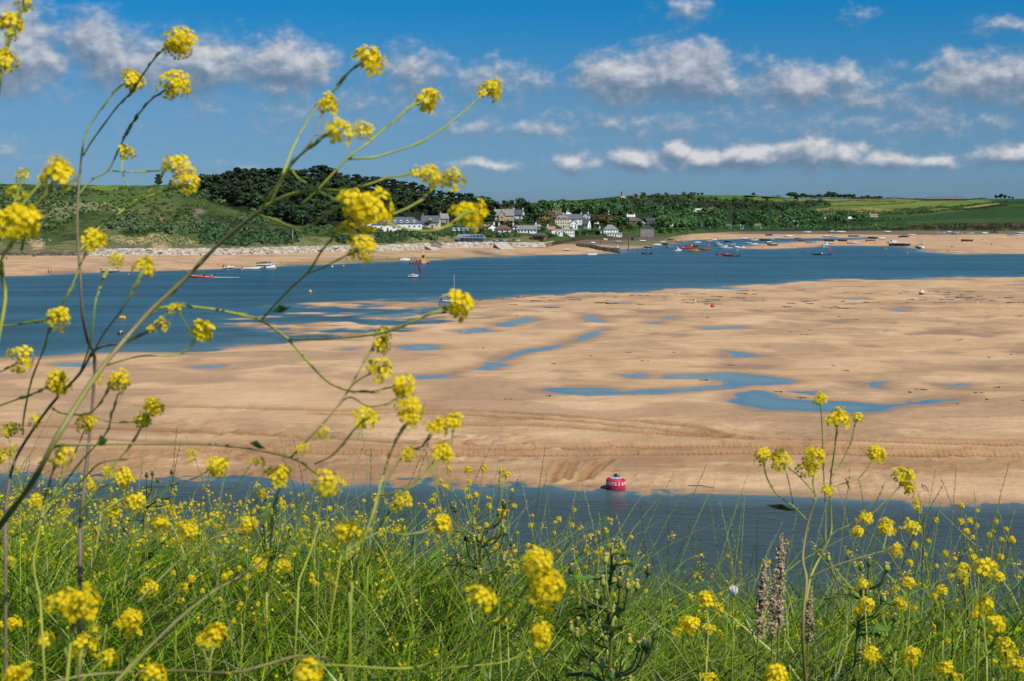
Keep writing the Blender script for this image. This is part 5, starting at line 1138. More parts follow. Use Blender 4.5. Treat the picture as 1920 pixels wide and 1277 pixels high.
# (kind, colour, second colour, x, y, length, label)
BL = [
('open','white','white',1110.5,478.5,6.5,'long white open boat lying at the water edge left of the groyne'),
('open','white','grey',1062,471,4.6,'small white dinghy on the sand above the long white boat'),
('cabin','white','white',1158,467.5,5,'white cabin boat tucked against the dark groyne tip'),
('open','white','blue',1037,452,4.5,'white dinghy on the dark foreshore below the café'),
('covered','white','white',1076,449,5,'white covered boat by the low sea wall'),
('open','white','navy',1159,456,6,'white open boat lying on the foreshore below the timber piling'),
('open','white','white',1205,454,5.5,'white upturned-bow boat on the green weed below the quay house'),
('covered','grey','white',1112,459,4.5,'pale dinghy beside the tide post on the foreshore'),
('open','white','grey',1243.5,456,5,'white dinghy steeply heeled on the green weed'),
('covered','white','white',1231.5,461.5,6,'white boat under a cover at the edge of the green weed'),
('open','black','white',1214,464.5,6,'dark open boat nearest the quay house'),
('raft','grey','grey',1199.5,468,0,'low grey pontoon beside the tide post'),
('rib','black','black',1212,476,6.5,'black inflatable boat crossing in front of the quay house'),
('rib','grey','white',1256,464.5,5,'small grey and white inflatable moored off the weed'),
('open','black','black',1247,459.5,4,'small dark tender beside the green weed'),
('cabin','red','white',1272,454.5,5,'small red and white cabin boat at the mouth of the channel'),
('open','red','red',1257,450.5,5,'red open boat far up the channel'),
('open','white','navy',1279,455,4.5,'white dinghy next to the small red and white cabin boat'),
('cruiser','white','blue',1271,471,6,'white motor boat left of the red fishing boat'),
('cabin','red','red',1287,466.5,9,'large red fishing boat with red wheelhouse'),
('cabin','black','yellow',1297,464,8,'dark hulled boat with yellow wheelhouse behind the orange ones'),
('cabin','yellow','yellow',1300.5,472,8,'yellow orange cabin boat in front of the red fishing boat'),
('open','orange','yellow',1318,469,10,'long orange open boat right of the yellow cabin boat'),
('open','navy','white',1305,460,6,'dark blue open boat behind the yellow wheelhouse boat'),
('covered','blue','white',1308,456.5,6,'pale blue boat under a white cover, far up the channel'),
('open','pink','white',1330,453,6,'pale pink and white open boat in the channel'),
('cabin','white','white',1339,450.5,5,'small white cabin boat at the far edge of the channel'),
('yacht','black','navy',1364,454,6,'dark hulled yacht with a tall mast in the channel'),
('open','white','grey',1370.5,459.5,7,'white open boat below the dark hulled yacht'),
('cruiser','white','white',1347,460.5,7,'white motor boat left of the larger white motor boat'),
('cruiser','white','grey',1360,466,9,'larger white motor boat in mid channel'),
('rib','white','black',1387,465,8,'white inflatable boat at the left tip of the sand spit'),
('rib','red','black',1357,478,8,'red and black inflatable boat with several people aboard'),
('rib','black','black',1371,480.5,9,'black inflatable boat alongside the red and black one'),
('covered','white','white',1396,448.5,7,'white covered boat at the foot of the far beach'),
('open','white','pink',1415,451,7,'low white open boat in the narrow channel'),
('covered','white','blue',1403,457,5,'white boat with blue cover near the left end of the spit'),
('yacht','white','black',1414,459.5,6,'white yacht with a bare mast on the left end of the spit'),
('open','black','black',1435,451,9,'long dark barge in the narrow channel'),
('covered','green','black',1442,444,8,'green covered boat on the far beach'),
('cruiser','white','black',1446,449,6,'white motor boat below the green covered boat'),
('open','white','black',1457,447.5,8,'low white open boat right of the green covered boat'),
('covered','black','white',1442,457,6,'dark and white boat on the spit beside the white yacht'),
('cabin','black','white',1449,461,7.5,'black boat with white wheelhouse leaning on the spit'),
('covered','white','white',1479,445.5,9,'long white covered boat on the far beach'),
('open','white','red',1498,447.5,8,'white open boat with red trim on the far beach'),
('yacht','brown','black',1501.5,453,6.5,'brown hulled yacht with a slim mast on the spit'),
('covered','white','white',1513,438.5,10,'white covered boat on the dark far mud'),
('open','white','blue',1455,434,8,'small white boat under the trees at the head of the beach'),
('rib','grey','grey',1521,456.5,10,'grey inflatable boat lying on the spit'),
('cruiser','white','blue',1560,438,11,'white and blue motor boat on the far mud'),
('covered','white','cream',1577,438,12,'long cream and white covered boat beside the white and blue motor boat'),
('covered','white','white',1550,445.5,9,'white covered boat at the left of a white pair on the far sand'),
('cruiser','white','black',1563,446,10,'white motor boat at the right of the white pair'),
('open','blue','grey',1600,444.5,11,'pale blue open boat on the far sand'),
('open','black','black',1553.5,453.5,10,'black open barge above the white speedboat'),
('covered','white','black',1554,457.5,9.5,'white speedboat with dark cover on the spit edge'),
('cabin','white','white',1548,461,6,'white cabin boat at the waterline of the spit'),
('rib','grey','white',1545,464.5,8,'grey inflatable floating below the white cabin boat'),
('open','brown','black',1579,453.5,8,'dark brown open boat alone on the spit'),
('rib','white','black',1600,458,10,'white inflatable boat at the lower edge of the spit'),
('open','green','white',1632,452.5,8.5,'green and white open boat on the spit'),
('covered','black','black',1636,448,9,'low dark covered boat behind the green and white boat'),
('covered','white','yellow',1654,449,8,'white covered boat with yellow trim on the spit'),
('covered','white','white',1664,437.5,9,'white covered boat on the far mud in line with the mast'),
('cruiser','white','navy',1674,457.5,10,'white motor cruiser aground on the right part of the sand'),
('yacht','black','green',1694,445.5,10,'dark yacht with a thin mast upright on the right part of the sand'),
('covered','black','cream',1687,461.5,15,'long black and cream barge at the water edge'),
('open','white','white',1709,442,9,'low white open boat right of the dark upright yacht'),
('covered','black','red',1812,453.5,11,'dark boat with red cover alone on the wide right sand'),
('yacht','grey','white',1757,440,8,'grey yacht with a bare mast by the far cliff'),
('covered','white','blue',1768,438.5,7,'small white boat with blue cover by the far cliff'),
('cruiser','white','yellow',1794,440.5,12,'large white motor cruiser below the far cliff'),
('covered','white','grey',1780,437.5,6,'small white boat between the yacht and the large cruiser'),
('open','white','green',1820,439.5,8,'white open boat right of the large cruiser below the cliff'),
('covered','cream','white',1846,439.5,9,'cream open boat on the green weed below the cliff'),
('cruiser','white','pink',1855,434,12,'white motor boat close under the cliff at right'),
('cruiser','black','white',1864,437.5,11,'dark hulled motor boat with white cabin under the cliff'),
('covered','white','blue',1902,443.5,14,'white and blue boat near the right edge of the sand'),
('covered','white','navy',1914,439.5,13,'long white and navy boat at the right frame edge'),
]
for k, c1, c2, x, y, L, lb in BL: boat(k, c1, c2, x, y, lb, L if L else 12, tilt=.3 if 'steeply' in lb else None, rz=(-.1 if k == 'raft' else None))
# left beach boats
boat('rib','grey','white',208,511,'grey inflatable speedboat with dark seats on the left beach edge',7,0.2)
boat('rib','white','white',430,504,'white inflatable boat on the left beach with an orange buoy',5.5,.9)
boat('open','white','white',472,505,'long white open tender at the water edge of the left beach',7,.1)
boat('covered','white','black',497,499,'white boat with black cover on the left beach',7,.3); boat('cabin','white','white',507,503,'white cabin boat at the water edge beside the black-covered boat',6,.9)

# people -------------------------------------------------------------
SKIN = simple('skin', lin(205, 152, 122), .6, .08, 4); HAIRM = simple('brown_hair', lin(70, 50, 36), .7, .2, 9)
CLOTH = {k: simple(k+'_cloth', lin(*c), .85, .12, 5) for k, c in {'red': (190, 46, 44), 'blue': (50, 80, 140), 'white': (228, 228, 224), 'black': (36, 38, 44), 'grey': (128, 130, 134), 'pink': (214, 120, 140), 'navy': (34, 44, 72), 'khaki': (158, 142, 110), 'orange': (222, 104, 48)}.items()}
def skin_mesh(name, pts, edges, rad, mat):
    me = bpy.data.meshes.new('tmp'); me.from_pydata(pts, edges, []); o = bpy.data.objects.new('tmp', me); COL.objects.link(o)
    m = o.modifiers.new('s', 'SKIN')
    for i, v in enumerate(me.skin_vertices[0].data): v.radius = (rad[i], rad[i]); v.use_root = (i == 0)
    s = o.modifiers.new('d', 'SUBSURF'); s.levels = 1; s.render_levels = 1
    dg = bpy.context.evaluated_depsgraph_get(); out = bpy.data.meshes.new_from_object(o.evaluated_get(dg)); out.name = name
    bpy.data.objects.remove(o); out.materials.clear(); out.materials.append(mat); out.polygons.foreach_set('use_smooth', [True]*len(out.polygons)); return out
def person_meshes(pose):
    if pose == 'stand': hip, kn, ft, ya = .92, (.5, .02), (.06, .0), (.0, .0)
    a = .14
    if pose == 'walk': J = [(0,0,.95),(0,0,1.15),(0,0,1.4),(0,0,1.52),(0,.02,1.66),(-.1,.0,.9),(-.12,.16,.5),(-.12,.02,.08),(-.12,.16,.04),(.1,0,.9),(.12,.04,.48),(.12,-.28,.12),(.12,-.18,.04),(-.2,0,1.4),(-.26,-.12,1.12),(-.26,.06,.9),(-.26,.1,.82),(.2,0,1.4),(.26,.1,1.12),(.26,.22,.9),(.26,.26,.83)]
    elif pose == 'sit': J = [(0,0,.16),(0,-.06,.38),(0,-.08,.62),(0,-.06,.74),(0,-.03,.88),(-.1,0,.14),(-.14,.36,.42),(-.14,.62,.08),(-.14,.74,.05),(.1,0,.14),(.14,.38,.4),(.14,.66,.08),(.14,.78,.05),(-.2,-.06,.62),(-.28,.08,.4),(-.22,.3,.36),(-.2,.36,.36),(.2,-.06,.62),(.28,.08,.4),(.22,.3,.36),(.2,.36,.36)]
    else: J = [(0,0,.95),(0,0,1.15),(0,0,1.4),(0,0,1.52),(0,.02,1.66),(-.1,.0,.9),(-.12,.03,.5),(-.12,0,.08),(-.12,.14,.04),(.1,0,.9),(.13,.02,.5),(.14,0,.08),(.15,.14,.04),(-.2,0,1.4),(-.27,-.02,1.13),(-.25,.08,.9),(-.25,.11,.82),(.2,0,1.4),(.27,-.02,1.13),(.25,.08,.9),(.25,.11,.82)]
    Rd = [.14,.12,.14,.055,.1,.09,.06,.04,.04,.09,.06,.04,.04,.06,.045,.035,.03,.06,.045,.035,.03]
    E = [(0,1),(1,2),(2,3),(3,4),(0,5),(5,6),(6,7),(7,8),(0,9),(9,10),(10,11),(11,12),(2,13),(13,14),(14,15),(15,16),(2,17),(17,18),(18,19),(19,20)]
    body = skin_mesh('body', J, E, Rd, SKIN)
    top = skin_mesh('shirt', [J[0], J[1], J[2], J[13], J[14], J[17], J[18]], [(0,1),(1,2),(2,3),(3,4),(2,5),(5,6)], [.165,.15,.17,.085,.065,.085,.065], CLOTH['red'])
    leg = skin_mesh('trousers', [J[0], J[5], J[6], J[7], J[9], J[10], J[11]], [(0,1),(1,2),(2,3),(0,4),(4,5),(5,6)], [.165,.115,.085,.065,.115,.085,.065], CLOTH['navy'])
    h = MB(); p = J[4]; h.blob((p[0], p[1]-.02, p[2]+.05), .115, 3, 1, .05, (1, 1.05, .95)); hair = h.mesh('hair', HAIRM, True)
    return body, top, leg, hair
PM = {p: person_meshes(p) for p in ('stand', 'walk', 'sit')}
def recol(me, mat):
    key = (me.name, mat.name)
    if key not in _rc: m = me.copy(); m.materials.clear(); m.materials.append(mat); _rc[key] = m
    return _rc[key]
_rc = {}
def person(P, rz, pose, top, leg, label, group=None):
    t = thing('person', label, 'person', P, rz, group); b, s, l, h = PM[pose]; bo = obj('body', b, t)
    obj('shirt', recol(s, CLOTH[top]), t); obj('trousers', recol(l, CLOTH[leg]), t); obj('hair', h, t); return t
def gpt(x, y):
    P = ground(x, y, 0); z = max(0, sandz(P.x, P.y)); P = ground(x, y, z); return (P.x, P.y, z)
PG = 'people scattered along the beach'
for x, y, po, a, b_, lb in [(12.5,488,'walk','black','black','person in black walking alone at the far left of the beach'),(91,513,'stand','red','navy','person in red standing left of a pair by the water'),(96,513,'stand','pink','khaki','person in pink standing right of a pair by the water'),(43,480.5,'sit','white','blue','person in white sitting under the dune at far left'),(64,481,'sit','blue','blue','person in blue sitting by the blue windbreak'),(103,480.5,'sit','pink','black','person in pink sitting at the foot of the dune'),
 (112,481,'sit','navy','grey','person in dark clothes sitting at the foot of the dune'),(191,480.5,'sit','white','black','person in white sitting below the boulders near the green shelter'),(340,480,'stand','black','blue','person in black standing below the boulders'),(376,481,'stand','blue','navy','person in blue standing below the boulders'),(384,481.5,'walk','white','navy','person in white walking below the boulders'),
 (527,495,'stand','white','khaki','person in white standing on the sand right of the cabin boat'),(510,480.5,'stand','grey','black','person in grey standing below the boulders above the boats'),(646,473.5,'sit','white','black','person in white sitting by the boulders, left of two'),(652,473.5,'sit','white','black','person in white sitting by the boulders, right of two'),(650,488.5,'walk','black','black','person in black walking on the middle of the beach'),(726,488.5,'stand','black','grey','person in black on the sand left of the busy group'),
 (750,488.5,'stand','red','navy','person in red standing left of the white dinghy group'),(757,488,'stand','white','navy','person in white standing at the white dinghy'),(766,488.5,'stand','pink','black','person in pink standing right of the white dinghy'),(761,489.5,'walk','red','black','person in red bending at the white dinghy'),(760,469,'walk','navy','khaki','person in navy walking below the narrow slipway'),(1284,443.5,'stand','red','navy','person in red on the far beach right of the quay house'),(1287,443.7,'walk','white','black','person in white on the far beach right of the quay house')]:
    person(gpt(x, y), random.uniform(0, 6.28), po, a, b_, lb, PG)
for x, a, lb in ((503,'white','person in white on the path above the boulders'),(513,'red','person in red on the path above the boulders'),(752,'red','person in red on the path near the narrow slipway'),(771,'navy','person in navy at the top of the narrow slipway'),(763,'white','person in white at the top of the narrow slipway')):
    person(hit(x, 463 if x < 600 else 456.5, 0, 1000), 1., 'stand', a, 'navy', lb, 'people on the path above the boulders')

# orange rescue rib under way --------------------------------------------
Pz = ground(376, 520, 0)
t = make_boat('rib', 'orange', 'orange', 'orange rigid inflatable with crew speeding along the left river edge', 9.5); t.location = (Pz.x, Pz.y, -.1); t.rotation_euler = (0, -.03, math.pi-.05); t['group'] = 'working boats under way'
for dx, a, lb in ((1.0, 'navy', 'person in navy steering the orange inflatable'), (3.2, 'grey', 'person in grey seated at the stern of the orange inflatable, left'), (4.0, 'white', 'person in pale jacket seated at the stern of the orange inflatable, right')):
    person((Pz.x+dx, Pz.y, .25), 1.4, 'stand' if dx < 2 else 'sit', a, 'navy', lb)
FOAM = simple('white_foam', lin(214, 222, 224), .8, .2, 2)
b = MB()
for i in range(60):
    q = random.random()**1.4; b.blob((Pz.x+5.2+q*9, Pz.y+random.uniform(-.5, .5)*(.5+q*1.5), .0), .32*(1-q*.7), i, 0, .4, (2.2, 1, .35))
tag(b.build('wake', FOAM), 'short white wake behind the orange inflatable', 'wake', kind='stuff')
# people in the black and red ribs
for x, y, a in ((1354,476.8,'red'),(1359,476.8,'black'),(1363,477.5,'white'),(1209,474.8,'black'),(1215,474.8,'white')):
    P = ground(x, y, .5); person((P.x, P.y, .35), 0, 'sit', a, 'navy', 'person in %s sitting in the %s' % (a, ('red and black inflatable' if x > 1300 else 'black inflatable off the quay') + (', at its stern' if x in (1354, 1209) else '')))

# ketch with dark red furled sail ------------------------------------------
P0 = ground(775, 520.5, 0); s = P0.y/F
t = thing('sailing_boat', 'small white sailing boat with a dark red sail moored in the river', 'sailing boat', P0, -.15)
L = 19*s; Hh = .95; make_hull(t, L, L*.38, Hh, PAINT['white'], False, PAINT['black'], .3); cabin(t, -L*.15, L*.22, L*.22, Hh, .5, PAINT['cream'], True, .5)
b = MB(); b.tube([(L*.12, 0, Hh), (L*.14, 0, 7.6)], [.09, .05], 6); b.build('mast', simple('varnished_spar', lin(120, 70, 52), .4, .15, 3), t)
b = MB()
for p in ((L*.5, 0, Hh*1.25), (-L*.3, 0, Hh), (-L*.2, .3, Hh)): b.tube([p, (L*.13, 0, 7.2)], .025, 4)
b.build('rigging', METAL, t)
b = MB(); b.tube([(-L*.05, 0, Hh+.35), (L*.1, 0, Hh+.75), (-L*.3, 0, Hh+.6)], [.12, .22, .1], 8); b.build('canopy', COVER['blue'], t)
b = MB(); b.loft([[(L*.22, -.05, 7.4), (L*.25, .05, 7.4), (L*.24, .1, 7.3)], [(L*.36, -.1, 4.9), (L*.50, .05, 4.7), (L*.42, .25, 4.8)], [(L*.52, -.12, 2.6), (L*.76, .05, 2.5), (L*.66, .35, 2.6)], [(L*.64, -.1, 1.5), (L*.80, .05, 1.7), (L*.72, .3, 1.6)]]); b.build('sail', COVER['maroon'], t)
# work barge with yellow cabin ---------------------------------------------
P0 = ground(787, 494, 0); s = P0.y/F
t = thing('work_barge', 'flat work barge with yellow wheelhouse and red fenders at the beach edge', 'barge', P0, .0); L = 37*s
b = MB(); b.box((0, 0, .35), (L, 3.4, 1.0)); b.build('deck', PAINT['grey'], t)
b = MB(); b.loft([[(x, -1.9, .9), (x, -1.6, -.2), (x, 1.6, -.2), (x, 1.9, .9)] for x in (L*.12, L*.34)]+[[(L*.46, -.6, 1.1), (L*.44, -.3, .1), (L*.44, .3, .1), (L*.46, .6, 1.1)]]); b.build('hull', PAINT['white'], t)
c_ = cabin(t, L*.08, L*.30, 2.6, .9, 3.3, PAINT['yellow'], True, .4, 'wheelhouse')
b = MB(); b.tube([(L*.19, 0, 4.1), (L*.19, 0, 5.5)], .09, 6); b.blob((L*.19, 0, 5.3), .3, 2, 1, .1); b.build('mast', WHT, t)
b = MB(); b.tube([(-L*.38, 0, .8), (-L*.40, 0, 2.6), (-L*.36, 0, 3.7)], [.35, .3, .08], 6); b.build('crane', PAINT['grey'], t)
for i, x in enumerate((-.46, -.3, -.14, .04, .45)):
    b = MB(); b.lathe([(.05, 0), (.42, .2), (.42, .75), (.05, .95)], 10, (L*x, -1.95, .05)); b.build('fender', PAINT['red'], t)
b = MB(); b.blob((-L*.2, 0, 1.2), .7, 5, 1, .3, (1.4, 1, .7)); b.blob((-L*.04, .2, 1.25), .75, 8, 1, .3, (1.5, 1, .7)); b.build('deck_gear', CLOTH['grey'], t)
t = make_boat('covered', 'white', 'white', 'white dinghy among the group of people left of the barge', 5); t.location = gpt(759, 489.8); t['group'] = 'small boats moored and beached in the estuary'

# motor yacht aground on the near sand bank --------------------------------
P0 = ground(853, 583, 0); zz = max(.1, sandz(P0.x, P0.y)); s = P0.y/F
t = thing('motor_yacht', 'white motor yacht with tall white aerial aground on the near sandbank', 'motor boat', (P0.x, P0.y, zz+.75), math.pi-.35); L = 8.2
make_hull(t, L, 2.9, 1.25, PAINT['white'], False, PAINT['navy'], .45, False)
cabin(t, -L*.28, L*.18, 2.1, 1.3, 1.0, WHT, True, 1.3); cabin(t, -L*.25, L*.02, 1.9, 2.25, .7, COVER['black'], True, .5, 'canopy')
b = MB(); b.tube([(L*.02, 0, 1.3), (L*.02, 0, 7.4)], [.045, .03], 6); b.build('aerial', WHT, t)
b = MB(); b.tube([(-L*.27, -.9, 2.2), (-L*.34, -.9, 3.1), (-L*.34, .9, 3.1), (-L*.27, .9, 2.2)], .09, 6); b.blob((-L*.34, 0, 3.3), .3, 1, 1, .05, (1.2, 1.2, .5)); b.build('radar_arch', WHT, t)
b = MB()
for z in (.35, .7): b.tube([(0, -1.25, 1.4+z), (L*.28, -1.0, 1.5+z), (L*.48, 0, 1.65+z), (L*.28, 1.0, 1.5+z), (0, 1.25, 1.4+z)], .025, 5)
for x, y in ((0, 1.25), (L*.15, 1.15), (L*.28, 1.0), (L*.4, .55)):
    for sg in (-1, 1): b.tube([(x, sg*y, 1.25), (x, sg*y, 2.2)], .02, 4)
b.build('rail', METAL, t)
b = MB(); b.lathe([(.05, 0), (.2, .15), (.2, .5), (.05, .65)], 10, (L*.36, 1.0, 1.5)); b.build('fender', PAINT['black'], t)
b = MB(); b.box((-.2, 0, -.45), (L*.6, .35, .8)); b.build('keel', PAINT['navy'], t)
for sg in (-1, 1):
    b = MB(); b.tube([(.4, sg*1.1, .9), (.5, sg*1.3, -.75)], .08, 6); b.tube([(.5, sg*1.3, -.8), (.5, sg*1.3, -.68)], .22, 8); b.build('beaching_leg', PAINT['navy'], t)
for x, y, lb, m in ((828, 588, 'dark yellow-topped mooring buoy on the sand in front of the beached motor yacht', 'yellow'),):
    P = gpt(x+5, y); t = thing('mooring_buoy', lb, 'buoy', P); b = MB(); b.blob((0, 0, .42), .42, 3, 2, .05); b.build('float', PAINT['black'], t, True); b = MB(); b.lathe([(.25, 0), (.28, .12), (.1, .2), (.02, .45)], 10, (0, 0, .72)); b.build('cap', PAINT[m], t)
    b = MB(); b.tube([(0, 0, .1), (.5, .8, .05), (-.6, 1.9, .1)], .06, 5); b.build('chain', PAINT['brown'], t)

# buoys ---------------------------------------------------------------------
def buoy_proto(c, r=.38, nm='mooring_buoy'):
    t = thing(nm, 'x', 'buoy'); b = MB(); b.lathe([(r*.15, -r*.9), (r*.6, -r*.75), (r*.95, -r*.25), (r, .05), (r*.9, r*.45), (r*.6, r*.8), (r*.15, r)], 14); b.build('float', PAINT[c], t, True)
    b = MB(); b.tube([(-.09, 0, r*.9), (-.09, 0, r*1.25), (0, 0, r*1.4), (.09, 0, r*1.25), (.09, 0, r*.9)], .025, 5); b.build('ring', METAL, t); return t
BUOYS = [(240.5,515,'orange','orange buoy beside the grey inflatable speedboat'),(338,498.5,'yellow','yellow buoy highest on the left beach'),(343,507.5,'orange','orange buoy left of the orange inflatable'),(352,511,'orange','orange buoy nearest the orange inflatable'),(409,497.5,'orange','orange buoy on the sand above the white inflatable'),(426,504.5,'orange','orange buoy touching the white inflatable'),(453,507,'orange','orange buoy left of the long white tender'),(516,504.5,'yellow','yellow buoy touching the white cabin boat'),(518,497,'yellow','yellow buoy behind the white cabin boat'),(558,493,'yellow','yellow buoy on the sand right of the cabin boat'),(605,494,'orange','orange buoy on the sand in the middle of the left beach'),(644,499.5,'yellow','yellow buoy floating off the middle of the left beach'),(623,500.5,'white','small white buoy floating off the middle of the left beach'),
 (1428,472.5,'red','red buoy floating below the tip of the spit'),(1349,478.5,'red','red buoy left of the red and black inflatable'),(1359,482,'red','red buoy below the red and black inflatable'),(1382,470,'yellow','pale yellow buoy below the white inflatable'),(1506,474,'black','small black buoy in open water right of centre'),(1517,468.5,'red','red buoy in open water below the spit'),(1529,478,'yellow','yellow buoy left of the launch with the red flag'),(1590,465,'red','red buoy off the lower edge of the spit'),(1580,471,'brown','dull brown buoy below the white inflatable'),(1627,473,'red','red buoy below the dark and cream barge'),(1661,467,'yellow','yellow buoy near the dark and cream barge'),(1701,475,'yellow','yellow buoy left of the small sand islands'),(1674,462.5,'orange','orange buoy at the bow of the long barge'),(1728,459,'orange','orange buoy beside the propped yacht'),(1736,463.5,'yellow','yellow buoy right of the propped yacht'),(1713,470,'black','black buoy at the foot of the propped yacht'),
 (1777,472,'brown','brown buoy at the sand edge far right'),(1785,464.5,'brown','brown buoy on the open sand right of the propped yacht'),(1803,455,'red','red buoy at the bow of the boat with the red cover'),(1842,451,'orange','orange buoy right of the boat with the red cover'),(1859,461,'brown','brown buoy on the open right sand'),(1793,447,'red','red buoy on the sand below the large cruiser'),(1759,448,'red','small red buoy left on the right sand'),(1870,442,'red','small red buoy below the dark cabin boat'),(1908,449,'orange','orange buoy below the white and blue boat'),(1624,454,'red','small red buoy left of the green and white boat'),(1641,456,'red','small red buoy right of the green and white boat'),(1685,447,'red','small red buoy left of the dark upright yacht'),(1430,465,'orange','orange buoy on the lower edge of the spit'),(1461,453,'orange','orange buoy on the middle of the spit'),(1485,460,'yellow','yellow buoy on the spit right of the black boat'),(1484,455,'yellow','yellow buoy higher on the spit right of the black boat'),(1321,459,'red','red buoy in the channel right of the orange boats'),(1329,460,'yellow','yellow buoy in the channel right of the orange boats'),(1378,457,'orange','orange buoy right of the dark hulled yacht')]
_bp = {}
for x, y, c, lb in BUOYS:
    if c not in _bp: _bp[c] = t = buoy_proto(c, .42); remember(t); _bp[c+'_'] = {k: list(v) for k, v in CH.items()}
    else: CH.clear(); CH.update(_bp[c+'_']); t = copy_tree(_bp[c])
    P = ground(x, y, 0); z = sandz(P.x, P.y); t.location = (P.x, P.y, max(.12, z+.3)); k = 1.0+max(0, (P.y-600))/1500; t.scale = (k, k, k); t['label'] = lb; t['group'] = 'round mooring buoys'
# big ones on the water and sand
P = ground(581.5, 548, 0); t = buoy_proto('yellow', .52); t.location = (P.x, P.y, .18); t['label'] = 'orange yellow round buoy floating in the open river below the boats'; t['group'] = 'round mooring buoys'
t = thing('barrel_buoy', 'orange yellow barrel buoy floating in the left river', 'buoy', ground(230, 598, 0)); b = MB(); b.tube([(-.62, 0, .25), (-.5, 0, .25), (.5, 0, .25), (.62, 0, .25)], [.36, .42, .42, .36], 14); b.build('float', PAINT['yellow'], t); b = MB(); b.tube([(-.2, 0, .62), (-.2, 0, .82), (.2, 0, .82), (.2, 0, .62)], .04, 5); b.build('ring', METAL, t)
t = thing('mooring_buoy', 'black mooring buoy with pale top floating below the barrel buoy', 'buoy', ground(225, 627, 0)); b = MB(); b.lathe([(.1, -.35), (.5, -.2), (.55, .1), (.4, .35), (.1, .45)], 14); b.build('float', PAINT['black'], t, True); b = MB(); b.lathe([(.22, 0), (.22, .12), (.05, .2)], 10, (.1, 0, .42)); b.build('cap', PAINT['cream'], t); b = MB(); b.tube([(.1, 0, .6), (.3, 0, .75), (.5, 0, .55)], .05, 5); b.build('rope', PAINT['orange'], t)
P = gpt(1336, 576); t = buoy_proto('red', .5); t.location = (P[0], P[1], P[2]+.25); t['label'] = 'red orange buoy lying alone on the wide sandbank'; t['group'] = 'round mooring buoys'
P = gpt(1833, 569); t = buoy_proto('white', .2); t.location = (P[0], P[1], P[2]+.1); t['label'] = 'tiny white buoy far right on the wide sandbank'; t['group'] = 'round mooring buoys'
P = gpt(1304, 565); t = buoy_proto('white', .2); t.location = (P[0], P[1], P[2]+.1); t['label'] = 'tiny white buoy on the wide sandbank above the red orange one'; t['group'] = 'round mooring buoys'
P = gpt(1728, 552); t = thing('beached_buoy', 'cream conical buoy with dark base on the far right sandbank', 'buoy', P); b = MB(); b.lathe([(.5, -.15), (.75, .1), (.72, .45)], 14); b.build('base', PAINT['brown'], t); b = MB(); b.lathe([(.72, .45), (.7, .75), (.42, 1.0), (.36, 1.35), (.1, 1.42)], 14); b.build('float', PAINT['cream'], t)
# launch with red flag and propped yacht
t = make_boat('rib', 'black', 'white', 'dark launch with a small red flag and people aboard', 11); t.location = ground(1542, 478, 0); t['group'] = 'working boats under way'
b = MB(); b.tube([(4, 0, .6), (4, 0, 4.2)], .05, 5); f_ = b.build('flagpole', METAL, t); b = MB(); b.add([(4, 0, 4.1), (5.6, .2, 3.6), (5.3, .2, 2.6), (4, 0, 2.9), (4, .05, 4.1), (5.6, .25, 3.6), (5.3, .25, 2.6), (4, .05, 2.9)], [(0,1,2,3),(7,6,5,4)]); b.build('flag', COVER['red'], f_)
t = make_boat('yacht', 'white', 'black', 'white yacht propped upright with two masts on the sand at right', 9); P = ground(1723, 467, .2); t.location = (P.x, P.y, .9); t.rotation_euler = (0, 0, 1.9); b = MB(); b.tube([(-2.6, 0, 1), (-2.6, 0, 11)], [.07, .05], 6); b.build('mast', METAL, t)

# the five knots buoy ---------------------------------------------------------
PB = ground(1154, 916.5, 0); s = PB.y/F; RB = 18.6*s
RED = simple('faded_red_buoy_paint', lin(196, 28, 62), .5, .22, 2.2, bumps=.01); GREYP = simple('pale_grey_top', lin(176, 190, 194), .6, .2, 4)
t = thing('speed_buoy', 'red cylindrical speed limit buoy with white lettering and pale top', 'buoy', PB, 0); t.rotation_euler = (R(1.5), R(2), 0)
hB = 2*RB*.62
b = MB(); b.lathe([(RB*.9, -.25), (RB*.985, -.05), (RB, .08), (RB*1.0, hB*.72), (RB*.985, hB*.78), (RB*.93, hB*.83), (RB*.70, hB*.93), (RB*.66, hB*.94)], 48); b.build('float', RED, t, True)
b = MB(); b.lathe([(RB*.985, -.2), (RB*1.012, -.02), (RB*1.012, .07), (RB*.99, .075)], 48); b.build('weed_band', simple('black_weed', lin(30, 30, 24), .9, .3, 6), t)
b = MB(); b.lathe([(RB*.66, hB*.92), (RB*.66, hB*.965), (RB*.62, hB*.98), (RB*.3, hB*1.0)], 40); top_ = b.build('top_plate', GREYP, t)
b = MB(); b.box((-.05, 0, hB+.1), (.22, .2, .2)); b.box((.12, .02, hB+.05), (.2, .16, .1)); b.box((-.02, 0, hB+.22), (.3, .26, .05)); b.build('shackle_block', PAINT['black'], top_)
for k in range(6):
    a = k*math.pi/3+.3; b = MB(); b.lathe([(.05, 0), (.05, .05), (.02, .06)], 8, (RB*.5*math.cos(a), RB*.5*math.sin(a), hB*.985)); b.build('bolt', METAL, top_)
b = MB(); q = RB*.34; b.tube([(-q, 0, hB*.98), (-q, 0, hB+.3), (-q*.9, 0, hB+.38), (0, 0, hB+.72), (q*.9, 0, hB+.38), (q, 0, hB+.3), (q, 0, hB*.98)], .022, 6); b.build('lifting_handle', simple('rusty_bar', lin(142, 116, 88), .8, .3, 6), t)
b = MB(); b.tube([(RB, 0, .02), (RB+.35, .1, .02), (RB+.9, .35, .06), (RB+1.5, .5, .1), (RB+1.9, .2, .1)], .035, 5); b.build('mooring_chain', PAINT['black'], t)
LET = simple('white_lettering', lin(232, 226, 222), .6, .08, 3)
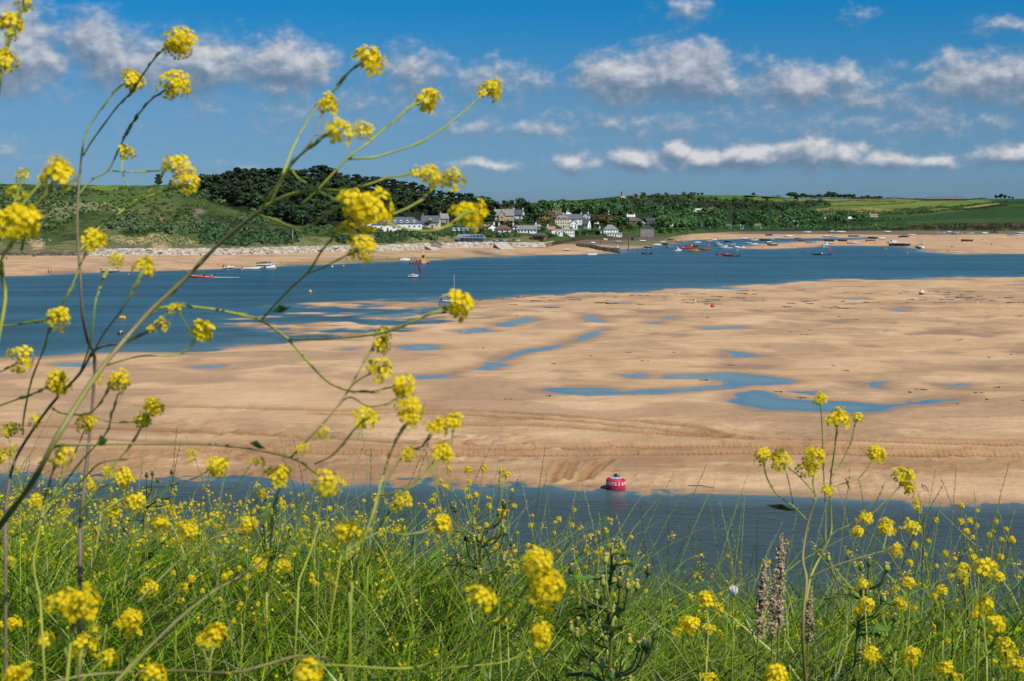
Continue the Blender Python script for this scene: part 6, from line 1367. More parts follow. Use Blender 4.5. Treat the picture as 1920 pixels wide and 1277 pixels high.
def ring_text(txt, a_c, zc, size):
    cu = bpy.data.curves.new('t', 'FONT'); cu.body = txt; cu.size = size; cu.extrude = .004; cu.offset = size*.03; cu.align_x = 'CENTER'; cu.align_y = 'CENTER'; cu.space_character = 1.12
    o = bpy.data.objects.new('t', cu); COL.objects.link(o); me = bpy.data.meshes.new_from_object(o.evaluated_get(bpy.context.evaluated_depsgraph_get())); bpy.data.objects.remove(o)
    import bmesh
    bm = bmesh.new(); bm.from_mesh(me)
    bmesh.ops.subdivide_edges(bm, edges=[e for e in bm.edges if e.calc_length() > .05], cuts=2)
    for v in bm.verts:
        a = a_c+v.co.x/RB; r = RB+.006+v.co.z; v.co = Vector((r*math.cos(a), r*math.sin(a), zc+v.co.y))
    bm.to_mesh(me); bm.free(); me.materials.clear(); me.materials.append(LET); return me
for ac in (-2.58+.05, -2.58+.05+math.pi*2/3+.0, -2.58+.05-math.pi*2/3):
    obj('lettering', ring_text('5 KNOTS', ac, hB*.55, .34), t)
# ============================================================ near bank
def brow(px):  # distance of the crest of the bank
    return np.interp(px, [-600, 0, 400, 700, 1000, 1300, 1600, 1920, 2600], [7.4, 7.0, 6.6, 6.3, 5.9, 5.7, 5.6, 5.5, 5.3])
def bank_z(x, y):
    x = np.asarray(x, float); y = np.asarray(y, float)
    yy_ = np.maximum(y, .4); px = CX+F*x/np.maximum(yy_, 2.); b_ = brow(np.clip(px, -600, 2600))
    slope = np.interp(px, [-200, 700, 1300, 2100], [.105, .125, .155, .16])
    z = H-.96-slope*np.clip(y, -3, None)
    over = np.maximum(y-b_, 0); z = z-over*.9-np.minimum(over, 1.5)**2*.15
    z = np.maximum(z, -2.2)
    return z+.05*fbm(x*1.3, y*1.3, 3, 90)+.10*fbm(x*.35, y*.35, 2, 92)
gx = np.linspace(-16, 16, 180); gy = np.concatenate([np.linspace(-6, 10, 150), np.linspace(10.3, 34, 60)])
GXX, GYY = np.meshgrid(gx, gy); GXX = GXX*(1+np.maximum(GYY, 0)/14)
bz = bank_z(GXX.ravel(), GYY.ravel())
nt = NT('bank_soil'); pos = geopos(nt)
c = ramp(nt, noise_tex(nt, pos, 5, 5, .7), [(.3, lin(38, 32, 22)), (.5, lin(48, 50, 26)), (.7, lin(70, 62, 42))]); nt.link(c, nt.bsdf.inputs['Base Color']); nt.bsdf.inputs['Roughness'].default_value = .95
bump(nt, noise_tex(nt, pos, 14, 4, .6), .8, .05)
bank = obj('ground', np_mesh('ground', np.stack([GXX.ravel(), GYY.ravel(), bz], 1), grid_faces(len(gy), len(gx)), nt.m, True)); tag(bank, 'grassy clifftop bank in the foreground', 'ground', kind='structure')
def blade_mat(name, trans=.16, rough=.36):
    nt = NT(name); a = nt.n.new('ShaderNodeAttribute'); a.attribute_name = 'col'
    nt.link(a.outputs['Color'], nt.bsdf.inputs['Base Color']); nt.bsdf.inputs['Roughness'].default_value = rough; nt.bsdf.inputs['Specular IOR Level'].default_value = .22
    tr = nt.n.new('ShaderNodeBsdfTranslucent'); hs_ = mix_rgb(nt, 1., a.outputs['Color'], (1.25, 1.25, .4, 1), 'MULTIPLY'); nt.link(hs_, tr.inputs[0])
    m = nt.n.new('ShaderNodeMixShader'); m.inputs[0].default_value = trans; nt.link(nt.bsdf.outputs[0], m.inputs[1]); nt.link(tr.outputs[0], m.inputs[2]); nt.link(m.outputs[0], nt.out.inputs[0]); return nt.m
BLADE = blade_mat('grass_blade')
PALG = np.array([lin(94, 126, 12)[:3], lin(132, 154, 24)[:3], lin(44, 72, 8)[:3], lin(160, 164, 76)[:3], lin(170, 156, 104)[:3], lin(34, 52, 14)[:3]])
def blades(name, X, Y, Hh, Wd, lean, seed, K=5, pal=(.32, .24, .26, .05, .03, .12), droop=.5, zoff=0, mat=BLADE):
    rng = np.random.default_rng(seed); n = len(X); Z = bank_z(X, Y)-.02+zoff
    az_ = rng.uniform(0, 2*math.pi, n); ld = np.stack([np.cos(az_)*lean+.13, np.sin(az_)*lean-.03], 1)
    wa = rng.uniform(0, math.pi, n); wdx, wdy = np.cos(wa), np.sin(wa)*.5
    t = np.linspace(0, 1, K)
    V = np.zeros((n, K, 2, 3))
    bend = (t[None]**1.0*.45+t[None]**2.4*(droop*rng.uniform(.4, 1.8, n))[:, None])
    zz = Hh[:, None]*(t[None]-.32*droop*rng.uniform(.2, 1.6, n)[:, None]*t[None]**3)
    cx = X[:, None]+ld[:, :1]*Hh[:, None]*bend; cy = Y[:, None]+ld[:, 1:]*Hh[:, None]*bend; cz = Z[:, None]+zz
    wv_ = Wd[:, None]*(np.clip(1-t[None]**2.2, .06, 1)*(.6+.4*np.minimum(1, t[None]*4)))*.5
    tw = wa[:, None]+t[None]*rng.uniform(-1.2, 1.2, n)[:, None]
    for k, sg in enumerate((-1, 1)):
        V[:, :, k, 0] = cx+sg*wv_*np.cos(tw); V[:, :, k, 1] = cy+sg*wv_*np.sin(tw)*.6; V[:, :, k, 2] = cz+sg*wv_*.15
    idx = np.arange(n*K*2).reshape(n, K, 2); Q = np.stack([idx[:, :-1, 0], idx[:, :-1, 1], idx[:, 1:, 1], idx[:, 1:, 0]], -1).reshape(-1, 4)
    ci = rng.choice(len(PALG), n, p=np.array(pal)/sum(pal)); col = PALG[ci]*rng.uniform(.5, 1.35, (n, 1)); col = np.repeat(col[:, None], K, 1)
    col = np.repeat(col[:, :, None], 2, 2).reshape(-1, 3)
    return obj(name, np_mesh(name, V.reshape(-1, 3), Q, mat, True, cols=col))
def scatter(n, seed, y0=1.5, over=1.3, x0=-260, x1=2180, pw=1.0):
    rng = np.random.default_rng(seed); px = rng.uniform(x0, x1, n); b_ = brow(px)+over
    y = y0+(b_-y0)*rng.random(n)**pw; x = (px-CX)/F*y*1.0
    # keep density even: accept ~ y
    return x*1.0, y
def dens(n, seed, y0=1.4, over=1.2):
    rng = np.random.default_rng(seed); y = np.sqrt(rng.uniform(y0**2, 8.2**2, n*2)); px = rng.uniform(-420, 2340, n*2); x = (px-CX)/F*y
    k = y < brow(px)+over; x, y = x[k][:n], y[k][:n]; return x, y
clump = lambda x, y, s: vnoise(x*1.6, y*1.6, s)
x, y = dens(84000, 101); r_ = np.random.default_rng(1)
hgt = (.11+.30*clump(x, y, 3)**1.3)*r_.uniform(.6, 1.25, len(x)); tag(blades('grass', x, y, hgt, r_.uniform(.003, .0075, len(x)), .85, 5, droop=.7), 'dense bright green grass on the near bank', 'grass', kind='stuff')
x, y = dens(12000, 102); hgt = (.3+.3*clump(x, y, 6))*r_.uniform(.6, 1.2, len(x)); tag(blades('grass', x, y, hgt, r_.uniform(.004, .009, len(x)), .7, 6, droop=.8, pal=(.4, .3, .2, .05, .0, .05)), 'broader arching grass leaves on the near bank', 'grass', kind='stuff')
x, y = dens(1900, 104); hgt = r_.uniform(.35, .62, len(x)); tag(blades('grass', x, y, hgt, r_.uniform(.0014, .0026, len(x)), .55, 8, droop=.35, pal=(.1, .1, .05, .4, .3, .05)), 'pale dry grass stalks on the near bank', 'grass', kind='stuff')
# seeding rye-grass stems along the crest
def stem_path(base, h, lean, curl, n=7):
    pts = []; p = Vector(base)
    for i in range(n):
        t = i/(n-1); pts.append(Vector((base[0]+lean[0]*h*(t*.5+t*t*curl), base[1]+lean[1]*h*(t*.5+t*t*curl), base[2]+h*(t-.15*curl*t*t))))
    return pts
STEMG = simple('grass_stem', lin(110, 126, 50), .6, .25, 20); STEMD = simple('dark_grass_stem', lin(84, 76, 52), .7, .25, 20); SEEDM = simple('grass_seed', lin(122, 136, 62), .7, .25, 30)
rg = random.Random(4); b1 = MB(); b2 = MB()
def rye(b, pts, n=14, ln=.011, w=.0026):
    for i in range(n):
        f = .55+.45*i/n; k = f*(len(pts)-1); j = min(int(k), len(pts)-2); p = pts[j].lerp(pts[j+1], k-j); d = (pts[j+1]-pts[j]).normalized(); sd = d.cross(Vector((0, 1, 0))).normalized()*(1 if i % 2 else -1)
        q = p+d*ln+sd*ln*.35; o = d.cross(sd)*w*.6
        b.add([p, p+d*ln*.5+sd*w*1.4+o, q, p+d*ln*.6-sd*w*.2-o], [(0,1,2,3)])
for i in range(250):
    px = rg.uniform(-200, 2150)
    if i < 210: px = rg.choice([rg.uniform(850, 2000), rg.uniform(850, 2000), rg.uniform(-100, 900)]); Y_ = float(brow(px))+rg.uniform(-1.3, .7)
    else: Y_ = rg.uniform(2.2, 5.5)
    X_ = (px-CX)/F*Y_; z = float(bank_z([X_], [Y_])[0]); h = rg.uniform(.5, .85) if i < 210 else rg.uniform(.35, .6)
    pts = stem_path((X_, Y_, z), h, (rg.uniform(-.3, .45), rg.uniform(-.4, .4)), rg.uniform(.1, .6)); (b1 if rg.random() < .75 else b2).tube(pts, [.0013]*6+[.0007], 4, False); rye(b1 if rg.random() < .8 else b2, pts)
tag(b1.build('tall_grass', SEEDM), 'tall green seeding grass stems standing above the bank', 'grass', kind='stuff'); tag(b2.build('tall_grass', STEMD), 'tall brown seeding grass stems standing above the bank', 'grass', kind='stuff')

# ============================================================ mustard flowers
nt = NT('mustard_petal'); co = objco(nt); f = noise_tex(nt, co, 160, 2); oi = nt.n.new('ShaderNodeObjectInfo')
c = ramp(nt, f, [(.3, (.93, .66, .004)), (.7, (.98, .80, .012))]); 
nt.link(c, nt.bsdf.inputs['Base Color']); nt.bsdf.inputs['Roughness'].default_value = .55; nt.bsdf.inputs['Specular IOR Level'].default_value = .25
tr = nt.n.new('ShaderNodeBsdfTranslucent'); tr.inputs[0].default_value = (1, .80, .01, 1); m = nt.n.new('ShaderNodeMixShader'); m.inputs[0].default_value = .45
nt.link(nt.bsdf.outputs[0], m.inputs[1]); nt.link(tr.outputs[0], m.inputs[2]); nt.link(m.outputs[0], nt.out.inputs[0]); PETAL = nt.m
BUDM = simple('green_bud', lin(176, 170, 48), .6, .25, 200)
def head_mesh(seed, nf=15, spent=.1):
    """flower cluster, unit diameter ~1 (scaled on use), axis +Z"""
    r = random.Random(seed); V = []; Fc = []; mi = []
    def quad(a, m_): 
        b = len(V); V.extend(a); Fc.append(tuple(range(b, b+len(a)))); mi.append(m_)
    for k in range(nf):
        a = k*2.399+r.uniform(-.3, .3); u = (k+.6)/nf; th = math.radians(12+98*u**.8)+r.uniform(-.2, .2)
        d = Vector((math.sin(th)*math.cos(a), math.sin(th)*math.sin(a), math.cos(th))); c0 = Vector((0, 0, -.22))+Vector((d.x*.38, d.y*.38, d.z*.42))*r.uniform(.6, 1.32)
        n = (d+Vector((r.uniform(-.35, .35), r.uniform(-.35, .35), r.uniform(-.1, .5)))).normalized(); t1 = n.orthogonal().normalized(); t2 = n.cross(t1); ro = r.uniform(0, 1.57); sz = r.uniform(.165, .245)
        for p in range(4):
            an = ro+p*math.pi/2; e = t1*math.cos(an)+t2*math.sin(an); s_ = n.cross(e); lift = r.uniform(.05, .6)
            q0 = c0+e*sz*.12; q1 = c0+e*sz*.62+n*sz*lift*.55; q2 = c0+e*sz*1.08+n*sz*(lift*.75-.1)
            w1, w2 = sz*.46, sz*.34
            quad([q0, q1-s_*w1+n*sz*.06, q1, q1+s_*w1+n*sz*.06][:4], 0)
            quad([q1, q1-s_*w1+n*sz*.06, q2-s_*w2, q2+s_*w2*.0], 0); quad([q1, q2+s_*w2*.0, q2+s_*w2, q1+s_*w1+n*sz*.06], 0)
        for q in range(3):
            an = q*2.1+k; e = t1*math.cos(an)+t2*math.sin(an); p0 = c0+e*sz*.08; quad([p0, p0+n*sz*.45+e*sz*.1, p0+n*sz*.5], 0)
        base = Vector((0, 0, -.55+.1*u)); s_ = (c0-base).cross(n+Vector((.01, .02, .03))).normalized()*.012; quad([base-s_, c0-s_, c0+s_, base+s_], 1)
    for k in range(9):   # buds at the centre
        a = k*2.4; c0 = Vector((.12*math.sqrt(k/9)*math.cos(a), .12*math.sqrt(k/9)*math.sin(a), .2-.05*k/9)); rr = .045
        for j in range(4):
            a0, a1 = j*math.pi/2, (j+1)*math.pi/2; e0 = Vector((math.cos(a0), math.sin(a0), 0))*rr; e1 = Vector((math.cos(a1), math.sin(a1), 0))*rr
            quad([c0+Vector((0, 0, rr*1.6)), c0+e0, c0+e1], 1 if k < 5 else 0); quad([c0-Vector((0, 0, rr*1.5)), c0+e1, c0+e0], 1)
    me = bpy.data.meshes.new('flower_head'); me.from_pydata([tuple(v) for v in V], [], Fc); me.materials.append(PETAL); me.materials.append(BUDM)
    me.polygons.foreach_set('material_index', mi); me.update(); return me
HEADS = [head_mesh(i, 12+i) for i in range(8)]; SMALLH = [head_mesh(40+i, 8) for i in range(3)]
STEM = {}
def stemmat(nm, c1, c2):
    nt = NT(nm); pos = geopos(nt); c = ramp(nt, noise_tex(nt, pos, 14, 3, .6), [(.35, c1), (.65, c2)]); nt.link(c, nt.bsdf.inputs['Base Color']); nt.bsdf.inputs['Roughness'].default_value = .5
    bump(nt, noise_tex(nt, pos, 500, 2), .5, .001); STEM[nm] = nt.m
stemmat('green_stem', lin(126, 138, 42), lin(162, 168, 54)); stemmat('brown_stem', lin(130, 112, 76), lin(138, 138, 60)); stemmat('purple_stem', lin(112, 84, 82), lin(122, 112, 70)); stemmat('yellow_stem', lin(136, 144, 40), lin(166, 168, 52)); stemmat('dark_stem', lin(88, 96, 40), lin(122, 132, 50))
LEAFM = leaf_mat('herb_leaf', lin(70, 96, 36), lin(104, 132, 52), .3, 30)
def head(root, P, axis, dia, rg_):
    me = rg_.choice(HEADS if dia > .02 else SMALLH); o = obj('flower_head', me, root); o.location = P
    ax = Vector(axis).normalized(); o.rotation_euler = (ax.to_track_quat('Z', 'Y').to_matrix().to_4x4() @ Matrix.Rotation(rg_.uniform(0, 6.28), 4, 'Z')).to_euler(); s = dia*rg_.uniform(1.0, 1.14); o.scale = (s, s, s); return o
def smooth(pts, sub=4):
    out = []
    n = len(pts)
    for i in range(n-1):
        p0, p1, p2, p3 = pts[max(i-1, 0)], pts[i], pts[i+1], pts[min(i+2, n-1)]
        for k in range(sub):
            t = k/sub; out.append(.5*((2*p1)+(p2-p0)*t+(2*p0-5*p1+4*p2-p3)*t*t+(3*p1-p0-3*p2+p3)*t**3))
    out.append(pts[-1]); return out
def pods(b, pts, rg_, r0, n):
    """short upright seed pods hugging the stem"""
    for i in range(n):
        k = rg_.uniform(.45, .97)*(len(pts)-1); j = min(int(k), len(pts)-2); p = pts[j].lerp(pts[j+1], k-j); d = (pts[j+1]-pts[j]).normalized(); o = (d.orthogonal().normalized()*math.cos(i*2.4)+d.cross(d.orthogonal().normalized())*math.sin(i*2.4))
        b.tube([p, p+o*r0*1.2+d*.002, p+o*r0*1.8+d*.009, p+o*r0*1.5+d*.013], [r0*.25, r0*.6, r0*.5, r0*.1], 4)
def traced(label, d0, branches, heads, seed, group='tall mustard plants close to the lens', cat='plant', leaves=(), nm='mustard_plant'):
    """branches: (points px, depth offsets start/end, radius start/end mm, material, n pods)"""
    kr = .7 if seed >= 20 and seed < 60 else 1.; rg_ = random.Random(seed); ref = at_r(*branches[0][0][0], d0) if False else None
    xs = branches[0][0][0]; base = at(xs[0], xs[1], d0+branches[0][1][0]); base.z = float(bank_z([base.x], [base.y])[0])
    root = thing(nm, label, cat, base, 0, group); bm = {}
    def wob(px, py): return .06*math.sin(px*.011+seed)+.05*math.sin(py*.013+seed*2)
    def P3(px, py, dd): return at(px, py, d0+dd+wob(px, py))-base
    tips = []
    for pts, (da, db), (ra, rb), mat, npod in branches:
        ra *= kr; rb *= kr
        n = len(pts); q = smooth([P3(x, y, da+(db-da)*i/(n-1)) for i, (x, y) in enumerate(pts)]); m = len(q)
        b = MB(); b.tube(q, [(ra+(rb-ra)*i/(m-1))/1000*(1+.12*math.sin(i*1.7)) for i in range(m)], 7)
        pods(b, q, rg_, rb/1000*1.25, npod+3); b.build('stem', STEM[mat], root, True); tips.append((q[-1], (q[-1]-q[-2]).normalized()))
    if branches[0][2][0] > .1:
        p0 = P3(*branches[0][0][0], branches[0][1][0]); q0 = P3(*branches[0][0][1], branches[0][1][0])
        b = MB(); dirv = (p0-q0).normalized(); mid = p0+dirv*.1+Vector((0, 0, -.1)); gz = Vector((mid.x, mid.y, 0)); 
        wpos = base+gz; gz.z = float(bank_z([wpos.x], [wpos.y])[0])-base.z-.03
        b.tube(smooth([p0, p0.lerp(gz, .5)+Vector((mid.x-p0.x, mid.y-p0.y, 0))*.3, gz]), branches[0][2][0]*kr/1000*1.05, 7); b.build('stem', STEM[branches[0][3]], root, True)
    for h_ in heads:
        x, y, s = h_[:3]; dd = h_[3] if len(h_) > 3 else 0; P_ = P3(x, y, dd); tip = min(tips, key=lambda t_: (t_[0]-P_).length)
        ax = tip[1]+Vector((0, -.25, .35)) if (tip[0]-P_).length < .05 else Vector((.3, -.3, .8)); head(root, P_, ax, s*(d0+dd)/F, rg_)
    for (x0, y0, x1, y1, wl_) in leaves:
        A, B_ = P3(x0, y0, 0), P3(x1, y1, 0); d = (B_-A); sd = d.cross(Vector((0, 1, .4))).normalized()*wl_*d0/F
        b = MB(); mid = A.lerp(B_, .5); q3 = A.lerp(B_, .8); dn = Vector((0, -.004, .004)); b.add([A, A.lerp(B_, .25)+sd*.7, mid+sd+dn, q3+sd*.6, B_, q3-sd*.6, mid-sd+dn, A.lerp(B_, .25)-sd*.7, mid-dn], [(0,1,8,7),(1,2,8),(2,3,8),(3,4,8),(4,5,8),(5,6,8),(6,7,8)]); b.build('leaf', LEAFM, root)
    return root
G_ = 'green_stem'; B_r = 'brown_stem'; Pu = 'purple_stem'; Ye = 'yellow_stem'; Dk = 'dark_stem'
traced('tallest arching mustard plant whose thick stem sweeps from lower left to the upper middle', 1.45,
 [([(-150,1180),(0,985),(60,905),(110,815),(180,705),(240,630),(290,575),(350,520),(400,468),(450,424),(492,392)],(0,0),(3.3,1.9),B_r,0),
  ([(484,394),(535,368),(590,356),(650,357),(690,346),(730,333),(780,324)],(0,.05),(1.7,1.0),G_,5),
  ([(488,400),(500,375),(530,332),(548,305),(570,285),(600,262),(625,248)],(0,-.05),(1.5,.9),Ye,14),
  ([(530,328),(545,287),(565,247),(590,205),(600,198),(625,170),(650,140),(672,122),(695,112)],(0,.06),(1.3,.9),G_,16),
  ([(536,322),(575,275),(592,250),(604,215),(617,192)],(0,.0),(1.0,.7),B_r,3),
  ([(592,254),(612,250),(645,245),(680,243)],(0,.05),(.8,.7),B_r,2),
  ([(565,385),(600,352),(650,298),(690,268),(735,230),(755,212),(778,195),(800,187)],(.05,.1),(1.4,.9),G_,12),
  ([(650,298),(690,296),(720,290),(790,266),(840,233),(885,196),(920,162)],(.07,.15),(1.3,.8),G_,16),
  ([(500,392),(540,320),(560,335),(610,365),(640,378),(668,385)],(.02,.0),(1.1,.8),G_,4),
  ([(485,405),(515,412),(545,425),(575,427),(605,408),(640,385),(665,372)],(0,-.06),(1.2,.9),Ye,14),
  ([(552,430),(575,438),(600,439),(632,433),(655,428)],(-.03,-.05),(1.0,.8),Ye,6),
  ([(690,392),(730,420),(775,431),(805,433),(835,426),(865,404),(885,396)],(0,-.02),(1.1,.9),Ye,12),
  ([(700,410),(735,402),(768,388),(795,370),(818,348),(832,338)],(0,.04),(1.1,.8),Ye,9),
  ([(286,578),(340,574),(400,580),(440,588),(489,601),(541,636)],(0,-.02),(1.6,1.3),G_,0),
  ([(541,636),(600,636),(660,632),(710,626),(745,615),(800,592),(840,576),(862,570)],(0,-.08),(1.3,1.0),G_,14),
  ([(541,636),(572,672),(610,712),(645,730),(690,735),(725,728),(750,722)],(0,.05),(1.3,.9),G_,5),
  ([(489,601),(540,545),(578,510),(603,470),(622,448),(645,420),(672,400),(695,392)],(0,-.03),(1.2,.9),G_,8),
  ([(578,512),(605,502),(640,484),(675,468)],(0,-.03),(.9,.8),B_r,3),
  ([(100,838),(140,834),(300,832),(430,836),(545,858),(590,886),(615,904)],(.05,.0),(1.6,1.1),B_r,0),
  ([(545,858),(570,832),(605,795),(640,752),(668,705),(690,665),(705,640)],(.0,.05),(1.2,.8),B_r,8),
  ([(640,752),(665,718),(695,700),(718,690)],(.03,.0),(.9,.8),Ye,7),
  ([(640,752),(660,745),(690,762),(725,757),(760,742),(768,765)],(.03,.0),(.9,.8),B_r,4),
  ([(590,870),(625,852),(660,810),(686,785)],(.0,-.03),(.9,.8),G_,5)],
 [(785,323,28),(812,328,40),(850,334,42),(640,243,52,-.05),(684,243,38),(700,108,56,.06),(617,188,42),(807,184,54,.1),(925,159,46,.15),(908,172,26,.15),(665,375,56,-.06),(700,388,66,-.06),(655,428,36,-.05),(680,465,46),(890,394,58),
  (868,567,60,-.08),(716,642,42,.05),(722,622,34,.05),(718,692,50),(757,727,48),(768,768,48),(770,790,34),(687,780,46),(568,836,28),(615,906,54),(606,812,26)], 3,
 leaves=[(500,842,466,829,5),(505,586,548,575,4),(180,833,202,825,9)])
traced('slender mustard plant with forked green tops standing against the sky at left', 1.75,
 [([(150,990),(178,700),(165,640),(155,590),(150,510),(146,450),(145,400),(150,320),(156,270)],(0,0),(2.3,1.3),Pu,0),
  ([(156,272),(162,248),(177,223),(197,194),(225,163),(250,150)],(0,.05),(1.3,.9),G_,10),
  ([(156,292),(170,268),(190,240),(220,200),(246,172),(275,130),(302,97),(330,82)],(0,-.05),(1.2,1.0),G_,20),
  ([(148,365),(170,338),(202,320),(220,286),(237,250),(252,225),(280,190),(306,172),(328,162)],(0,.0),(1.3,1.0),Dk,20),
  ([(202,320),(240,322),(290,320),(318,310)],(0,.04),(.9,.9),G_,5),
  ([(250,378),(240,350),(229,320),(230,300),(237,287)],(0,.04),(.8,.7),G_,3),
  ([(150,470),(185,427),(220,402),(250,380),(285,366),(315,356),(340,350)],(0,.0),(1.2,1.0),Ye,10),
  ([(265,372),(290,348),(305,325),(318,312)],(0,.0),(1.0,.8),Ye,5)],
 [(253,148,46,.05),(341,74,52,-.05),(332,88,34,-.05),(333,158,50),(238,283,36),(333,306,46),(352,325,42),(360,344,38)], 5)
traced('mustard plant with thin forking branches over the river at left', 1.6,
 [([(10,960),(20,890),(40,840),(95,760),(150,700),(180,655),(230,643),(272,625),(312,604)],(0,0),(2.0,1.0),Pu,6),
  ([(150,700),(170,640),(178,572),(187,540),(205,500),(217,483)],(0,.05),(1.1,.8),G_,9),
  ([(172,668),(195,625),(225,585),(246,550),(262,520),(273,492)],(0,-.03),(1.1,.8),Ye,10),
  ([(43,815),(45,780),(60,710),(84,650),(92,618),(118,570),(132,543),(150,500),(165,465),(182,446)],(0,.02),(1.2,.9),G_,16),
  ([(92,625),(100,608),(112,594)],(0,0),(.8,.7),G_,2),
  ([(-40,612),(0,612),(40,607),(80,600),(108,592)],(0,0),(1.1,.9),Ye,9),
  ([(-60,715),(-15,702),(20,688),(42,672)],(0,0),(1.2,.9),Ye,7),
  ([(-60,782),(0,760),(70,735),(105,716)],(0,0),(1.3,.9),Ye,12),
  ([(200,685),(262,668),(320,667),(345,659),(370,634),(380,618)],(0,0),(.9,.8),Ye,7),
  ([(270,625),(300,600),(318,583),(333,575)],(0,0),(.8,.6),G_,4),([(333,580),(355,618),(372,628)],(0,0),(.8,.7),G_,0),
  ([(98,765),(118,775),(165,776),(190,752),(205,727),(224,712)],(0,-.02),(1.1,.9),Ye,7),
  ([(60,1000),(140,880),(197,815),(210,775),(222,737)],(0,0),(1.1,.8),G_,6),
  ([(165,776),(200,790),(240,792),(268,786)],(0,0),(.8,.7),Ye,3),([(150,960),(215,870),(242,840),(262,806),(288,765)],(0,0),(1.1,.8),G_,8),
  ([(95,940),(140,850),(155,815),(165,795)],(0,0),(.9,.7),Ye,5)],
 [(182,446,44),(217,482,32),(273,492,38),(112,592,44),(42,670,50),(110,714,52),(380,616,42),(333,575,24),(318,580,18),(308,607,28),(284,613,20),(225,710,42),(185,710,24),(290,758,38),(272,785,34),(165,790,36),(70,785,32)], 8)
traced('group of large blurred mustard heads at the far left edge', 1.2,
 [([(-90,900),(-20,700),(10,560),(0,500),(20,455),(40,425)],(0,0),(1.8,1.3),Ye,8),([(-60,620),(-20,480),(20,430),(28,375)],(0,.1),(1.3,.9),G_,8),([(-10,440),(40,385),(75,345),(100,322)],(0,.05),(1.3,.9),G_,10),([(10,430),(30,370),(44,330)],(0,.1),(.9,.8),G_,4),([(40,470),(60,400),(90,355),(105,325)],(0,.05),(1.2,.9),Ye,6)],
 [(42,408,70,-.1),(12,418,50),(112,314,62,.05),(44,324,30,.2),(30,356,36,.1)], 13)
traced('mustard spike reaching in from the upper left corner', 1.5,
 [([(-60,420),(-20,260),(0,160),(12,90),(30,50),(44,10),(52,-30)],(0,0),(1.4,1.0),Dk,22),([(5,130),(8,90),(18,60)],(0,0),(.9,.8),G_,4)],
 [(20,36,42),(12,108,42),(48,4,34),(20,60,26)], 17)
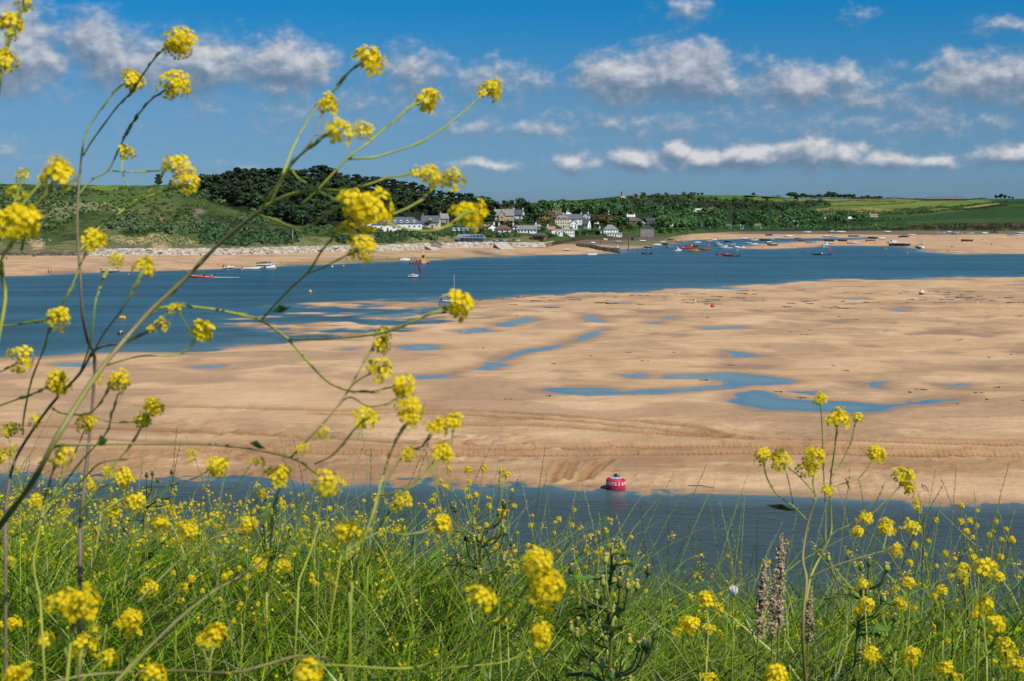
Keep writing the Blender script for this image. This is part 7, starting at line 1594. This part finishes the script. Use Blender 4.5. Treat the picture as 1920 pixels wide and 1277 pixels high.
# lower left group, each plant its own
LOW = [('mustard plant with a tall pale stem near the left edge',1.35,[([(75,1120),(63,1060),(72,1005),(85,935),(100,880),(115,855)],(0,0),(1.6,1.2),Ye,8)],[(117,850,48)]),
 ('mustard plant whose bushy heads fill the left edge of the bank',1.9,[([(50,1100),(50,960),(30,880),(15,815)],(0,0),(1.2,.8),G_,6),([(50,960),(20,900),(2,855)],(0,0),(.9,.7),G_,4),([(50,1000),(60,960),(70,940)],(0,0),(.9,.7),Ye,3)],[(17,803,36),(3,850,32),(70,935,28),(25,840,20)]),
 ('pair of mustard heads above the left end of the near channel',1.9,[([(215,1090),(185,1010),(160,950),(190,915),(235,897)],(0,0),(1.2,.9),G_,4),([(200,1050),(205,990),(212,960)],(0,0),(.9,.7),Ye,3)],[(235,893,42),(168,905,30),(253,938,40),(210,956,28),(205,880,24)]),
 ('mustard plant arching right to a single head over the channel edge',1.7,[([(190,960),(260,918),(310,912),(360,898),(400,878)],(0,0),(1.3,1.0),Ye,6)],[(411,872,42),(360,850,26)]),
 ('mustard plant with three heads in front of the channel left of centre',1.8,[([(330,1180),(350,1060),(355,1000)],(0,0),(1.0,.8),Ye,5),([(345,1080),(310,1010),(297,985)],(0,0),(.9,.7),G_,3),([(345,1090),(400,1000),(470,985)],(0,0),(.9,.7),G_,3)],[(297,977,34),(354,992,38),(470,983,34)]),
 ('mustard plant with one rounded head on a straight pale stem',1.65,[([(500,1110),(508,1010),(515,945),(527,905)],(0,0),(1.5,1.1),Ye,8),([(495,1050),(470,960),(500,920),(528,900)],(0,0),(.9,.8),Ye,3)],[(530,887,46),(490,920,26),(488,864,26)]),
 ('mustard plant with a large head right of the long arching stem',1.6,[([(560,1090),(590,1010),(600,950),(612,915)],(0,0),(1.4,1.1),Ye,8),([(610,915),(650,975),(690,1010)],(0,0),(1.0,.8),G_,2)],[(640,900,26)]),
 ('mustard plant with two tall green stems left of the red buoy',1.4,[([(660,1090),(680,1020),(700,960),(725,870),(745,822),(768,785)],(0,0),(1.6,1.2),G_,16),([(690,1040),(712,930),(760,850),(790,838),(820,795)],(0,0),(1.3,1.0),Dk,12),([(712,930),(770,915),(815,875),(845,830),(850,792)],(0,0),(1.2,.9),Ye,8),([(720,960),(780,900),(800,880),(826,850)],(0,0),(1.0,.8),G_,4)],[(825,793,38),(850,786,38),(805,795,26),(831,844,42),(765,850,30),(768,842,22)]),
 ('mustard plant with a head over the channel below the twin stems',1.9,[([(690,1060),(710,990),(735,955),(752,937)],(0,0),(1.2,.9),Ye,6)],[(755,933,38)]),
 ('mustard plant reaching right to a head just under the channel edge',1.65,[([(640,1040),(710,998),(760,1003),(805,993),(828,982)],(0,0),(1.3,1.0),Ye,9)],[(834,980,44)]),
 ('mustard plant with a large rounded head at lower centre left',1.5,[([(655,1110),(650,1060),(652,1010)],(0,0),(1.4,1.1),Ye,4)],[(654,991,50)]),
 ('big blurred double mustard cluster right of lower centre',1.25,[([(560,1246),(640,1248),(770,1253),(840,1226),(890,1200),(950,1150),(992,1095),(1010,1062)],(0,0),(1.6,1.4),Ye,6),([(860,1260),(940,1215),(978,1165),(1012,1112)],(0,0),(1.4,1.2),Ye,6)],[(1013,1052,56),(1030,1095,62),(1042,1085,30)]),
 ('single bright mustard head at lower centre',1.35,[([(640,1262),(700,1212),(760,1200),(830,1186),(870,1165),(903,1135)],(0,0),(1.4,1.1),Ye,5)],[(906,1117,50)]),
 ('ragged mustard head below the big double cluster',1.45,[([(690,1275),(850,1252),(950,1240),(1000,1208),(1020,1190)],(0,0),(1.3,1.0),Ye,5)],[(1022,1185,46),(1010,1178,26)]),
 ('large blurred mustard clump at lower left',1.1,[([(120,1330),(128,1250),(135,1180),(140,1140)],(0,0),(2.0,1.6),Ye,6),([(128,1240),(110,1170),(90,1130)],(0,0),(1.3,1.0),Ye,3)],[(148,1130,70),(128,1122,50),(160,1108,44),(92,1128,34),(165,1150,30)]),
 ('mustard plant with a dense head low at left',1.35,[([(145,1330),(148,1260),(153,1215)],(0,0),(1.6,1.2),Ye,4),([(150,1280),(185,1245),(202,1228)],(0,0),(1.0,.8),Ye,3)],[(155,1205,44),(202,1226,34),(180,1180,24)]),
 ('mustard plant with a twin cluster left of the long dry stalk',1.45,[([(230,1320),(235,1240),(245,1180)],(0,0),(1.3,1.0),Ye,6),([(238,1230),(258,1190),(268,1165)],(0,0),(.9,.7),Ye,3)],[(250,1158,38),(246,1180,36),(222,1168,22),(85,1195,34)]),
 ('mustard plant with fading head beside the long dry stalk',1.9,[([(200,1170),(240,1130),(278,1106)],(0,0),(1.1,.8),Ye,5)],[(280,1102,36),(344,1097,22)]),
 ('mustard plant with a ragged head right of the long dry stalk',1.5,[([(392,1310),(394,1250),(400,1195)],(0,0),(1.2,.9),Ye,5),([(394,1250),(378,1210),(374,1192)],(0,0),(.8,.7),Ye,2)],[(405,1182,40),(378,1194,26),(388,1205,22)]),
 ('mustard head in the bottom left corner',1.2,[([(10,1360),(20,1300),(30,1268)],(0,0),(1.5,1.2),Ye,2)],[(30,1262,50),(48,1250,28),(12,1275,26)]),
 ('mustard head at the bottom edge left of centre',1.35,[([(285,1340),(286,1300),(287,1265)],(0,0),(1.4,1.1),Ye,2)],[(287,1258,46)]),
 ('mustard head at the bottom edge under the sweeping stem',1.25,[([(575,1350),(577,1300),(578,1265)],(0,0),(1.5,1.2),Ye,2)],[(577,1253,60)]),
 ('small pair of mustard heads near the tip of the long dry stalk',2.4,[([(455,1170),(470,1100),(488,1062)],(0,0),(1.1,.8),Ye,4),([(462,1130),(510,1085),(534,1062)],(0,0),(1.0,.8),Ye,4)],[(490,1055,24),(535,1058,26)]),
 ('mustard head at the far left below the clump',2.2,[([(20,1250),(22,1200),(25,1172)],(0,0),(1.1,.8),Ye,4)],[(25,1165,26),(20,1048,20)]),
 ]
for i, (lb, d, br, hd) in enumerate(LOW): traced(lb, d, br, hd, 20+i, 'mustard plants in the lower left and centre')
# long dry stalks
traced('long bare brown stalk slanting up across the lower left', 1.35, [([(170,1330),(240,1255),(330,1165),(400,1110),(460,1075),(500,1045)],(0,.2),(2.0,1.2),B_r,0)], [(500,1040,14,.2)], 60, 'bare stalks crossing the lower left', nm='dry_stalk')
traced('second bare stalk above the long one, pointing to the channel', 1.9, [([(250,1140),(290,1095),(350,1040),(400,1010),(440,990)],(0,.2),(1.5,1.0),B_r,0)], [], 61, 'bare stalks crossing the lower left', nm='dry_stalk')
traced('wavy horizontal stalk along the bottom edge', 1.3, [([(40,1300),(150,1268),(320,1258),(430,1262),(500,1246),(560,1230),(620,1238)],(0,.1),(1.6,1.2),B_r,0)], [(430,1262,8)], 62, 'bare stalks crossing the lower left', nm='dry_stalk')
traced('dark curved stem crossing the left end of the near channel', 1.6, [([(-20,1030),(60,985),(110,940),(150,905),(185,870),(240,860)],(0,.1),(1.3,.8),Dk,0),([(60,920),(110,930),(170,938),(230,930)],(0,.1),(1.0,.7),Dk,0)], [], 63, 'bare stalks crossing the lower left', nm='dry_stalk')
# right plant
traced('tall branching mustard plant standing in front of the sand at right', 2.6,
 [([(1512,1300),(1505,1180),(1512,1090),(1505,1050),(1510,1005),(1518,970),(1530,932)],(0,0),(3.2,1.8),B_r,0),
  ([(1512,1130),(1520,1082),(1540,1040),(1558,1000),(1558,960),(1557,905),(1564,850),(1570,800),(1575,785)],(0,.05),(2.2,1.2),G_,6),
  ([(1548,1020),(1548,960),(1545,900),(1543,850),(1541,790),(1538,752)],(0,.02),(1.2,1.0),Ye,4),
  ([(1562,890),(1575,872),(1595,830),(1602,800),(1608,785)],(.05,.1),(1.2,1.0),Ye,3),
  ([(1512,975),(1490,952),(1455,925),(1437,893),(1431,862)],(0,.0),(1.5,1.1),G_,3),([(1490,960),(1478,900),(1467,866)],(0,.05),(1.0,.9),G_,3),
  ([(1530,932),(1524,905),(1530,868)],(0,0),(1.2,1.0),G_,3),([(1528,925),(1500,895),(1480,878)],(0,0),(1.0,.9),G_,2),
  ([(1563,912),(1582,906),(1612,895),(1635,865),(1643,852)],(.05,.08),(1.3,1.0),Ye,4),
  ([(1540,1040),(1560,1002),(1592,985),(1632,965),(1662,938),(1684,915),(1695,900)],(0,.1),(1.8,1.2),Dk,8),
  ([(1520,1082),(1562,1062),(1605,1048),(1650,1035),(1680,1028)],(0,-.1),(1.2,.9),B_r,3),([(1655,1032),(1662,1005),(1665,990)],(-.1,-.1),(1.0,.9),Ye,3)],
 [(1538,745,24),(1576,778,42,.05),(1608,781,26,.1),(1431,852,32),(1462,860,36),(1530,853,38),(1515,877,34),(1551,918,24),(1646,847,34),(1697,890,46,.1),(1706,913,26,.1),(1665,984,38),(1682,1027,26),(1624,968,28),(1610,994,26),(1712,986,30)], 70, None,
 leaves=[(1492,958,1436,947,5)])
RIGHTS = [(1847,1060,44,2.6,1835,1180,'mustard head on a yellow stem at the right, largest above the grass'),(1805,1068,28,3.0,1808,1180,'smaller mustard head just left of the largest right head'),(1845,1130,40,2.5,1850,1230,'wide mustard head below the largest right head'),(1870,1168,34,2.7,1862,1270,'mustard head on a curved stem near the right edge'),(1625,1130,30,3.2,1640,1230,'mustard head low right of the tall branching plant'),(1322,1120,38,2.7,1325,1230,'mustard head left of the tall branching plant'),(1290,1166,34,2.6,1312,1260,'mustard head lower left of its neighbour by the brown spikes'),(1326,1176,28,2.6,1332,1290,'small mustard head beneath the pair by the brown spikes'),(1455,1258,44,2.1,1456,1340,'mustard head at the bottom edge below the tall branching plant'),(1630,1222,32,2.7,1640,1310,'mustard head low between the tall branching plant and the right edge'),(1710,1225,34,2.7,1712,1310,'mustard head with dark leaf beside it at lower right'),(1770,1252,34,2.6,1772,1330,'mustard head second from the lower right corner'),(1886,1206,30,2.8,1890,1290,'mustard head at the right edge, lower of a pair'),(1330,1270,32,2.5,1332,1330,'mustard head cut by the bottom edge right of centre'),(1703,1090,26,3.2,1700,1200,'mustard head behind the right grass'),(1765,1105,26,3.2,1768,1200,'pale mustard head right of the one behind the grass'),(1910,1243,34,2.6,1910,1320,'mustard head in the lower right corner'),(1690,1128,24,3.2,1680,1220,'small mustard head above the dark leaf at right'),(1620,1092,24,3.2,1625,1190,'small mustard head below the long side branch'),(1888,1227,26,2.8,1895,1300,'mustard head under the pair at the right edge')]
for i, (x, y, s_, d, bx, by, lb) in enumerate(RIGHTS):
    rg_ = random.Random(i); sx_ = rg_.choice((-1, 1))*rg_.uniform(14, 30)
    traced(lb, d, [([(bx, by),((x+bx)/2+rg_.uniform(-8, 8),(y+by)/2),(x+rg_.uniform(-3, 3),y+s_*.5)],(0,0),(1.7,1.1),Ye,6),([((x+bx)/2,(y+by)/2),(x+sx_*.7,y+s_*.9),(x+sx_,y+s_*.6)],(0,0),(.9,.8),Ye,2)], [(x,y,s_),(x+sx_,y+s_*.45,s_*.55)], 80+i, 'single mustard stems at lower right')
# ---- small mustard plants scattered through the grass: prototypes + copies
def small_plant(seed):
    rg_ = random.Random(seed); t = thing('small_mustard_plant', 'x', 'plant'); b = MB(); h = 1.0
    main = stem_path((0, 0, 0), h, (rg_.uniform(-.25, .45), rg_.uniform(-.3, .3)), .2); b.tube(main, [.0045, .004, .004, .0035, .003, .0026, .0022], 5, False); tips = [main[-1]]
    for i in range(rg_.randint(4, 7)):
        k = rg_.uniform(.35, .9)*(len(main)-1); j = int(k); p = main[j].lerp(main[min(j+1, 6)], k-j); a = rg_.uniform(0, 6.28); L_ = rg_.uniform(.15, .38)
        q = [p, p+Vector((math.cos(a)*L_*.4, math.sin(a)*L_*.4, L_*.4)), p+Vector((math.cos(a)*L_*.55, math.sin(a)*L_*.55, L_*.95))]; q = smooth(q, 3); b.tube(q, [.0028, .0027, .0025, .0023, .002, .002, .002][:len(q)], 4, False); pods(b, q, rg_, .0035, 3); tips.append(q[-1])
    pods(b, main, rg_, .004, 6); b.build('stem', STEM['green_stem'], t, True)
    for p in tips: head(t, p, (rg_.uniform(-.3, .3), rg_.uniform(-.3, .3), 1), rg_.uniform(.026, .044), rg_)
    for i in range(2):
        b = MB(); a = rg_.uniform(0, 6.28); z = rg_.uniform(.1, .6); L_ = rg_.uniform(.08, .16); d = Vector((math.cos(a), math.sin(a), .4)); sd = Vector((-d.y, d.x, 0))*L_*.2; A = Vector(main[int(z*6)]); b.add([A, A+d*L_*.5+sd, A+d*L_, A+d*L_*.5-sd], [(0,1,2,3)]); b.build('leaf', LEAFM, t)
    return t
SP_ = [small_plant(300+i) for i in range(7)]; remember(None); SPCH = {k: list(v) for k, v in CH.items() if k.startswith('small_mustard')}
spots = []; rg = random.Random(77)
KNOWN = [(885,1075,860),(905,1075,880),(925,1060,880),(845,1060,925),(872,1050,945),(890,1060,930),(820,1040,940),(1010,1100,965),(1028,1090,972),(960,1100,1003),(1060,1110,978),(1083,1110,966),(1098,1100,985),(1048,1120,1018),(1185,1150,1005),(1200,1140,1018),(1785,1080,938),(1815,1080,935),(1842,1080,942),(1862,1100,970),(1877,1110,988),(1855,1120,1003),(1690,1130,1050),(1750,1120,960),(450,1000,930),(370,990,925),(560,1010,950)]
for x, yb, yt in KNOWN: spots.append((x, None, yt))
for i in range(175): spots.append((rg.uniform(-60, 760) if rg.random() < .55 else rg.uniform(-60, 1980), 'r', None))
for i, (px, m_, yt) in enumerate(spots):
    if m_ is None: Y_ = float(brow(px))-rg.uniform(.1, .9); 
    else: Y_ = rg.uniform(2.7, float(brow(px))+.3) if px > 1150 else float(brow(px))+.5-abs(rg.gauss(0, 1.5))
    X_ = (px-CX)/F*Y_; z = float(bank_z([X_], [Y_])[0])
    if yt is not None: h = max(.3, min(1.1, H+float(elev(yt))*Y_-z))
    else: h = rg.uniform(.26, .44)+(.05 if px < 750 else 0)
    if i < 7: t = SP_[i]
    else: CH.clear(); CH.update(SPCH); t = copy_tree(rg.choice(SP_))
    t.location = (X_, Y_, z-.01); t.rotation_euler = (0, 0, rg.uniform(0, 6.28)); t.scale = (h*.9, h*.9, h)
    for c_ in []: pass
    reg = 'in the left grass' if px < 450 else 'in the grass left of centre' if px < 800 else 'in the grass below the red buoy' if px < 1300 else 'in the right grass'
    t['label'] = ('small yellow mustard plant topping the bank crest ' if m_ is None else 'small yellow mustard plant ')+reg; t['group'] = 'small mustard plants '+('on the crest ' if m_ is None else '')+reg
# ---- yellow specks too small to count inside the sward
rngf = np.random.default_rng(9); x, y = dens(2300, 120, 2.6, .6); px = CX+F*x/y; keep = rngf.random(len(x)) < np.interp(px, [0, 800, 1200, 1900], [.6, .6, .3, .4])*np.interp(y, [3, 4.4, 5.6], [.06, .25, 1]); x, y = x[keep], y[keep]
z = bank_z(x, y)+rngf.uniform(.18, .5, len(x)); per = 14; C = np.repeat(np.stack([x, y, z], 1), per, 0)+rngf.normal(size=(len(x)*per, 3))*.010; N = rngf.normal(size=C.shape); N[:, 2] += 1.2; N /= np.linalg.norm(N, axis=1)[:, None]
V, Q = quads_at(C, N, rngf.uniform(.003, .0058, len(C)), rngf, .8); tag(obj('mustard_blossom', np_mesh('mustard_blossom', V, Q, PETAL)), 'countless tiny yellow mustard blossoms in the grass', 'flowers', kind='stuff')

# ---- other herbs -------------------------------------------------------------
def thistle(px, Y_, h, label, seed, buds=9, dense=.1):
    rg_ = random.Random(seed); X_ = (px-CX)/F*Y_; z = float(bank_z([X_], [Y_])[0]); h = H+float(elev(h))*Y_-z; t = thing('sow_thistle', label, 'plant', (X_, Y_, z), 0, None)
    main = stem_path((0, 0, 0), h, (.08, .02), .1); b = MB(); b.tube(main, [.007, .0065, .006, .0055, .005, .0045, .004], 7); tips = []
    for i in range(buds):
        k = rg_.uniform(.55, 1)*6; j = min(int(k), 5); p = main[j].lerp(main[j+1], k-j); a = rg_.uniform(0, 6.28); L_ = rg_.uniform(dense*.5, dense); q = smooth([p, p+Vector((math.cos(a)*L_*.6, math.sin(a)*L_*.6, L_*.3)), p+Vector((math.cos(a)*L_*.8, math.sin(a)*L_*.8, L_*.8))], 3); b.tube(q, .0022, 5); tips.append(q[-1])
    b.build('stem', STEM['dark_stem'], t, True)
    for p in tips:
        b = MB(); b.lathe([(.002, -.007), (.0065, -.004), (.007, .001), (.0045, .006), (.0028, .0115)], 8, p); bu = b.build('bud', LM['green'] if rg_.random() < .4 else STEM['green_stem'], t, True); b = MB(); b.lathe([(.0035, .0), (.0045, .004), (.001, .006)], 6, p+Vector((0, 0, .0115))); b.build('petal_tip', simple('peach_tip', lin(206, 160, 104), .8, .2, 90), bu)
    for i in range(12):
        k = rg_.uniform(.3, .95)*6; j = min(int(k), 5); A = main[j].lerp(main[j+1], k-j); a = rg_.uniform(0, 6.28); L_ = rg_.uniform(.07, .16); d = Vector((math.cos(a), math.sin(a), rg_.uniform(.2, .9))).normalized(); sd = d.cross(Vector((0, 0, 1))).normalized(); b = MB(); up_ = []; dn_ = []; ct = []
        for s__ in range(9):
            f = s__/8; w_ = L_*.22*math.sin(math.pi*min(.98, f*.9+.08))*(1 if s__ % 2 else .62); c_ = A+d*L_*f+Vector((0, 0, -L_*.3*f*f)); ct.append(c_); up_.append(c_+sd*w_+Vector((0, 0, .006))); dn_.append(c_-sd*w_+Vector((0, 0, .006)))
        n = 9; b.add(ct+up_+dn_, [(i_, i_+1, n+i_+1, n+i_) for i_ in range(n-1)]+[(i_+1, i_, 2*n+i_, 2*n+i_+1) for i_ in range(n-1)]); b.build('leaf', LEAFM, t)
    return t
thistle(1134, 3.9, 1018, 'dark leafy sow thistle standing upright below the red buoy', 1, 10, .06)
thistle(1130, 2.9, 1125, 'branching budded sow thistle with peach-tipped buds near the bottom edge', 2, 24, .12)
thistle(890, 4.6, 985, 'budded sow thistle between mustard heads left of centre', 3, 20, .14)
thistle(250, 5.2, 925, 'dark leafy herb at the channel edge on the left', 4, 14, .16)
thistle(1610, 3.6, 1100, 'low budded sow thistle behind the tall branching mustard plant', 5, 14, .14)
thistle(480, 4.9, 975, 'dark leafy herb topping the bank left of centre', 6, 14, .14)
DOCK = simple('dock_seed', lin(168, 146, 114), .85, .3, 60)
def spike(px, Y_, ytop, label, seed, w_=.02):
    rg_ = random.Random(seed); X_ = (px-CX)/F*Y_; z = float(bank_z([X_], [Y_])[0]); h = H+float(elev(ytop))*Y_-z; t = thing('seed_spike', label, 'plant', (X_, Y_, z), 0, 'brown seed spikes left of the tall branching plant')
    main = stem_path((0, 0, 0), h, (rg_.uniform(0, .12), 0), .1); b = MB(); b.tube(main, .003, 6); b.build('stem', STEM['brown_stem'], t, True)
    b = MB(); n = 760
    for i in range(n):
        f = rg_.random(); k = (.68+.32*f)*6; j = min(int(k), 5); p = main[j].lerp(main[j+1], k-j); a = rg_.uniform(0, 6.28); rr = w_*(1.05-f)**.8*rg_.uniform(.1, 1)*(.7+.5*math.sin(f*31+seed))+.002; c_ = p+Vector((math.cos(a)*rr, math.sin(a)*rr, rg_.uniform(-.01, .01))); s_ = rg_.uniform(.0016, .003)
        u = Vector((rg_.gauss(0, 1), rg_.gauss(0, 1), rg_.gauss(0, 1))).normalized()*s_; v = u.orthogonal().normalized()*s_; b.add([c_-u-v, c_+u-v, c_+u+v, c_-u+v], [(0,1,2,3)])
    b.build('seed_head', DOCK, t)
spike(1468, 3.4, 1000, 'tallest brown dock-like seed spike', 1, .026); spike(1412, 3.5, 1045, 'shorter brown seed spike left of the tallest', 2, .026); spike(1455, 3.6, 1065, 'low brown seed spike tucked behind the tallest', 3, .02); spike(1525, 3.8, 1100, 'small brown seed spike right of the tallest', 4, .018)
X_ = (1383-CX)/F*3.2; z = float(bank_z([X_], [3.2])[0]); zt = H+float(elev(1107))*3.2; t = thing('seed_clock', 'round white fluffy seed head on a thin stem', 'seed head', (X_, 3.2, z)); b = MB(); b.tube([(0, 0, 0), (0, 0, zt-z)], .0015, 5); b.build('stem', STEM['green_stem'], t); rg_ = random.Random(2); b = MB()
for i in range(220):
    d = Vector((rg_.gauss(0, 1), rg_.gauss(0, 1), rg_.gauss(0, 1))).normalized(); c_ = Vector((0, 0, zt-z)); o_ = d.orthogonal().normalized()*.0016; b.add([c_+d*.003, c_+d*.0105-o_, c_+d*.0105+o_], [(0,1,2)]); o2 = d.cross(o_); b.add([c_+d*.009-o2, c_+d*.011+o_, c_+d*.009+o2, c_+d*.011-o_], [(0,1,2,3)])
b.build('fluff', simple('white_fluff', lin(214, 210, 204), .9, .1, 50), t)
# broad dark blade-like leaves at lower right
for i, (x0, y0, x1, y1, d, wl_, lb) in enumerate([]):
    A, B_ = at(x0, y0, d), at(x1, y1, d-.05); 
    lo, hi = (A, B_) if A.z < B_.z else (B_, A); g_ = Vector((lo.x, lo.y, float(bank_z([lo.x], [lo.y])[0]))); t = thing('strap_leaf_plant', lb, 'plant', g_, 0)
    lo = Vector((lo.x, lo.y, max(lo.z, g_.z+.06))); hi = Vector((hi.x, hi.y, max(hi.z, lo.z+.12))); pts = smooth([Vector((0, 0, 0)), lo-g_, lo.lerp(hi, .5)-g_, hi-g_], 4); b = MB(); n = len(pts); sd = Vector((.9, .1, .3)).normalized()*wl_*d/F; L_, Rr, Cn = [], [], []
    for k, p in enumerate(pts): f = k/(n-1); w_ = sd*math.sin(math.pi*(.15+.85*f))**.7*.8 if f < 1 else sd*0; L_.append(p-w_); Rr.append(p+w_); Cn.append(p+Vector((0, .004, -.002)))
    b.add(L_+Cn+Rr, [(k, k+1, n+k+1, n+k) for k in range(n-1)]+[(n+k, n+k+1, 2*n+k+1, 2*n+k) for k in range(n-1)]); b.build('leaf', LEAFM, t)
# boat park masts and upturned dinghies
for i, (x, y, hp, lb) in enumerate([(568,459,16,'teal pole standing behind the boulders left of the path'),(549,452,25,'white pole at the foot of the dark wood')]): 
    P = hit(x, y, 0, 1200); hh_ = hp*P.y/F; t = thing('pole', lb, 'pole', P); b = MB(); b.tube([(0, 0, -.5), (0, 0, hh_)], [.12, .07], 6); b.build('shaft', PAINT['green'] if i == 0 else WHT, t); b = MB(); b.lathe([(.05, 0), (.2, .1), (.05, .3)], 8, (0, 0, hh_)); b.build('cap', METAL, t)
rr_ = random.Random(5)
for i in range(26):
    x = 812+i*6.3+rr_.uniform(-2, 2); y = 457.5-1.0*(i/26) if x < 925 else 453.5
    P = hit(x, y, 0, 1150)
    c = rr_.choice(('white', 'white', 'cream', 'blue', 'orange', 'grey')); 
    col_w = {'white': 'white', 'cream': 'cream', 'blue': 'blue', 'orange': 'orange', 'grey': 'grey'}[c]
    t = thing('parked_dinghy', '%s sailing dinghy with thin mast in the boat park behind the boulders' % col_w, 'dinghy', (P.x, P.y, P.z+.35), rr_.uniform(0, 3.1), '%s dinghies in the boat park' % col_w)
    make_hull(t, 3.9, 1.4, .5, PAINT[c], False, None, .15, False)
    if i % 3 != 1: b = MB(); b.tube([(.5, 0, .4), (.4, 0, rr_.uniform(5, 7))], [.045, .03], 5); b.build('mast', METAL, t); 
    if i % 4 == 0: b = MB(); b.tube([(-1.8, 0, .6), (0, 0, .95), (1.6, 0, .6)], [.3, .55, .2], 8); b.build('boat_cover', COVER['blue'], t)
for x, y, c, lb in ((64,481,'blue','small blue beach shelter at the foot of the left dune'),(232,478.5,'green','bright green beach shelter below the boulders')):
    P = gpt(x, y); t = thing('beach_shelter', lb, 'beach tent', P, .3); b = MB(); b.add([(-1, -.7, 0), (1, -.7, 0), (.8, .6, 0), (-.8, .6, 0), (-.6, 0, 1.1), (.6, 0, 1.1)], [(0, 4, 3), (1, 2, 5), (3, 4, 5, 2)]); b.build('canopy', PAINT[c], t); b = MB(); b.tube([(-1, -.7, 0), (-.6, 0, 1.12), (.6, 0, 1.12), (1, -.7, 0)], .03, 5); b.build('frame', METAL, t)
# weed lines and debris on the sand
rs = random.Random(12); b = MB()
WEED = simple('dark_weed', lin(72, 56, 44), .9, .3, 3)
for i in range(150):
    x = rs.uniform(900, 1960); y = rs.choice([rs.uniform(546, 575), rs.uniform(546, 600), rs.uniform(560, 760)])
    P = ground(x, y, 0); z = sandz(P.x, P.y)
    if z < .02: continue
    L_ = rs.uniform(.2, 1.6)*(1.5 if y < 580 else .5)
    for k in range(int(4+L_*5)): b.blob((P.x+rs.uniform(-L_, L_), P.y+rs.uniform(-.5, .5), z+.03), rs.uniform(.08, .22)*(1.4 if y < 580 else .6), i+k, 0, .5, (2, 1.2, .4))
tag(b.build('seaweed', WEED), 'scattered strands of dark seaweed on the sandbank', 'seaweed', kind='stuff')
# pale animals / gulls are too small; driftwood sticks near the channel edge
for x0, y0, x1, y1, lb in ((1290,914,1340,917,'thin dark driftwood stick at the channel edge right of the red buoy'),(1586,905,1594,922,'short dark stick on the damp sand behind the tall mustard'),(1728,918,1742,928,'short bent stick on the damp sand at right')):
    A = ground(x0, y0, 0); B_ = ground(x1, y1, 0); za, zb = sandz(A.x, A.y), sandz(B_.x, B_.y); b = MB(); b.tube([(A.x, A.y, za+.05), ((A.x+B_.x)/2, (A.y+B_.y)/2, max(za, zb)+.12), (B_.x, B_.y, zb+.05)], [.03, .045, .02], 5); tag(b.build('driftwood', WOOD), lb, 'driftwood')
scene.render.resolution_x = 1024; scene.render.resolution_y = 681
